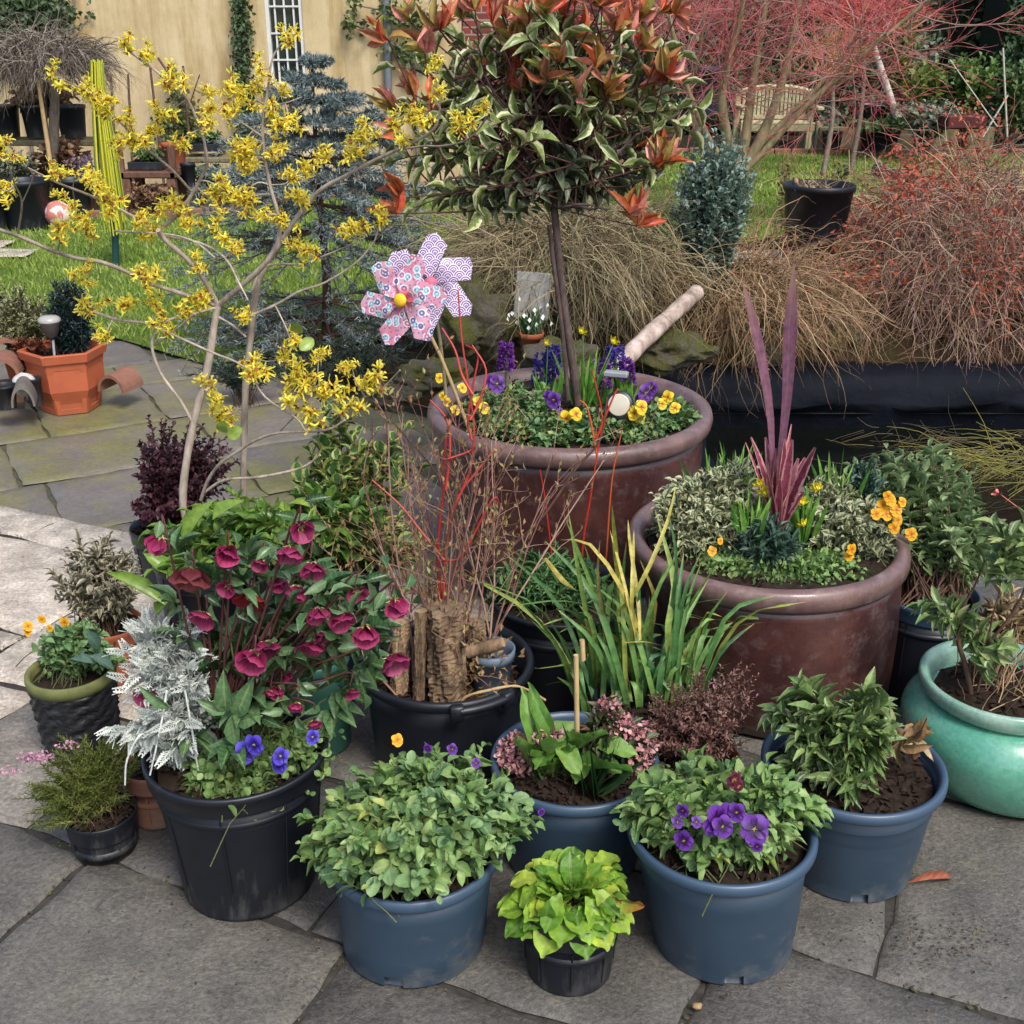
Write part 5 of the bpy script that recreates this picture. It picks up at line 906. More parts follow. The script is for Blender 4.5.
grow(t, top, tp[::2], ROUND, .026, .0095, 13, m_pansy, m_stem_green, r=.0016, t0=.4, jb=.05, sag=.15, ang0=1.35, ang1=.5, lv=.5); grow(t, top, tp[1::2] * [1, 1, 1.01], OVC, .029, .0090, 13, m_pansy2, m_stem_yel, r=.0018, t0=.4, jb=.05, sag=.15, ang0=1.3, ang1=.4, lv=.5)
Pt = stemcurves(top, tips_px(318, 872, 22, 22, Y - .05, 14, -1), 7, .5, .03); 
faces(t, 'purple', [(428, 748, 7), (452, 749, 8), (476, 763, 7), (541, 812, 6)], Y - .03); faces(t, 'orange', [(397, 740, 9), (452, 878, 6)], Y - .05)
# B
t, top, Y = plant('B', 'pansy_plants', 'green pansies with dark purple flowers in the front right blue pot', 'pansies')
tp = np.concatenate([tips_px(660, 812, 44, 36, Y, 75, -.4), tips_px(768, 812, 56, 40, Y, 85, -.4), tips_px(725, 840, 50, 30, Y - .06, 60, -.4), tips_px(720, 790, 80, 26, Y + .08, 70, -.2)])
grow(t, top, tp[::3], ROUND, .026, .0095, 13, m_pansy, m_stem_green, r=.0016, t0=.4, jb=.06, ang0=1.35, ang1=.5, lv=.5); grow(t, top, np.concatenate([tp[1::3], tp[2::3]]), OVC, .030, .0090, 13, m_pansy2, m_stem_green, r=.0016, t0=.4, jb=.06, ang0=1.3, ang1=.4, lv=.5)
faces(t, 'purple', [(716, 818, 25), (754, 829, 21), (737, 812, 13), (684, 840, 14), (722, 826, 16), (761, 826, 13), (677, 822, 9), (683, 810, 10), (757, 846, 9), (696, 822, 8)], Y - .13); faces(t, 'maroon', [(733, 779, 12), (738, 786, 9)], Y - .05)
# C rhododendron
m_rho = leafmat('rhodo_leaf', [(.045, .085, .025), (.09, .16, .045), (.17, .26, .08), (.27, .31, .13)], edge=(.24, .27, .13), ew=.95, vein=.15, tr=.15, rough=.35)
t, top, Y = plant('C', 'young_rhododendron', 'young rhododendron with upright leaf whorls in the blue pot beside the green jar', 'rhododendron')
tp = np.concatenate([tips_px(800, 716, 30, 40, Y, 16, -.3), tips_px(865, 725, 34, 42, Y, 22, -.4), tips_px(830, 760, 50, 30, Y - .03, 26, -.5)])
grow(t, top, tp, LAN, .048, .0082, 17, m_rho, m_stem_brown, r=.003, t0=.35, ang0=1.3, ang1=.35, jb=.03)
lb = MB(); c = P(905, 742, Y - .02); inst(lb, OVC, c + rng.normal(0, .012, (16, 3)), rng.normal(0, .5, (16, 3)) + [.5, 0, .3], rng.normal(0, 1, (16, 3)), .055, .010); lb.build('dead_leaves', m_dryleaf, t, label='crisp brown dead leaves')
# D: primula + buds
m_prim = leafmat('primula_leaf', [(.08, .20, .03), (.14, .30, .05), (.22, .38, .08)], vein=.12, tr=.35, rough=.45)
t, top, Y = plant('D', 'primula_leaves', 'upright bright green strap leaves with a cane in the middle blue pot', 'primula')
lb = MB()
for (x0, y0, x1, y1, w) in ((545, 790, 538, 705, 24), (548, 790, 556, 700, 26), (560, 790, 580, 706, 26), (535, 792, 524, 712, 18), (540, 808, 534, 735, 15), (570, 790, 602, 716, 22), (560, 790, 572, 726, 24), (552, 790, 618, 722, 18), (550, 796, 556, 736, 22), (560, 792, 542, 738, 22), (556, 780, 590, 698, 20), (550, 780, 545, 692, 18), (556, 790, 530, 722, 18)):
    a, b = P(x0, y0, Y - .03), P(x1, y1, Y - rng.uniform(.0, .06)); s = S(Y, .3); inst(lb, CRINK, [a], [b - a], [[rng.uniform(-.4, .4), -1 if rng.random() < .4 else 1, .5]], np.linalg.norm(b - a) * .92, w / 2 / s * 1.05)
for k in range(16):
    a = P(rng.uniform(545, 600), rng.uniform(735, 765), Y + rng.uniform(-.04, .04)); dx = rng.uniform(-1, 1); inst(lb, CRINK, [a], [[dx, rng.uniform(-.8, .2), rng.uniform(.1, .9)]], [[-dx * .5, -.3, 1]], rng.uniform(.06, .10), .021)
lb.build('leaves', m_prim, t)
lb = MB(); n = 26; a = np.repeat(P(590, 795, Y - .05)[None], n, 0) + rng.normal(0, .012, (n, 3)); b = P(596, 745, Y - .05) + rng.normal(0, 1, (n, 3)) * [.035, .03, .02]; inst(lb, BLADE, a, b - a, [0, -1, .2], np.linalg.norm(b - a, axis=1), .005); lb.build('narrow_leaves', m_blade, t)
mb = MB(); tube1(mb, [P(578, 790, Y - .02), P(576, 655, Y - .02)], .0055, .0052, 8, 2); tag(mb.build('cane', m_cane), 'short bamboo cane standing in the middle blue pot', 'cane')
m_bud = rampmat('pink_buds', [(.28, .10, .10), (.42, .20, .20), (.50, .30, .29), (.36, .12, .16)], .5)
def budplant(key, label, clusters, Yo=0.0):
    t, top, Y = plant(key, 'skimmia', label, 'skimmia'); Y += Yo; pts = []; tipsl = []
    for (x, y, rx, ry) in clusters: pts.append(tips_px(x, y, rx, ry, Y, int(rx * ry * .55), -.6, shell=.3)); tipsl.append(tips_px(x, y + 6, rx, ry, Y, 14, -.5))
    tipsl = np.concatenate(tipsl); cv = stemcurves(top, tipsl, 6, .1, .04); sb = MB(); tubes(sb, cv, np.full((len(cv), 6), .0018), 4); sb.build('stems', m_stem_brown, t)
    mb = MB(); pts = np.concatenate(pts); n = len(pts); 
    for q in range(2): inst(mb, ROUND, pts, rng.normal(0, 1, (n, 3)), rng.normal(0, 1, (n, 3)), rng.uniform(.008, .013, n), .0045)
    mb.build('buds', m_bud, t); pos, d, up, tt = along(cv, 8, .4, .95); lb = MB(); inst(lb, LAN, pos, d, up, .035, .008); lb.build('leaves', leafmat('skimmia_leaf', [(.02, .04, .015), (.05, .07, .03), (.12, .06, .04)], tr=.1), t); return t
budplant('D', 'skimmia with clusters of tiny pink buds around the strap leaves in the middle blue pot', [(524, 755, 28, 22), (545, 745, 22, 18), (592, 786, 24, 20), (575, 795, 20, 12), (634, 742, 22, 26), (640, 765, 18, 16), (622, 725, 16, 14), (610, 708, 10, 12)])
# F: primrose
m_crk = leafmat('primrose_leaf', [(.09, .22, .02), (.17, .34, .03), (.30, .48, .05), (.45, .52, .06)], vein=.16, tr=.4, rough=.45)
t, top, Y = plant('Fp', 'primrose', 'lime green crinkled primrose in the small black pot, one leaf edged brown', 'primrose')
n = 110; u = rng.random(n) ** .75; a = rng.uniform(0, TAU, n); s = S(Y, .25); base = top + np.stack([np.cos(a), np.sin(a), np.zeros(n)], 1) * .015
d = np.stack([np.cos(a) * u, np.sin(a) * u, 1.05 - .85 * u], 1); L = rng.uniform(27, 42, n) / s * (.75 + .5 * u); lb = MB(); bs_ = base + [0, 0, .005] + d * [[.012, .012, .03]]; bs_[:, 0] += d[:, 0] * .012
inst(lb, CRINK, bs_, d, np.stack([-np.cos(a) * .8, -np.sin(a) * .8, np.ones(n)], 1), L, L * .36); 
n = 30; a = rng.uniform(0, TAU, n); inst(lb, CRINK, top + np.stack([np.cos(a) * .05, np.sin(a) * .05, rng.uniform(.03, .075, n)], 1), np.stack([np.cos(a), np.sin(a), rng.uniform(-.5, .5, n)], 1), np.stack([-np.cos(a) * .2, -np.sin(a) * .2, np.ones(n)], 1), .055, .02); lb.build('leaves', m_crk, t)
lb = MB(); c = P(612, 897, Y - .07); inst(lb, CRINK, [c], [P(645, 918, Y - .1) - c], [[-.3, -1, .1]], .055, .014, np.array([.2])); lb.build('brown_leaf', leafmat('browned_leaf', [(.15, .20, .02)], vein=.1, tip=(.20, .06, .015), tipw=.4, tr=0, spec=.1, rough=.8, spots=(.16, .07, .02)), t, label='yellow leaf browned at the edge')
lb = MB(); c = P(548, 900, Y - .08); inst(lb, CRINK, [c], [P(545, 945, Y - .1) - c], [[0, -1, .3]], .05, .016); lb.build('drooping_leaf', m_crk, t)
# E: hellebore + pansies
m_helleaf = leafmat('hellebore_leaf', [(.018, .05, .02), (.04, .10, .035), (.09, .17, .07), (.17, .25, .14)], vein=.12, tr=.15, rough=.32)
m_helst = barkmat('hellebore_stem', (.06, .018, .02), (.10, .04, .035), 60, .5)
t, top, Y = plant('E', 'blue_pansies', 'low bright green pansies with blue flowers round the rim of the tall black pot', 'pansies')
tp = np.concatenate([tips_px(255, 770, 76, 22, Y - .02, 130, -.4), tips_px(300, 745, 50, 24, Y, 50, -.2), tips_px(215, 775, 34, 18, Y - .07, 46, -.4)]); grow(t, top, tp, ROUND, .02, .0085, 10, m_pansy2, m_stem_green, r=.0013, t0=.4, jb=.07, ang0=1.35, ang1=.7)
faces(t, 'blue', [(245, 752, 16), (255, 744, 15), (280, 763, 14), (281, 756, 12), (313, 737, 10)], Y - .14)
t, top, Y = plant('E', 'hellebore', 'tall hellebore with many nodding magenta flowers in the tall black pot', 'hellebore')
HF = [(161, 535, 17), (228, 549, 17), (300, 525, 15), (290, 546, 16), (229, 585, 11), (205, 612, 16), (252, 593, 17), (297, 585, 14), (311, 562, 15), (317, 607, 15), (339, 614, 15), (356, 589, 12), (393, 599, 18), (365, 626, 18), (390, 655, 18), (254, 652, 19), (269, 640, 17), (311, 641, 15), (286, 671, 9), (279, 687, 11), (297, 702, 9), (155, 689, 17), (351, 689, 9), (314, 720, 8), (192, 567, 19), (278, 578, 12), (262, 560, 10), (320, 632, 10), (270, 690, 7)]
sb = MB(); mids = []
for k, (x, y, r) in enumerate(HF):
    c = P(x, y, Y - rng.uniform(.02, .14)); s = S(c[1], c[2]); dx = (x - 260) / 140; d = nrm(np.array([dx * .5 + rng.uniform(-.3, .3), -1, rng.uniform(-1.1, -.1)])); me = HM[k % 6] if k not in (6, 24, 1) else (HM[6] if k == 6 else HM[7] if k == 24 else HM[1]); put(me, 'flower', t, c, euler_to(d, rng.uniform(0, 6)), r / s / .028)
    att = c - d * .008; j = top + np.array([dx * .06, -.02, .10 + .12 * rng.random()]); tube1(sb, [top + [dx * .02 + rng.normal(0, .015), rng.normal(0, .02), -.01], j, j * .35 + att * .65 + [0, 0, .02], att + [0, .01, .022], att], .0032, .0016, 6, 4)
    mids.append(att)
sb.build('stems', m_helst, t)
mids = np.array(mids); n = 150; lb = MB(); p = mids[rng.integers(0, len(mids), n)] + rng.normal(0, .022, (n, 3)) + [0, .02, -.01]; inst(lb, LAN, p, rng.normal(0, 1, (n, 3)) + [0, 0, -.1], rng.normal(0, 1, (n, 3)) + [0, -1, 1], rng.uniform(.03, .05, n), .009); 
# palmate leaves
hubs = np.concatenate([tips_px(270, 640, 100, 95, Y + .06, 46, -.8), tips_px(235, 715, 60, 30, Y - .02, 6, -1), tips_px(330, 610, 60, 60, Y + .08, 20, -1)]); cv = stemcurves(top, hubs, 6, .1, .03); s2 = MB(); tubes(s2, cv, np.full((len(cv), 6), .002), 5); s2.build('leaf_stalks', m_stem_green, t)
for h in hubs:
    out = nrm(h - top + np.array([0, -.10, -.05])); k = 6; a = np.linspace(-1.7, 1.7, k) + rng.normal(0, .12, k); side = nrm(np.cross(out, [0, 0, 1])); upv = nrm(np.cross(side, out)) + np.array([0, -.4, .4]); d = out * np.cos(a)[:, None] + side * np.sin(a)[:, None] + [0, 0, -.25]; inst(lb, LAN, np.repeat(h[None], k, 0), d, np.repeat(upv[None], k, 0), .062 * rng.uniform(.8, 1.15, k), .0145, np.clip(rng.random() * .7 + rng.random(k) * .3, 0, 1))
lb.build('leaves', m_helleaf, t)
lb = MB(); 
for (x0, y0, x1, y1, w) in ((226, 712, 222, 678, 17), (236, 716, 250, 684, 18), (228, 712, 198, 702, 12), (232, 714, 234, 748, 15), (236, 722, 258, 718, 14), (170, 708, 140, 690, 10)):
    a, b = P(x0, y0, Y - .12), P(x1, y1, Y - .14); inst(lb, OV, [a], [b - a], [[.1, -1, .4]], np.linalg.norm(b - a), w / 2 / S(Y, .3), np.array([.6]))
lb.build('front_leaves', m_helleaf, t)
# green and lime shrub behind the hellebore
m_lime = leafmat('lime_leaf', [(.03, .08, .015), (.08, .17, .03), (.17, .29, .045), (.30, .40, .07)], vein=.12, tr=.35, rough=.3)
m_var2 = leafmat('green_yellow_var', [(.03, .09, .03), (.06, .14, .04)], edge=(.34, .36, .10), ew=.55, vein=0, tr=.2, rough=.35)
t, top, Y = plant('X', 'skimmia_shrub', 'glossy lime green shrub behind the hellebore flowers', 'shrub')
tp = np.concatenate([tips_px(240, 525, 75, 38, Y, 34, -.4), tips_px(330, 530, 60, 50, Y, 34, -.4), tips_px(180, 555, 45, 35, Y - .1, 16, -.4)]); grow(t, top, tp, OV, .046, .0125, 14, m_lime, m_stem_green, r=.003, t0=.5, ang0=1.3, ang1=.3, jb=.05)
lb = MB(); a = P(157, 597, Y - .1)
for (x0, y0, x1, y1, w) in ((165, 605, 110, 568, 15), (172, 575, 146, 552, 16), (170, 600, 150, 620, 14), (186, 545, 205, 500, 16), (213, 520, 238, 498, 14)): 
    a, b = P(x0, y0, Y - .15), P(x1, y1, Y - .15); inst(lb, OV, [a], [b - a], [[0, -.6, 1]], np.linalg.norm(b - a), w / 2 / S(Y, .3), np.array([.7]))
lb.build('side_leaves', m_lime, t)
t, top, Y = plant('X', 'euonymus', 'yellow edged euonymus between the witch hazel and the red stems', 'euonymus')
tp = np.concatenate([tips_px(350, 480, 60, 55, Y + .2, 44, -.8), tips_px(395, 460, 34, 40, Y + .25, 18, -.8), tips_px(330, 410, 40, 26, Y + .35, 8, -.6), tips_px(385, 540, 50, 40, Y + .05, 36, -.6)]); grow(t, top, tp, ROUND, .042, .0165, 10, m_var2, m_stem_brown, r=.003, t0=.45, jb=.05)
lb = MB()
for (x, y) in ((228, 438), (297, 322), (300, 350), (222, 432)):
    c = P(x, y, 2.75); inst(lb, ROUND, [c], [rng.normal(0, .6, 3) + [0, 0, .6]], [[.1, -1, .3]], .044, .016, np.array([.9]))
lb.build('large_leaves', m_lime, t)
# purple hebe
t, top, Y = plant('V', 'purple_hebe', 'dark purple leaved hebe between the path and the witch hazel stems', 'hebe')
m_hebe = leafmat('hebe_purple', [(.03, .010, .016), (.07, .022, .032), (.13, .05, .06)], vein=0, tr=.15, rough=.45); tp = np.concatenate([tips_px(172, 455, 40, 46, Y, 70, -.6), tips_px(215, 470, 30, 50, Y + .05, 40, -.7), tips_px(180, 500, 52, 26, Y - .05, 50, -.8)]); grow(t, top, tp, OV, .021, .0078, 26, m_hebe, m_stem_brown, r=.002, t0=.25, jb=.02)
# dusty miller
m_dm = leafmat('silver_leaf', [(.34, .38, .35), (.52, .56, .51), (.66, .69, .63)], vein=0, tr=.15, rough=.8)
b = P(168, 700, POTS['E']['Y'] - .02); t = thing('silver_ragwort', 'lacy silver grey ragwort between the textured pot and the tall black pot', 'silver ragwort', [b[0], b[1] + .05, .20]); cb = np.array([b[0] + .015, b[1] + .06, .22]); Yd = b[1]
tp = np.concatenate([tips_px(168, 660, 44, 46, Yd, 34, -.6), tips_px(160, 720, 46, 44, Yd - .03, 30, -1), tips_px(150, 640, 22, 30, Yd, 8, 0)]); cv = stemcurves(cb, tp, 6, .2, .015); sb = MB(); tubes(sb, cv, np.full((len(cv), 6), .0018), 5); sb.build('stems', m_dm, t)
pos, d, up, tt = along(cv, 15, .2, 1, 1.35, .4, jit=.4); d = d + [0, -.2, -.2]; lb = MB(); inst(lb, FEATH, pos, d, up + [0, -1, .3], (Lf := rng.uniform(.030, .052, len(pos))), Lf * .62)
# FEATH x is in length units already, scale width with length
lb.build('leaves', m_dm, t)
mb = MB(); b2_ = G(165, 800); 
for pts in ([P(167, 690, Yd - .07), P(160, 730, Yd - .1), P(150, 775, Yd - .1)], [P(150, 740, Yd - .08), P(140, 735, Yd - .1), P(127, 760, Yd - .1), P(125, 785, Yd - .1)], [P(185, 690, Yd - .07), P(192, 730, Yd - .08), P(198, 770, Yd - .06)]): tube1(mb, pts, .0022, .0018, 6, 4)
mb.build('hanging_stalks', m_dm, t)
# heather in small grey pot
m_heath = leafmat('heather_leaf', [(.06, .10, .015), (.13, .17, .03), (.20, .22, .06)], vein=0, tr=.2); t, top, Y = plant('Gp', 'heather', 'green heather with a few pink tips sprawling from the small grey pot', 'heather')
tp = np.concatenate([tips_px(85, 775, 60, 42, Y, 90, -.3), tips_px(45, 805, 36, 30, Y - .03, 34, -.8), tips_px(120, 760, 30, 36, Y + .03, 30, -.2)]); cv = grow(t, top, tp, NEED, .013, .0018, 60, m_heath, m_stem_brown, r=.0013, t0=.2, ang0=.9, ang1=.6, jb=.02, wig=.02)
mb = MB()
for (x, y) in ((25, 757), (38, 755), (48, 758), (10, 771), (68, 745), (30, 760)): q = P(x, y, Y - .02) + rng.normal(0, 1, (26, 3)) * [.010, .006, .004]; inst(mb, TINY, q, rng.normal(0, 1, (26, 3)), rng.normal(0, 1, (26, 3)), .008, .003)
mb.build('flower_tips', rampmat('heather_pink', [(.35, .14, .22), (.5, .28, .36)], .6), t)
# dry brown heather
t, top, Y = plant('L', 'dry_heather', 'dry reddish brown heather between the grass and the blue pots', 'heather'); m_dh = leafmat('dry_heather_leaf', [(.07, .03, .025), (.15, .07, .055), (.24, .13, .10), (.26, .15, .15)], vein=0, tr=.15)
tp = np.concatenate([tips_px(700, 720, 62, 56, Y, 130, -.4), tips_px(735, 700, 30, 50, Y + .05, 40, 0), tips_px(665, 730, 34, 34, Y, 40, -.6)]); grow(t, top, tp, TINY, .012, .0026, 40, m_dh, m_stem_brown, r=.0015, t0=.2, ang0=1.0, ang1=.6, jb=.02, wig=.025)
# grass
m_gr = leafmat('iris_blade', [(.04, .12, .04), (.09, .21, .06), (.17, .31, .08), (.32, .38, .08)], vein=0, tr=.3, tip=(.42, .30, .10), tipw=.9); m_gry = leafmat('yellow_blade', [(.42, .30, .10), (.50, .42, .10), (.34, .36, .07)], vein=0, tr=.3)
t, top, Y = plant('K', 'iris_grass', 'tall clump of green and straw yellow iris like blades before the brown glazed pot', 'grass')
def pxblades(par, lst, Y, mt, name, wpx=5.5, jy=.08, K=9):
    Ps = []; Ws = []
    for b_ in lst:
        pts = np.array([P(x, y, Y + jy * math.sin(i * 1.1 + len(Ps))) for i, (x, y) in enumerate(b_)]); q = path(pts, 6); idx = np.linspace(0, len(q) - 1, K); i = np.minimum(idx.astype(int), len(q) - 2); f = (idx - i)[:, None]; Ps.append(q[i] * (1 - f) + q[i + 1] * f); Ws.append(wpx / S(Y, .4))
    Ps = np.array(Ps); n = len(Ps); ribbons(par, Ps, np.array(Ws) * rng.uniform(.7, 1.2, n), mt, name, side=nrm(np.stack([np.ones(n), rng.normal(0, .5, n), rng.normal(0, .2, n)], 1)), prof=[.6, .8, .95, 1, 1, .9, .75, .5, .05])
green = []
for k in range(95):
    x0 = rng.uniform(585, 690); f = (x0 - 640) / 60; L = rng.uniform(70, 200); lean = min(.55, f * .3 + rng.normal(0, .2)); green.append([(x0, 745 + rng.uniform(-15, 15)), (x0 + lean * L * .25, 745 - L * .4), (x0 + lean * L * .65, 745 - L * .78), (x0 + lean * L * 1.35, 745 - L * rng.uniform(.72, 1.1))])
green += [[(630, 730), (612, 640), (585, 570), (566, 520)], [(600, 730), (590, 640), (578, 570), (568, 510)], [(672, 690), (671, 620), (677, 560), (668, 510)], [(672, 690), (668, 630), (674, 580), (655, 510)], [(670, 690), (640, 660), (600, 670), (578, 690)], [(655, 690), (630, 675), (600, 685), (580, 700)], [(660, 650), (620, 640), (580, 660), (540, 668), (535, 667)], [(640, 640), (600, 610), (560, 600), (510, 606)], [(640, 640), (600, 625), (570, 610), (530, 615)], [(670, 650), (650, 660), (665, 690), (672, 715)], [(676, 700), (688, 690), (684, 650), (672, 620)], [(640, 720), (648, 640), (600, 590), (575, 540)]]
pxblades(t, green, Y + .05, m_gr, 'green_blades', 5.5)
pxblades(t, [[(620, 720), (618, 640), (618, 590), (612, 540)], [(640, 650), (622, 600), (615, 540), (612, 505)], [(645, 700), (640, 640), (622, 590), (590, 545), (560, 540)], [(612, 615), (630, 600), (650, 565), (668, 520), (676, 485)], [(637, 640), (628, 600), (618, 560), (610, 530)], [(625, 643), (650, 643), (680, 652)], [(580, 625), (600, 640), (615, 650)], [(655, 700), (650, 640), (655, 600), (640, 560)], [(600, 700), (605, 640), (598, 580), (600, 540)], [(545, 558), (562, 580), (575, 590)], [(632, 640), (632, 600), (633, 560), (634, 530)], [(640, 640), (638, 600), (630, 545), (628, 520)]], Y + .02, m_gry, 'straw_blades', 4.5)
mb = MB(); tube1(mb, [P(583, 660, Y - .05), P(582, 640, Y - .05)], .006, .006, 7, 2); mb.build('cut_stem', m_cane, t)
# J: dianthus
t, top, Y = plant('J', 'dianthus', 'low blue green dianthus foliage behind the stacked logs', 'dianthus'); m_di = leafmat('dianthus_leaf', [(.04, .11, .04), (.08, .18, .06), (.15, .26, .09)], vein=0, tr=.25)
tp = tips_px(545, 585, 62, 24, Y, 130, -.3, depth=70); grow(t, top, tp, BLADE, .032, .0032, 12, m_di, m_stem_green, r=.0015, t0=.3, jb=.07, ang0=1.1, ang1=.5)
# ---------------------------------------------------------------- I: logs and stems
P_ = POTS['I']; Yi = P_['Y']; top = P_['top']; m_logbark = barkmat('log_bark', (.03, .02, .013), (.33, .22, .13), 30, .95, 1.0); m_logend = barkmat('log_end', (.30, .22, .14), (.16, .10, .06), 40)
def log(x, ytop, ybot, w, Y, lab, lean=0):
    mb = MB(); s = S(Y, .3); a, b = P(x, ybot, Y), P(x + lean, ytop, Y); K = 40; n = 30; V = []
    for i in range(K):
        f = i / (K - 1); c = a * (1 - f) + b * f
        for j in range(n): r = w / 2 / s * (1 + .10 * math.sin(j * 1.05 + i * .13 + x) + .05 * math.sin(j * 3.3 + i * .4) + .05 * rng.normal()); V.append((c[0] + r * math.cos(j * TAU / n), c[1] + r * math.sin(j * TAU / n), c[2] + rng.normal(0, .0008)))
    Q = [(i * n + j, i * n + (j + 1) % n, (i + 1) * n + (j + 1) % n, (i + 1) * n + j) for i in range(K - 1) for j in range(n)]; V.append(tuple(b + [0, 0, .002])); mb.add(V, Q, None); o0 = len(V) - 1
    mb.T.append(np.array([((K - 1) * n + j, (K - 1) * n + (j + 1) % n, o0) for j in range(n)])); mb.MT.append(np.full(n, 1)); tag(mb.build('upright_log', [m_logbark, m_logend], smooth=False), lab, 'log', 'logs standing in the black tub')
log(400, 620, 692, 17, Yi - .04, 'leftmost thin log in the black tub', 1); log(419, 610, 698, 12, Yi - .07, 'second thin log from the left in the black tub', 2); log(447, 608, 702, 36, Yi - .07, 'thickest rough barked log standing in the black tub', 0); log(431, 604, 676, 15, Yi + .04, 'log behind the thick one in the black tub'); log(476, 622, 690, 18, Yi + .02, 'log at the right of the bundle in the black tub')
mb = MB(); tube1(mb, [P(468, 652, Yi - .06), P(485, 648, Yi - .07), P(503, 642, Yi - .08)], .016, .013, 9, 3, .3); tag(mb.build('root_stump', m_logbark), 'knotty cut root lying across the logs in the black tub', 'root')
c = P(492, 688, Yi - .02); s = S(Yi, .25); tg = thing('grey_pot', 'small pale grey plastic pot standing inside the black tub', 'plant pot', c); mb = MB(); lathe(mb, [(17 / s, 0), (21 / s, 36 / s), (23 / s, 36.5 / s), (23.5 / s, 46 / s), (21.5 / s, 46.5 / s), (20 / s, 36 / s), (16 / s, 2 / s)], c, 32); mb.build('pot_body', plainmat('grey_plastic', (.13, .17, .22), (.09, .12, .16), 10, .5), tg)
# rope handle
R = P_['R']; H = P_['H']; bI = P_['b']; th = TAU * rng.random(0) if False else None; mb = MB(); ang = np.linspace(math.radians(-78), math.radians(-48), 9); q = np.stack([bI[0] + (R + .006) * np.cos(ang), bI[1] + (R + .012) * np.sin(ang), np.full(9, H - .012)], 1); tubes(mb, q[None], np.full((1, 9), .0105), 10, cap=True)
for a in (math.radians(-80), math.radians(-46)): box(mb, (bI[0] + (R + .004) * math.cos(a), bI[1] + (R + .008) * math.sin(a), H - .018), (.022, .03, .04), a, .004)
hd_ = mb.build('handle', m_black, P_['t'])
mb = MB(); q = [P(455, 712, Yi - .14), P(466, 697, Yi - .15), P(490, 690, Yi - .15), P(515, 686, Yi - .13), P(532, 692, Yi - .1), P(545, 700, Yi - .08)]; tube1(mb, q, .0035, .003, 6, 5, .4); mb.build('rope', m_cane, hd_)
# red stems and budding twigs
m_crim = rampmat('stem_crimson', [(.26, .02, .018), (.36, .035, .028), (.34, .07, .045)], .4)
t = thing('red_dogwood', 'bright red dogwood stems rising from the black tub of logs', 'dogwood', top); mb = MB()
RS = [[(440, 640), (440, 600), (438, 545), (443, 495), (446, 440), (458, 405)], [(442, 640), (444, 590), (447, 540), (456, 500), (478, 470), (498, 445)], [(446, 490), (450, 450), (447, 420), (430, 400)], [(444, 560), (420, 530), (400, 505), (372, 480)], [(455, 505), (470, 470), (474, 430), (470, 395), (462, 340), (458, 290)], [(440, 560), (462, 555), (492, 500), (500, 505)], [(445, 460), (468, 452), (472, 448)], [(472, 440), (468, 420), (473, 385), (478, 355), (466, 345)], [(473, 395), (462, 375), (455, 350), (442, 328)], [(470, 420), (480, 400), (486, 370), (472, 345)]]
for q in RS: tube1(mb, [P(x, y, Yi - .03 + .02 * i) for i, (x, y) in enumerate(q)], .0058 if q is RS[0] or q is RS[1] else .0034, .0018, 6, 4)
RS += [[(438, 640), (434, 580), (432, 520), (436, 470), (441, 430)], [(448, 640), (452, 580), (460, 530), (461, 470), (464, 430), (475, 400)], [(443, 560), (426, 500), (418, 450), (420, 410)], [(446, 600), (470, 555), (486, 520), (492, 480)]]
RS2 = [[(590, 640), (582, 560), (590, 500), (597, 455), (602, 415), (592, 370)], [(597, 455), (588, 410), (580, 400)], [(596, 440), (612, 400), (618, 388)], [(558, 640), (552, 560), (545, 500), (540, 470)], [(600, 640), (606, 560), (612, 480), (622, 430)]]
mb.build('stems', m_crim, t)
t2 = thing('orange_dogwood', 'thin orange red stems in front of the big glazed pot', 'dogwood', P(590, 655, 2.85)); mb = MB()
for q in RS2: tube1(mb, [P(x, y, 2.85) for x, y in q], .0034, .0016, 6, 4)
mb.build('stems', m_stem_red, t2)
t = thing('budding_twigs', 'tangle of bare brown twigs with small buds rising from the black tub', 'shrub', top); n = 34; a0_ = top + rng.normal(0, 1, (n, 3)) * [.07, .05, 0]; Pt, Rr, D = branch(a0_, rng.normal(0, .22, (n, 3)) + [0, 0, 1], rng.uniform(.22, .68, n), np.full(n, .0034), 8, .06); mb = MB(); tubes(mb, Pt, Rr, 5)
s2_, d2, l2, r2 = fork(Pt, Rr, D, 5, .3, .5, .4, rng.uniform(.25, .4, n)); P2, R2, D2 = branch(s2_, d2 + [0, 0, .3], l2, r2, 6, .1); tubes(mb, P2, R2, 4); s3, d3, l3, r3 = fork(P2, R2, D2, 2, .2, .5, .5, l2); P3, R3, D3 = branch(s3, d3, l3, np.maximum(r3, .0011), 4, .1); tubes(mb, P3, R3, 3); mb.build('twigs', rampmat('bud_twig', [(.13, .05, .045), (.24, .12, .09), (.34, .22, .16)], .7), t)
mb = MB(); bp = np.concatenate([P3[:, -1], P3[:, 2], P2[:, -1], P2[:, 3]]); n = len(bp); inst(mb, TINY, bp, rng.normal(0, .4, (n, 3)) + [0, 0, 1], rng.normal(0, 1, (n, 3)), rng.uniform(.010, .017, n), .0036); mb.build('buds', rampmat('bud', [(.18, .08, .03), (.24, .16, .07), (.22, .22, .07), (.13, .05, .04)], .6), t)
for q, r in (([(470, 600), (498, 560), (540, 520), (575, 470), (600, 440), (607, 398)], .0042), ([(470, 560), (440, 480), (400, 430), (372, 400)], .0026), ([(455, 600), (500, 520), (520, 470)], .0026), ([(392, 600), (376, 500), (372, 420)], .0024)):
    mb = MB(); tube1(mb, [P(x, y, Yi + .1) for x, y in q], r, r * .5, 6, 4); mb.build('long_twig', m_stem_brown, t)
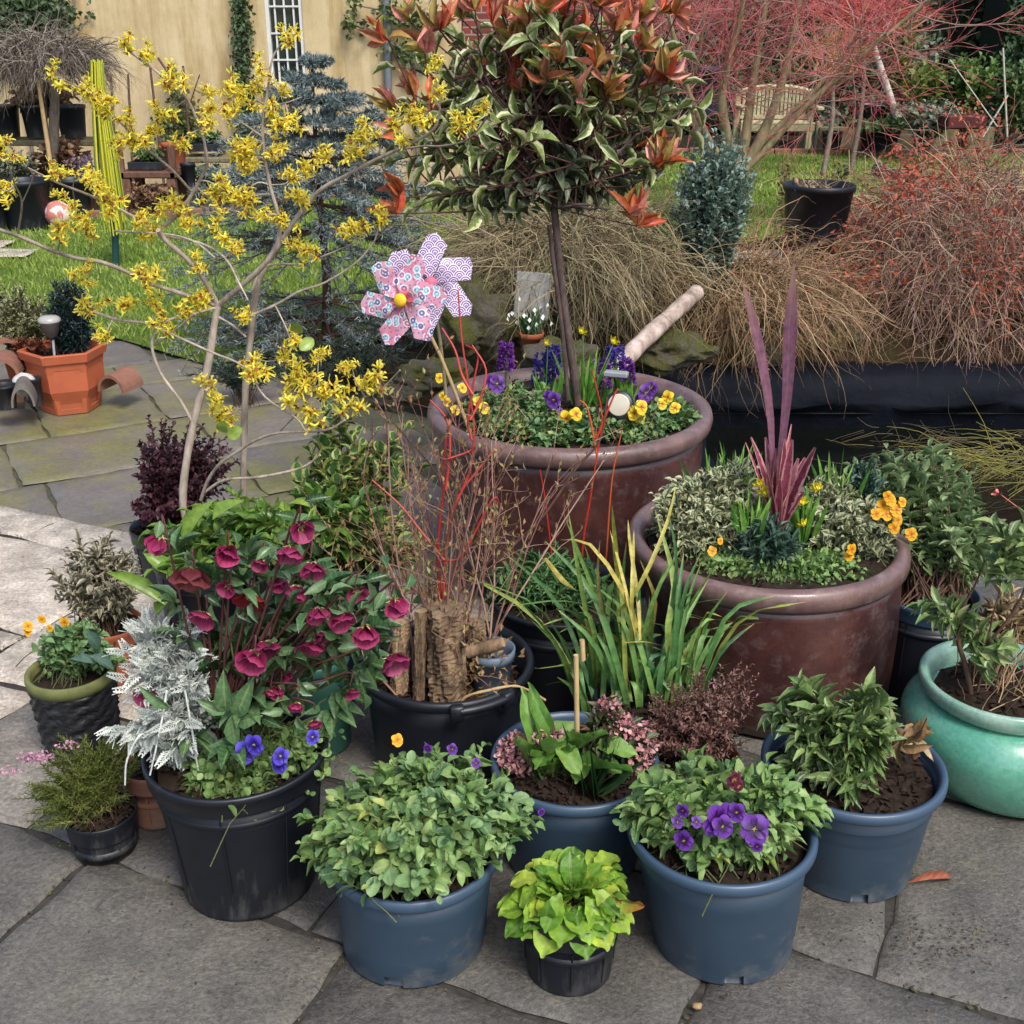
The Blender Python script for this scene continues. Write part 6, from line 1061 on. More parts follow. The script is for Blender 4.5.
lb = MB(); n = 220; q = P(478, 665, Yi - .04) + rng.normal(0, 1, (n, 3)) * [.035, .03, .045]; inst(lb, TINY, q, rng.normal(0, 1, (n, 3)), rng.normal(0, 1, (n, 3)), .02, .005); lb.build('dead_leaves', m_dryleaf, t)
# ---------------------------------------------------------------- N: woody plant in green jar
t, top, Y = plant('N', 'bare_woody_shrub', 'bare branching shrub with a few green leaves in the green jar', 'shrub'); mb = MB()
for q, r in (([(972, 700), (966, 668), (958, 640), (960, 610), (950, 585)], .007), ([(968, 672), (975, 655), (1000, 630), (1020, 600), (1035, 560)], .005), ([(960, 650), (950, 620), (930, 595), (912, 560)], .003), ([(975, 700), (982, 672), (985, 655)], .004), ([(985, 660), (992, 620), (1000, 590)], .003), ([(990, 700), (1004, 660), (1012, 620)], .003), ([(960, 612), (975, 585), (985, 560)], .003)): tube1(mb, [P(x, y, Y) for x, y in q], r, r * .5, 7, 4)
mb.build('branches', m_stem_brown, t); tp = np.concatenate([tips_px(1012, 545, 30, 30, Y, 12, -.5), tips_px(940, 610, 20, 22, Y, 8, -.8), tips_px(985, 650, 34, 20, Y, 10, -.5)]); lb = MB()
cv = stemcurves(P(1000, 640, Y), tp, 6, .1, .01); pos, d, up, tt = along(cv, 8, .6, 1, 1.2, .5); inst(lb, LAN, pos, d, up, .045, .0095); lb.build('leaves', m_rho, t); n = 70; mb = MB(); Pt, Rr, D = branch(top + rng.normal(0, 1, (n, 3)) * [.06, .04, 0] + [.02, 0, 0], rng.normal(0, .35, (n, 3)) + [.15, 0, 1], rng.uniform(.06, .2, n), np.full(n, .0018), 5, .15); tubes(mb, Pt, Rr, 3); mb.build('dry_twigs', m_tw_gold, t)
# O: rhododendron mass at right, behind the brown pot and jar
t, top, Y = plant('O', 'rhododendron', 'leggy rhododendron with pale green leaf whorls in front of the pond', 'rhododendron'); m_rho2 = leafmat('rhodo_pale', [(.07, .13, .05), (.13, .21, .08), (.22, .31, .13), (.32, .39, .20)], edge=(.33, .37, .20), ew=.97, vein=.15, tr=.25, rough=.4)
tp = np.concatenate([tips_px(912, 488, 72, 48, Y + .28, 60, -.5), tips_px(985, 545, 55, 40, Y + .12, 44, -.6), tips_px(945, 540, 38, 45, Y + .05, 34, -.8), tips_px(925, 630, 34, 26, Y - .05, 12, -1)]); grow(t, top, tp, LAN, .040, .0098, 14, m_rho2, m_stem_brown, r=.0032, t0=.6, ang0=1.35, ang1=.6, jb=.04, lv=.25)
mb = MB(); inst(mb, PETAL, P(1000, 494, Y)[None] + rng.normal(0, .004, (5, 3)), rng.normal(0, .5, (5, 3)) + [-.8, 0, .3], rng.normal(0, 1, (5, 3)), .014, .005); tube1(mb, [P(1024, 512, Y), P(1008, 500, Y), P(1000, 494, Y)], .0015, .001, 5, 2); mb.build('pink_bud', rampmat('bud_pink', [(.5, .12, .10), (.6, .2, .15)]), t)
shrub('dry_grass', 'straw coloured dead stems behind the green jar at the right edge', 1008, 625, 34, 44, 2.75, leafmat('straw', [(.30, .22, .11), (.42, .33, .18), (.2, .12, .06)], vein=0, tr=.2), .05, 60, 8, cat='dry plant', base=0, aspect=.14, zmin=-.2)
# ---------------------------------------------------------------- T, H plants
m_cream = leafmat('cream_var', [(.10, .11, .06), (.16, .15, .09)], edge=(.40, .36, .26), ew=.45, vein=0, tr=.2)
t, top, Y = plant('T', 'variegated_jasmine', 'dull cream variegated shrub with curled leaves in the left terracotta pot', 'shrub'); tp = np.concatenate([tips_px(100, 570, 50, 44, Y, 90, -.5), tips_px(75, 590, 26, 26, Y - .03, 24, -.8)]); grow(t, top, tp, LAN, .026, .0058, 16, m_cream, m_stem_brown, r=.0016, t0=.3, jb=.03)
t, top, Y = plant('H', 'yellow_violas', 'small dark green violas with yellow flowers in the textured black pot', 'violas'); tp = np.concatenate([tips_px(76, 645, 34, 24, Y, 70, -.4), tips_px(105, 655, 24, 22, Y, 26, -.3)]); grow(t, top, tp, OV, .022, .0075, 11, m_pansy, m_stem_green, r=.0014, t0=.3, jb=.04); faces(t, 'orange', [(28, 626, 7), (28, 632, 6), (65, 622, 8), (42, 619, 6), (50, 628, 5)], Y - .02)
lb = MB(); 
for (x0, y0, x1, y1, w) in ((96, 664, 72, 656, 10), (90, 656, 118, 668, 12), (86, 630, 108, 660, 12)): a, b = P(x0, y0, Y - .08), P(x1, y1, Y - .08); inst(lb, LAN, [a], [b - a], [[0, -.5, 1]], .06, w / 2 / S(Y, .2), np.array([.6]))
lb.build('long_leaves', m_gr_blue, t)
# ---------------------------------------------------------------- M2 planting
P2_ = POTS['M2']; top = P2_['top']; Y = P2_['Y']; R = P2_['R']
t = thing('cordyline', 'purple cordyline with two tall pointed leaves in the front brown glazed pot', 'cordyline', top); m_cor = leafmat('cordyline_leaf', [(.14, .02, .04), (.28, .06, .10), (.42, .16, .18)], vein=0, tr=.3, rough=.4, edge=(.55, .28, .26), ew=.62); m_cor2 = leafmat('cordyline_tall', [(.13, .05, .09), (.20, .085, .13)], vein=.03, tr=.25, rough=.35, tip=(.26, .15, .12), tipw=.7)
lf_ = [[(775, 500), (786, 400), (789, 330), (794, 262)], [(772, 500), (770, 420), (757, 340), (742, 280)]]
Ps = [];
for q in lf_: Ps.append(path([P(x, y, Y) for x, y in q], 3)[:9] if False else path([P(x, y, Y) for x, y in q], 3))
K = len(Ps[0]); pr_ = np.array([.45, .5, .6, .75, .9, 1, 1, .85, .5, .03])[:K]; s = S(Y, .9); ribbons(t, np.array([Ps[0]]), 14 / s, m_cor2, 'tall_leaf', side=np.array([[1., .2, 0]]), prof=pr_); ribbons(t, np.array([Ps[1]]), 11 / s, m_cor2, 'tall_leaf', side=np.array([[1., .4, 0]]), prof=pr_)
n = 24; a = rng.uniform(0, TAU, n); u = rng.random(n) * .32; d = np.stack([np.cos(a) * u, np.sin(a) * u, np.ones(n)], 1); Ls = rng.uniform(60, 118, n) / s; b0_ = top + [P(777, 500, Y)[0] - top[0], -.04, .04]; Pt = b0_ + d[:, None] * (np.linspace(0, 1, 10)[None, :, None] * Ls[:, None, None]) + np.stack([np.cos(a) * u, np.sin(a) * u, -u], 1)[:, None] * (np.linspace(0, 1, 10)[None, :, None] ** 2) * .07
ribbons(t, Pt, 11 / s, m_cor, 'leaves', prof=[.5, .7, .9, 1, 1, .95, .9, .75, .5, .2])
m_vg = leafmat('euonymus_var', [(.05, .10, .04), (.09, .14, .06)], edge=(.46, .45, .27), ew=.38, vein=0, tr=.2)
for lab, spec, tips_n in (('cream and green variegated euonymus at the left of the front brown pot', [(696, 522, 52, 44), (676, 508, 32, 32), (726, 490, 40, 34), (712, 552, 34, 18)], 72), ('cream and green variegated euonymus at the right of the front brown pot', [(850, 535, 40, 42), (868, 556, 34, 24), (822, 500, 36, 34)], 66)):
    t = thing('euonymus', lab, 'euonymus', top); tp = np.concatenate([tips_px(x, y, rx, ry, Y - .04 + (0 if y > 500 else .12), tips_n, -.5) for x, y, rx, ry in spec]); bx = P(spec[0][0], spec[0][1] + 25, Y); bx[2] = top[2]; grow(t, bx, tp, OV, .026, .0082, 15, m_vg, m_stem_green, r=.0015, t0=.3, jb=.06)
def daff(label, x, y, Y, n=14, L=.13, flowers=()):
    c = P(x, y, Y); c[2] = top[2] if abs(Y - P2_['Y']) < .3 else c[2]; t = thing('dwarf_daffodil', label, 'daffodil', c); tuft(t, c, n + 8, L * 1.5, .0125, leafmat('daffodil_blade', [(.07, .20, .03), (.15, .34, .05), (.28, .46, .10)], vein=0, tr=.3) if 'daffodil_blade' not in bpy.data.materials else bpy.data.materials['daffodil_blade'], .22, .012, droop=.25)
    for (fx, fy, r) in flowers:
        q = P(fx, fy, Y - .03); sb = MB(); tube1(sb, [c, (c + q) / 2 + [0, 0, .02], q + [0, 0, .01]], .0022, .0018, 5, 3); sb.build('flower_stalk', bpy.data.materials['daffodil_blade'], t); put(DM, 'flower', t, q, euler_to(nrm(np.array([rng.uniform(-.5, .5), -1, -.5]))), r / S(Y, .5) / .02)
    return t
p_daf = petalmat('daffodil', [(0, (.75, .5, .01)), (.5, (.80, .68, .02)), (1, (.82, .74, .06))]); mb = MB()
for k in range(6): a = k * TAU / 6; inst(mb, OV, [[0, 0, 0]], [[math.cos(a), math.sin(a), .25]], [[0, 0, 1.]], .018, .006, np.array([.6]))
for k in range(8): a = k * TAU / 8; inst(mb, OV, [[.004 * math.cos(a), .004 * math.sin(a), 0]], [[math.cos(a) * .2, math.sin(a) * .2, 1]], [[math.cos(a), math.sin(a), 0]], .014, .0035, np.array([.4]))
DM = mb.mesh('daffodil_flower', p_daf)
daff('dwarf daffodil leaves in front of the cordyline', 748, 535, Y - .1, 18, .12); daff('dwarf daffodil with yellow flowers right of the cordyline', 806, 525, Y - .02, 16, .11, [(801, 500, 9), (816, 486, 8), (802, 522, 7)]); daff('tall daffodil leaves at the back left of the front brown pot', 712, 500, Y + .1, 20, .13); daff('yellow daffodil flower just left of the cordyline base', 765, 500, Y, 8, .1, [(766, 490, 11), (758, 482, 8)]); daff('bright daffodil leaves at the back right of the front brown pot', 835, 500, Y + .1, 18, .13); daff('fine daffodil leaves at the back of the front brown pot', 740, 480, Y + .2, 24, .13)
t = thing('dianthus', 'grey green dianthus tuft in front of the cordyline', 'dianthus', top); tp = tips_px(768, 550, 36, 34, Y - .13, 90, -.4); bx = P(768, 560, Y - .13); bx[2] = top[2]; grow(t, bx, tp, BLADE, .030, .0038, 11, leafmat('dianthus_grey', [(.03, .07, .05), (.07, .13, .09), (.12, .19, .14)], vein=0), m_stem_green, r=.0012, t0=.3, jb=.02)
t = thing('saxifrage', 'small blue green evergreen at the back right of the front brown pot', 'shrub', top); tp = tips_px(862, 485, 24, 28, Y + .14, 46, -.5); bx = P(862, 510, Y + .14); bx[2] = top[2]; grow(t, bx, tp, BLADE, .024, .004, 14, m_gr_blue, m_stem_green, r=.0012, jb=.02)
t = thing('wallflower', 'orange yellow wallflowers at the right rim of the front brown pot', 'wallflower', top); bx = P(880, 540, Y - .02); bx[2] = top[2]; tp = tips_px(885, 522, 20, 18, Y - .04, 16, -.3); grow(t, bx, tp, OV, .02, .006, 9, m_pansy, m_stem_green, r=.0014, jb=.01); faces(t, 'orange', [(883, 505, 9), (890, 500, 9), (896, 510, 9), (886, 514, 9), (897, 520, 8), (894, 528, 8), (876, 514, 8), (911, 534, 9), (888, 496, 7), (902, 502, 7)], Y - .08)
t = thing('yellow_violas', 'few yellow violas with green leaves along the front rim of the front brown pot', 'violas', top); tp = np.concatenate([tips_px(726, 568, 36, 18, Y - .16, 60, -.3), tips_px(832, 572, 44, 18, Y - .17, 80, -.3), tips_px(780, 582, 40, 9, Y - .2, 40, -.3)]); bx = P(770, 565, Y - .14); bx[2] = top[2]; grow(t, bx, tp, OV, .017, .0065, 9, m_pansy2, m_stem_green, r=.0012, jb=.06, stems=False); faces(t, 'orange', [(712, 551, 7), (851, 549, 8), (849, 556, 7), (720, 541, 5)], Y - .17)
# ---------------------------------------------------------------- M1 planting and the standard photinia
P1 = POTS['M1']; top = P1['top']; Y = P1['Y']
t = thing('photinia', 'standard photinia tree with red young leaves over a variegated green crown', 'photinia', top)
trunk = [(578, 405), (572, 360), (566, 320), (560, 270), (556, 225), (552, 190)]; mb = MB(); tube1(mb, [P(x, y, Y) for x, y in trunk], .013, .011, 9, 5, .12); tube1(mb, [P(568, 400, Y - .02), P(562, 330, Y - .02), P(553, 260, Y - .02), (P(549, 225, Y - .02))], .007, .007, 7, 4)
hub = P(555, 205, Y); limbs = np.concatenate([tips_px(470, 60, 70, 60, Y, 9, -.8), tips_px(560, 40, 90, 70, Y, 16, -.3), tips_px(640, 120, 50, 80, Y, 9, -.9), tips_px(470, 165, 55, 40, Y, 8, -.9), tips_px(600, 190, 40, 40, Y, 5, -.9)]); cv = stemcurves(hub, limbs, 8, .05, .012, .015); tubes(mb, cv, np.linspace(.0075, .003, 8)[None], 6)
mb.build('trunk', barkmat('photinia_bark', (.04, .025, .022), (.12, .085, .075), 50, .8), t)
m_pg = leafmat('photinia_green', [(.06, .10, .025), (.13, .19, .045), (.23, .30, .08), (.34, .36, .12)], edge=(.50, .50, .30), ew=.66, vein=.12, tr=.15, rough=.3)
m_pr = leafmat('photinia_red', [(.55, .06, .035), (.58, .17, .06), (.62, .24, .20), (.34, .12, .03), (.36, .26, .07), (.24, .26, .05)], vein=.04, tr=.3, rough=.3)
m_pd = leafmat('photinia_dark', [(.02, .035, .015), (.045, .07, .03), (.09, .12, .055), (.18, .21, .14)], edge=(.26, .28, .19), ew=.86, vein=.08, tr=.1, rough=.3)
s = S(Y, 1.0); n = 85
tpg = np.concatenate([tips_px(545, 72, 142, 118, Y, 60, -.7, shell=.9), tips_px(425, 120, 45, 90, Y, 12, -.9), tips_px(440, 205, 50, 14, Y - .03, 6, -.6), tips_px(455, 150, 70, 70, Y, 18, -.9), tips_px(640, 130, 60, 90, Y, 20, -.9)]); stt = cv[rng.integers(0, len(cv), len(tpg)), rng.integers(3, 7, len(tpg))]
c3 = np.stack([stt * (1 - f) + tpg * f + [0, 0, .03 * math.sin(f * 3)] for f in np.linspace(0, 1, 6)], 1); mb = MB(); tubes(mb, c3, np.linspace(.003, .0016, 6)[None], 5); mb.build('twigs', m_stem_brown, t)
pos, d, up, tt = along(c3, 8, .45, 1, 1.2, .5, jit=.35); d[:, 2] += .12; mb = MB(); n = len(pos); inst(mb, LAN, pos, d, up, rng.uniform(.055, .09, n), rng.uniform(.0105, .0155, n), np.clip(np.repeat(rng.random(len(c3)), 8) * .5 + rng.random(n) * .5, 0, 1)); mb.build('variegated_leaves', m_pg, t)
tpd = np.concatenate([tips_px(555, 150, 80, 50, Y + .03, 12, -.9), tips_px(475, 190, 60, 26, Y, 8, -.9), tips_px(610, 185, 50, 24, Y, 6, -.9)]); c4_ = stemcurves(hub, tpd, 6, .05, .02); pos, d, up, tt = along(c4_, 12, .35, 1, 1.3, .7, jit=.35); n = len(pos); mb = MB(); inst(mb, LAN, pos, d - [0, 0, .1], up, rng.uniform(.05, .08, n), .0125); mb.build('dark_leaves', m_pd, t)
red = [(388, 40, -1), (410, 22, -.3), (435, 105, -.6), (462, 20, 0), (475, 10, .1), (505, 45, 0), (525, 30, .2), (560, 62, 0), (575, 38, 0), (595, 70, .1), (620, 35, .4), (640, 20, .6), (650, 85, .7), (665, 75, .6), (545, 15, 0), (600, 10, .3), (500, 5, 0), (440, 30, -.3), (655, 150, .8), (415, 95, -.8), (655, 165, .6), (630, 215, .9), (520, 90, -.3), (580, 95, .2), (395, 110, -.9), (402, 198, -1), (575, 5, .1), (660, 12, .7), (530, 62, -.1), (610, 95, .5), (485, 75, -.3)]
mb = MB(); sbm = MB()
for (x, y, dx) in red + [(q_ + rng.uniform(-18, 18), w_ + rng.uniform(-5, 30), e_) for q_, w_, e_ in red[4:28]]:
    c = P(x, y, Y - rng.uniform(.0, .22)); cd_ = c4_[rng.integers(0, len(c4_)), 5]; tube1(sbm, [cd_, (cd_ + c) / 2 + [0, 0, -.02], c], .0028, .002, 5, 4); k = rng.integers(6, 11); a = rng.uniform(0, TAU, k); ax_ = nrm(np.array([dx * .7, rng.uniform(-.3, .2), 1])); d = ax_ * .8 + rng.normal(0, .42, (k, 3)); inst(mb, LAN, np.repeat(c[None], k, 0), d, rng.normal(0, .6, (k, 3)) + [0, -.7, .3], rng.uniform(.05, .095, k), rng.uniform(.009, .0135, k))
mb.build('young_red_leaves', m_pr, t); sbm.build('young_shoots', m_helst, t)
def hyac(x, y, h, Y, label, col, w=20, leaves=True):
    c = P(x, y, Y); s = S(Y, .5); b_ = c.copy(); b_[2] = top[2]; t = thing('hyacinth', label, 'hyacinth', b_); mb = MB(); n = 120; z = rng.random(n); a = rng.uniform(0, TAU, n); rr_ = w / 2 / s * (1 - .45 * z) * .75; p = c + np.stack([np.cos(a) * rr_, np.sin(a) * rr_, (z - .5) * h / s], 1)
    for q in range(3): inst(mb, LAN, p, np.stack([np.cos(a), np.sin(a), np.full(n, .2)], 1) + rng.normal(0, .6, (n, 3)), rng.normal(0, 1, (n, 3)), .014, .0035)
    mb.build('flower_spike', col, t); mb = MB(); tube1(mb, [b_, c], .005, .005, 6, 2); mb.build('stalk', m_stem_green, t)
    if leaves: tuft(t, b_, 7, .13, .018, bpy.data.materials['daffodil_blade'], .3, .012, droop=.2)
m_hp = rampmat('hyacinth_purple', [(.06, .012, .12), (.14, .03, .24), (.2, .06, .30)], .5, .2); m_hb = rampmat('hyacinth_blue', [(.02, .012, .12), (.05, .03, .25), (.10, .07, .38)], .5, .2)
hyac(506, 357, 26, Y + .0, 'purple hyacinth spike at the left of the big glazed pot', m_hp, 17); hyac(541, 372, 34, Y + .1, 'blue hyacinth spike just left of the tree stem', m_hb, 20); hyac(553, 360, 30, Y + .12, 'blue hyacinth spike touching the left of the tree stem', m_hb, 18); hyac(601, 375, 32, Y + .08, 'purple hyacinth spike right of the tree stem', m_hp, 24); hyac(615, 360, 26, Y + .14, 'dark blue hyacinth spike behind the white disc lamp', m_hb, 26); hyac(627, 372, 22, Y + .12, 'violet blue hyacinth spike right of the white disc lamp', m_hp, 16)
def daff2(label, x, y, Y, n, L, fl): 
    global P2_; c = P(x, y, Y); c[2] = top[2]; t = thing('daffodil_clump', label, 'daffodil', c); tuft(t, c, n, L, .010, bpy.data.materials['daffodil_blade'], .2, .015, droop=.15)
    for (fx, fy, r) in fl: q = P(fx, fy, Y); sb = MB(); tube1(sb, [c, (c + q) / 2, q], .0022, .0018, 5, 3); sb.build('flower_stalk', bpy.data.materials['daffodil_blade'], t); put(DM, 'flower', t, q, euler_to(nrm(np.array([-.6, -.6, -.4]))), r / S(Y, .5) / .02)
daff2('daffodil leaves and two nodding yellow buds right of the tree stem', 585, 395, Y + .05, 22, .2, [(583, 330, 7), (615, 340, 7)]); daff2('daffodil leaves with one yellow bud left of the tree stem', 545, 395, Y + .02, 20, .15, [(548, 342, 6)]); daff2('broad bulb leaves beside the white disc lamp', 632, 385, Y + .05, 10, .1, [])
t = thing('pansy_plants', 'purple and yellow pansies filling the front of the big glazed pot', 'pansies', top); tp = np.concatenate([tips_px(x, y, rx, ry, Y - dy, k, -.3) for x, y, rx, ry, dy, k in ((500, 425, 30, 16, .2, 50), (535, 430, 34, 16, .24, 60), (570, 432, 34, 14, .25, 50), (640, 428, 40, 16, .22, 60), (670, 415, 28, 18, .12, 46), (490, 405, 30, 18, .1, 40), (600, 425, 40, 12, .2, 40), (520, 402, 40, 18, .08, 40))])
bs = tp.copy(); bs[:, 2] = top[2]; lb = MB(); cv = stemcurves(bs + rng.normal(0, .01, bs.shape), tp, 5, .1, .01); pos, d, up, tt = along(cv, 9, .2, 1, 1.3, .7); n = len(pos); inst(lb, OV, pos, d, up, rng.uniform(.016, .028, n), .0085); lb.build('leaves', m_pansy, t)
faces(t, 'purple', [(497, 384, 12), (491, 381, 9), (554, 400, 11), (549, 396, 8), (646, 393, 12), (652, 388, 9), (640, 398, 8), (560, 412, 6)], Y - .2); faces(t, 'yellow', [(566, 418, 11), (576, 414, 9), (634, 413, 10), (641, 407, 10), (668, 397, 9), (662, 404, 8), (675, 408, 8), (640, 418, 8), (484, 408, 8), (570, 424, 7)], Y - .24); faces(t, 'yellow', [(443, 396, 6), (455, 410, 7), (462, 388, 7), (478, 402, 8), (440, 378, 7), (447, 402, 6)], Y - .15)
# disc lamp
Yl = Y - .22; c = P(619, 405, Yl); s = S(Yl, .5); lt = thing('disc_lamp', 'round white faced solar lamp tilted in the soil of the big glazed pot', 'garden light', P(618, 440, Yl)); dd = nrm(np.array([-.25, -1, .35])); 
def disc(name, r, th, off, mt, par):
    mb = MB(); lathe(mb, [(.0005, 0), (r * .9, 0), (r, th * .25), (r, th * .8), (r * .9, th), (.0005, th)], (0, 0, 0), 32); me = mb.mesh(name, mt); put(me, name, par, c + dd * off, euler_to(dd))
disc('lamp_housing', 14.5 / s, .026, -.024, m_black, lt); disc('lamp_face', 11 / s, .004, .0022, plainmat('lamp_white', (.52, .48, .38), (.42, .38, .3), rough=.3), lt); mb = MB(); tube1(mb, [P(618, 412, Yl), P(614, 445, Yl)], .011, .009, 10, 2); mb.build('stake', m_black, lt)
mb = MB(); box(mb, P(616, 374, Y + .0), (.075, .03, .018), -.3, .004); tag(mb.build('plant_label', plainmat('label_grey', (.25, .27, .28)), smooth=False), 'small grey plastic bar behind the white disc lamp', 'plant label')
# ---------------------------------------------------------------- pinwheels
def pinwheel(hx, hy, rp, Y, mf, mh, lab, stick, rot, tilt, stickmat):
    c = P(hx, hy, Y); s = S(Y, c[2]); r = rp / s; t = thing('pinwheel', lab, 'pinwheel', P(stick[0][0], stick[0][1], Y)); mb = MB(); k = 6
    for i in range(k):
        a = i * TAU / k + rot; e1 = np.array([math.cos(a), math.sin(a)]) * r * rng.uniform(.96, 1.1); a2 = a + .72; e2 = np.array([math.cos(a2), math.sin(a2)]) * r * .58; a3 = a - .30; e3 = np.array([math.cos(a3), math.sin(a3)]) * r * .90; a4 = a + .20; e4 = np.array([math.cos(a4), math.sin(a4)]) * r * 1.0
        n = 8; rows = []
        for q in range(n + 1):
            f = q / n; lft = (1 - f) ** 2 * np.zeros(2) + 2 * f * (1 - f) * e3 * .55 + f * f * e3; lft = e3 * f * (.95 + .05 * math.sin(f * 3)); rows.append((np.append(lft, .004 + .02 * f * r / .05 * .1), np.append(e2 * f * .5 + e1 * f * .5, .012 * math.sin(f * 2.4)), np.append(e2 * f, .02 * math.sin(f * math.pi))))
        V = [p for row in rows for p in row]; V.append((*e1, .006)); V.append((*e4, .012)); o_ = 3 * n
        Q = [(3 * q + j, 3 * q + j + 1, 3 * q + j + 4, 3 * q + j + 3) for q in range(n) for j in range(2)]; T = [(o_, o_ + 1, 3 * n + 3), (o_ + 1, 3 * n + 4, 3 * n + 3), (o_ + 1, o_ + 2, 3 * n + 4)]; V = np.array(V); mb.add(V, Q, T); mb.add(V - [0, 0, .0008], [x[::-1] for x in Q], [x[::-1] for x in T], None, 0)
    me = mb.mesh('vanes', mf, smooth=True); put(me, 'vanes', t, c, euler_to(tilt, 0)); hb_ = MB(); lathe(hb_, [(.0005, 0), (r * .14, 0), (r * .15, .006), (r * .1, .012), (.0005, .013)], (0, 0, 0), 20); put(hb_.mesh('hub', mh), 'hub', t, c + np.array(tilt) * .022, euler_to(tilt, 0))
    sm_ = MB(); tube1(sm_, [P(x, y, Y + o) for (x, y), o in zip(stick, (-.02, .0, .03))][::1] , .0052, .0052, 9, 3); sm_.build('stick', stickmat, t)
m, nt = mat('pink_pattern'); tc = N(nt, 'ShaderNodeTexCoord'); v1 = N(nt, 'ShaderNodeTexVoronoi', {'Vector': tc.outputs['Object'], 'Scale': 36.0, 'Randomness': .9}); v1.voronoi_dimensions = '2D'; v2 = N(nt, 'ShaderNodeTexVoronoi', {'Vector': tc.outputs['Object'], 'Scale': 75.0, 'Randomness': 1.0}); v2.voronoi_dimensions = '2D'
hue = N(nt, 'ShaderNodeSeparateColor', {0: v1.outputs['Color']}); base = mix(nt, ramp(nt, noise(nt, 25, 2), [(.42, 0.), (.58, 1.)]), (.62, .22, .30), (.66, .36, .45)); col = ramp(nt, hue.outputs[0], [(0, (.12, .12, .28)), (.3, (.12, .12, .28)), (.32, (.25, .50, .58)), (.66, (.25, .50, .58)), (.68, (.6, .15, .25))], 'CONSTANT')
d_ = v1.outputs['Distance']; c = mix(nt, mth(nt, 'LESS_THAN', d_, .40), base, (.72, .74, .78)); c = mix(nt, mth(nt, 'LESS_THAN', d_, .28), c, col); c = mix(nt, mth(nt, 'LESS_THAN', d_, .1), c, (.6, .7, .75)); c = mix(nt, mth(nt, 'LESS_THAN', v2.outputs['Distance'], .2), c, (.2, .18, .40))
ln = N(nt, 'ShaderNodeVectorMath', {0: tc.outputs['Object']}, operation='LENGTH').outputs[1]; c = mix(nt, ramp(nt, ln, [(.0, .95), (.028, .7), (.04, 0.)]), c, (.75, .13, .22)); finish(nt, c, .4, .4, trans=.15); m_pink = m
m, nt = mat('purple_scales'); tc = N(nt, 'ShaderNodeTexCoord'); xy = N(nt, 'ShaderNodeSeparateXYZ', {0: tc.outputs['Object']}); SZ = 30.0; sx = mth(nt, 'MULTIPLY', xy.outputs[0], SZ); sy = mth(nt, 'MULTIPLY', xy.outputs[1], SZ)
# overlapping scale pattern: nearest scale centre among rows below
best = None
def scale_layer(rowoff):
    yy = mth(nt, 'ADD', mth(nt, 'FLOOR', mth(nt, 'MULTIPLY', sy, 2.0)), -float(rowoff)); par_ = mth(nt, 'MULTIPLY', mth(nt, 'MODULO', mth(nt, 'ADD', yy, 100.0), 2.0), .5); xc = mth(nt, 'SUBTRACT', mth(nt, 'ADD', mth(nt, 'FLOOR', mth(nt, 'SUBTRACT', sx, mth(nt, 'SUBTRACT', par_, .5))), 0.0), 0.0); cx_ = mth(nt, 'ADD', xc, par_)
    dx = mth(nt, 'SUBTRACT', sx, cx_); dy = mth(nt, 'SUBTRACT', sy, mth(nt, 'MULTIPLY', yy, .5)); return mth(nt, 'SQRT', mth(nt, 'ADD', mth(nt, 'MULTIPLY', dx, dx), mth(nt, 'MULTIPLY', dy, dy)))
d0 = scale_layer(0); d1 = scale_layer(1); inside0 = mth(nt, 'LESS_THAN', d1, .56); dsel = mth(nt, 'ADD', mth(nt, 'MULTIPLY', d1, inside0), mth(nt, 'MULTIPLY', d0, mth(nt, 'SUBTRACT', 1.0, inside0))); ring = mth(nt, 'GREATER_THAN', mth(nt, 'SINE', mth(nt, 'MULTIPLY', dsel, 34.0)), .1)
finish(nt, mix(nt, ring, (.68, .60, .72), (.10, .03, .20)), .4, .4, trans=.1); m_pur = m
m_yhub = plainmat('hub_yellow', (.75, .50, .02), (.7, .42, .02), rough=.35); Yp = POTS['M1']['Y'] - .3
pinwheel(430, 283, 47, Yp + .06, m_pur, plainmat('hub_pink', (.5, .12, .2)), 'purple pinwheel with white scale pattern behind the pink one', [(446, 395), (440, 340), (430, 283)], .35, nrm(np.array([.15, -1, .15])), m_wood)
pinwheel(404, 300, 46, Yp - .03, m_pink, m_yhub, 'pink flowered pinwheel with a yellow hub above the witch hazel blooms', [(470, 432), (440, 355), (409, 296)], .15, nrm(np.array([-.35, -1, .2])), m_cane)
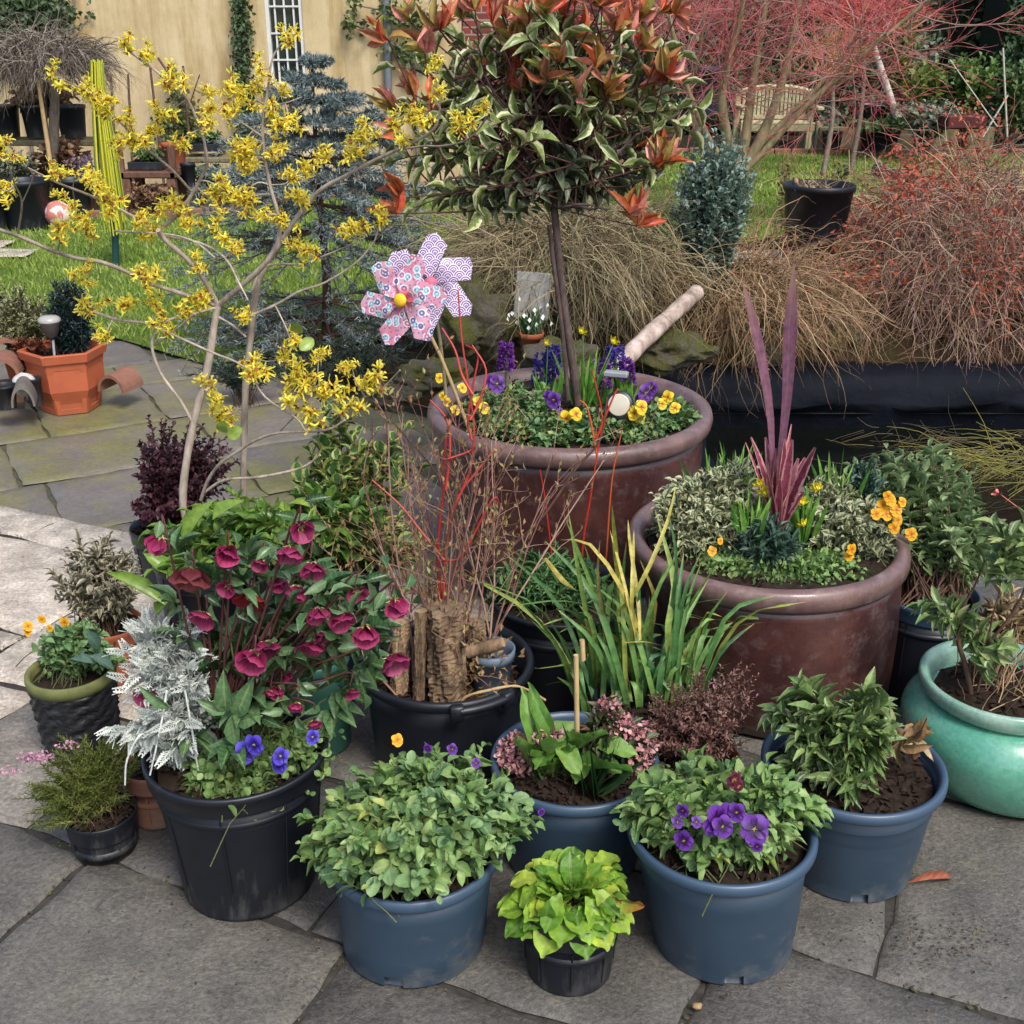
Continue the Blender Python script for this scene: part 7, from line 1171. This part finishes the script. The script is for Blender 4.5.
# ---------------------------------------------------------------- witch hazel
wh = thing('witch_hazel', 'witch hazel with bare pale branches and ragged yellow flowers', 'witch hazel', POTS['W']['top']); Yw = POTS['W']['Y']; m_whb = barkmat('hazel_bark', (.20, .155, .12), (.46, .39, .32), 30, .8)
BR = [([(196, 540), (183, 505), (190, 440), (207, 370), (215, 320), (218, 305)], .013, .009, 0), ([(218, 305), (240, 287), (260, 269), (280, 245), (293, 223), (318, 192), (345, 176), (377, 159), (403, 147), (433, 130), (440, 108)], .009, .003, -.25), ([(403, 149), (425, 146), (443, 146), (470, 138), (492, 110)], .003, .002, -.42), ([(218, 305), (203, 278), (188, 260), (165, 240), (158, 230)], .008, .006, -.1),
      ([(158, 230), (178, 214), (193, 193), (205, 170), (207, 162), (203, 137), (190, 104), (178, 89), (152, 68), (129, 51), (122, 40)], .006, .002, -.25), ([(193, 193), (170, 168), (142, 145), (120, 122), (92, 95), (60, 78)], .004, .0018, -.3), ([(218, 306), (183, 294), (152, 284), (127, 272), (101, 262), (76, 258), (51, 250), (23, 238), (0, 230), (-30, 222)], .0065, .004, -.3), ([(158, 232), (132, 216), (96, 198), (58, 183), (28, 168)], .005, .002, -.35),
      ([(165, 236), (200, 243), (225, 258), (240, 285), (248, 300)], .004, .002, -.2), ([(114, 231), (150, 233), (178, 236), (198, 244), (215, 258)], .003, .002, -.2), ([(18, 233), (22, 203), (15, 185), (8, 165)], .003, .0015, -.45), ([(22, 203), (28, 190), (33, 176), (26, 166)], .002, .0012, -.45), ([(88, 255), (92, 240), (88, 222)], .002, .0012, -.3), ([(190, 104), (196, 85), (200, 74)], .002, .0012, -.3),
      ([(250, 545), (244, 500), (244, 443), (246, 382), (251, 335), (257, 286), (268, 262), (278, 244)], .0115, .008, .08), ([(277, 246), (280, 223), (270, 185), (264, 150), (263, 120), (268, 89), (272, 60), (280, 45)], .0065, .002, .0), ([(263, 137), (250, 128), (238, 120), (228, 112)], .003, .0015, 0), ([(268, 105), (285, 103), (302, 97)], .002, .0012, 0),
      ([(193, 423), (180, 400), (160, 372), (152, 342), (165, 322), (190, 315), (215, 308)], .005, .0035, -.05), ([(94, 312), (120, 320), (150, 324), (178, 337), (211, 352), (244, 367), (265, 397), (296, 418), (305, 430)], .0045, .0022, -.12), ([(155, 345), (175, 330), (195, 314)], .003, .002, -.1), ([(245, 318), (275, 305), (300, 291), (324, 283), (357, 262), (375, 240)], .0045, .002, .0), ([(252, 290), (262, 268), (280, 264), (301, 264), (326, 255), (357, 242)], .004, .0018, .05),
      ([(201, 500), (208, 480), (221, 463), (240, 450), (254, 441), (278, 433), (326, 430), (345, 420)], .006, .003, -.1), ([(205, 492), (225, 480), (260, 477), (301, 468), (320, 455)], .0055, .003, -.12), ([(215, 315), (232, 325), (246, 337)], .004, .003, 0), ([(278, 433), (300, 410), (310, 395)], .003, .002, -.1), ([(326, 430), (350, 405), (380, 390), (400, 370)], .003, .002, -.1), ([(75, 203), (73, 188), (76, 172)], .002, .001, -.3), ([(314, 195), (318, 178), (316, 165)], .002, .001, -.2), ([(377, 159), (380, 145), (376, 135)], .002, .001, -.2), ([(184, 258), (172, 262), (160, 262)], .002, .001, -.1)]
mb = MB(); ALL = []
for pts, r0_, r1_, dy in BR: r0_ *= .86; ALL.append(tube1(mb, [P(x, y, Yw + dy * i / (len(pts) - 1)) if r0_ < .01 else P(x, y, Yw) for i, (x, y) in enumerate(pts)], r0_, r1_, 7, 4, .2))
mbw = mb
p_wh = petalmat('hazel_petal', [(0, (.55, .20, .01)), (.12, (.92, .76, .05)), (1, (.95, .88, .16))], tr=.5); m_cal = rampmat('hazel_calyx', [(.16, .03, .02), (.28, .07, .03)])
def hazel_mesh(i):
    mb = MB(); k = 9; cc = rng.normal(0, 1, (k, 3)) * [.011, .011, .008]; K = 6
    base = np.repeat(cc, 10, 0); n = len(base); d = rng.normal(0, 1, (n, 3)); d = nrm(d); Pt = np.zeros((n, K, 3)); Pt[:, 0] = base
    for q in range(1, K): d = nrm(d + rng.normal(0, .55, (n, 3))); Pt[:, q] = Pt[:, q - 1] + d * .0038
    ribbons(None, Pt, .0031, None, mb=mb, prof=[.7, 1, 1, 1, 1, .7]); inst(mb, ROUND, np.repeat(cc, 3, 0), rng.normal(0, 1, (k * 3, 3)), rng.normal(0, 1, (k * 3, 3)), .006, .003, None, 1); return mb.mesh('hazel_flowers', [p_wh, m_cal])
WM = [hazel_mesh(i) for i in range(6)]
z1 = [(490, 165), (570, 225), (670, 320), (225, 305), (320, 345), (430, 380), (430, 435), (370, 390), (505, 480), (645, 450), (830, 375), (840, 440), (830, 490), (905, 355), (910, 425), (970, 390), (1010, 330), (720, 545), (600, 500), (540, 560), (480, 545), (30, 590), (225, 660), (10, 750), (330, 700), (400, 720), (420, 790), (270, 800), (330, 850), (345, 905), (245, 905), (560, 850), (590, 900), (640, 820), (680, 810), (750, 860), (830, 770), (890, 750), (960, 760), (870, 905), (920, 970), (930, 600), (990, 580), (970, 650)]
z2 = [(190, 155), (85, 270), (170, 340), (135, 445), (190, 500), (45, 570), (145, 605), (35, 655), (335, 620), (280, 660), (195, 705), (240, 785), (25, 780), (105, 845), (170, 880), (210, 960), (265, 1000), (470, 530), (450, 590), (500, 520), (770, 260), (770, 355), (720, 455), (680, 460), (870, 485), (630, 520), (950, 420), (480, 900), (560, 850), (440, 890)]
z5 = [(565, 130), (330, 140), (345, 255), (475, 235), (415, 370), (610, 260), (630, 325), (775, 90), (790, 215), (740, 265), (950, 300), (980, 480), (1000, 530), (835, 610), (880, 680)]
z6 = [(195, 385), (170, 470), (310, 460), (240, 530), (200, 600), (250, 590), (340, 570), (300, 690), (440, 500), (530, 570), (440, 620)]
FP = [(x / 3.94, y / 3.94) for x, y in z1] + [(240 + x / 3.94, y / 3.94) for x, y in z2] + [(x / 3.94, 240 + y / 3.94) for x, y in z5] + [(240 + x / 3.94, 240 + y / 3.94) for x, y in z6]
allb = np.concatenate(ALL); sc_all = [(a_[0], a_[2]) for a_ in allb]
def px(p): q = p - np.array([0, 0, CH]); zc = q[1] * CP - q[2] * SP; return np.array([512 + F * q[0] / zc, 512 - F * (q[1] * SP + q[2] * CP) / zc])
pxs = np.array([px(p) for p in allb]); mb = MB()
for i, (x, y) in enumerate(FP[:100]):
    k = np.argmin(((pxs - [x, y]) ** 2).sum(1)); Yk = allb[k][1]; c = P(x, y, Yk - .01); o = put(WM[i % 6], 'flower_cluster', wh, c, (rng.uniform(0, 6), rng.uniform(0, 6), rng.uniform(0, 6)), (rng.uniform(.9, 1.3) if y < 370 else rng.uniform(1.25, 1.6)) * (12.5 / S(Yk, c[2])) / .028)
    a = allb[k]
    if np.linalg.norm(a - c) > .01: tube1(mbw, [a, (a + c) / 2 + rng.normal(0, .006, 3), c], .0022, .0014, 5, 3)
mbw.build('branches', m_whb, wh)
# dry leaf and debris on the slabs
lb = MB(); a = G(908, 883, .008); b_ = G(962, 874, .012); inst(lb, LAN, [a], [b_ - a], [[.1, -.5, 1]], np.linalg.norm(b_ - a), .009, np.array([.2])); tag(lb.build('fallen_leaf', leafmat('red_dead', [(.22, .06, .03), (.3, .1, .06)], vein=.1, tr=0)), 'curled reddish dead leaf on the slab right of the blue pots', 'leaf')
mb = MB(); blob(mb, G(697, 1006, .006), (.009, .007, .006), 10, 8, .2, seed=4); tag(mb.build('pebble', plainmat('pebble_tan', (.3, .2, .09))), 'tan pebble on the slab at the bottom of the picture', 'pebble')
mb = MB(); n = 420; xx = rng.uniform(80, 1010, n); yy = rng.uniform(840, 1015, n); w3 = rng.random(n) < .45; xx[w3] = rng.normal(940, 40, w3.sum()); yy[w3] = rng.normal(940, 14, w3.sum())
p = np.array([G(a, b, .002) for a, b in zip(xx, yy)]); inst(mb, TINY, p, rng.normal(0, 1, (n, 3)) * [1, 1, .1], [0, 0, 1.], rng.uniform(.003, .009, n), rng.uniform(.0012, .003, n)); tag(mb.build('patio_debris', rampmat('crumbs', [(.02, .015, .01), (.05, .035, .025), (.16, .12, .07), (.03, .02, .015)], .9)), 'crumbs of soil and plant litter scattered on the slabs', 'litter', kind='stuff')
# ================================================================ camera and light
cam = bpy.data.cameras.new('camera'); co = bpy.data.objects.new('camera', cam); COL.objects.link(co)
co.location = (0, 0, CH); co.rotation_euler = (math.pi / 2 - PITCH, 0, 0); cam.sensor_width = 36; cam.lens = 36 * F / 1024; cam.clip_start = .05; cam.clip_end = 1000; scene.camera = co
w = bpy.data.worlds.new('World'); scene.world = w; w.use_nodes = True; nt = w.node_tree; nt.nodes.clear()
SUN_EL, SUN_AZ = 52, 150    # azimuth: degrees from +Y (away from the camera) clockwise seen from above
sky = N(nt, 'ShaderNodeTexSky', sky_type='NISHITA', sun_disc=False); sky.sun_elevation = math.radians(SUN_EL); sky.sun_rotation = math.radians(SUN_AZ); sky.air_density = 1.0; sky.dust_density = 3.0; sky.ozone_density = 1.0
bg = N(nt, 'ShaderNodeBackground', {0: sky.outputs[0], 1: .15}); N(nt, 'ShaderNodeOutputWorld', {0: bg.outputs[0]})
sl_ = bpy.data.lights.new('sun', 'SUN'); sl_.energy = 1.9; sl_.angle = math.radians(16); sl_.color = (1, .97, .93); so = bpy.data.objects.new('sun', sl_); COL.objects.link(so)
from mathutils import Vector
e, a = math.radians(SUN_EL), math.radians(SUN_AZ); so.rotation_euler = Vector((math.sin(a) * math.cos(e), math.cos(a) * math.cos(e), math.sin(e))).to_track_quat('Z', 'Y').to_euler()
scene.view_settings.view_transform = 'Standard'; scene.view_settings.look = 'None'; scene.view_settings.gamma = 1; scene.view_settings.exposure = .78
for o in bpy.data.objects:
    if '_w' in o: del o['_w']
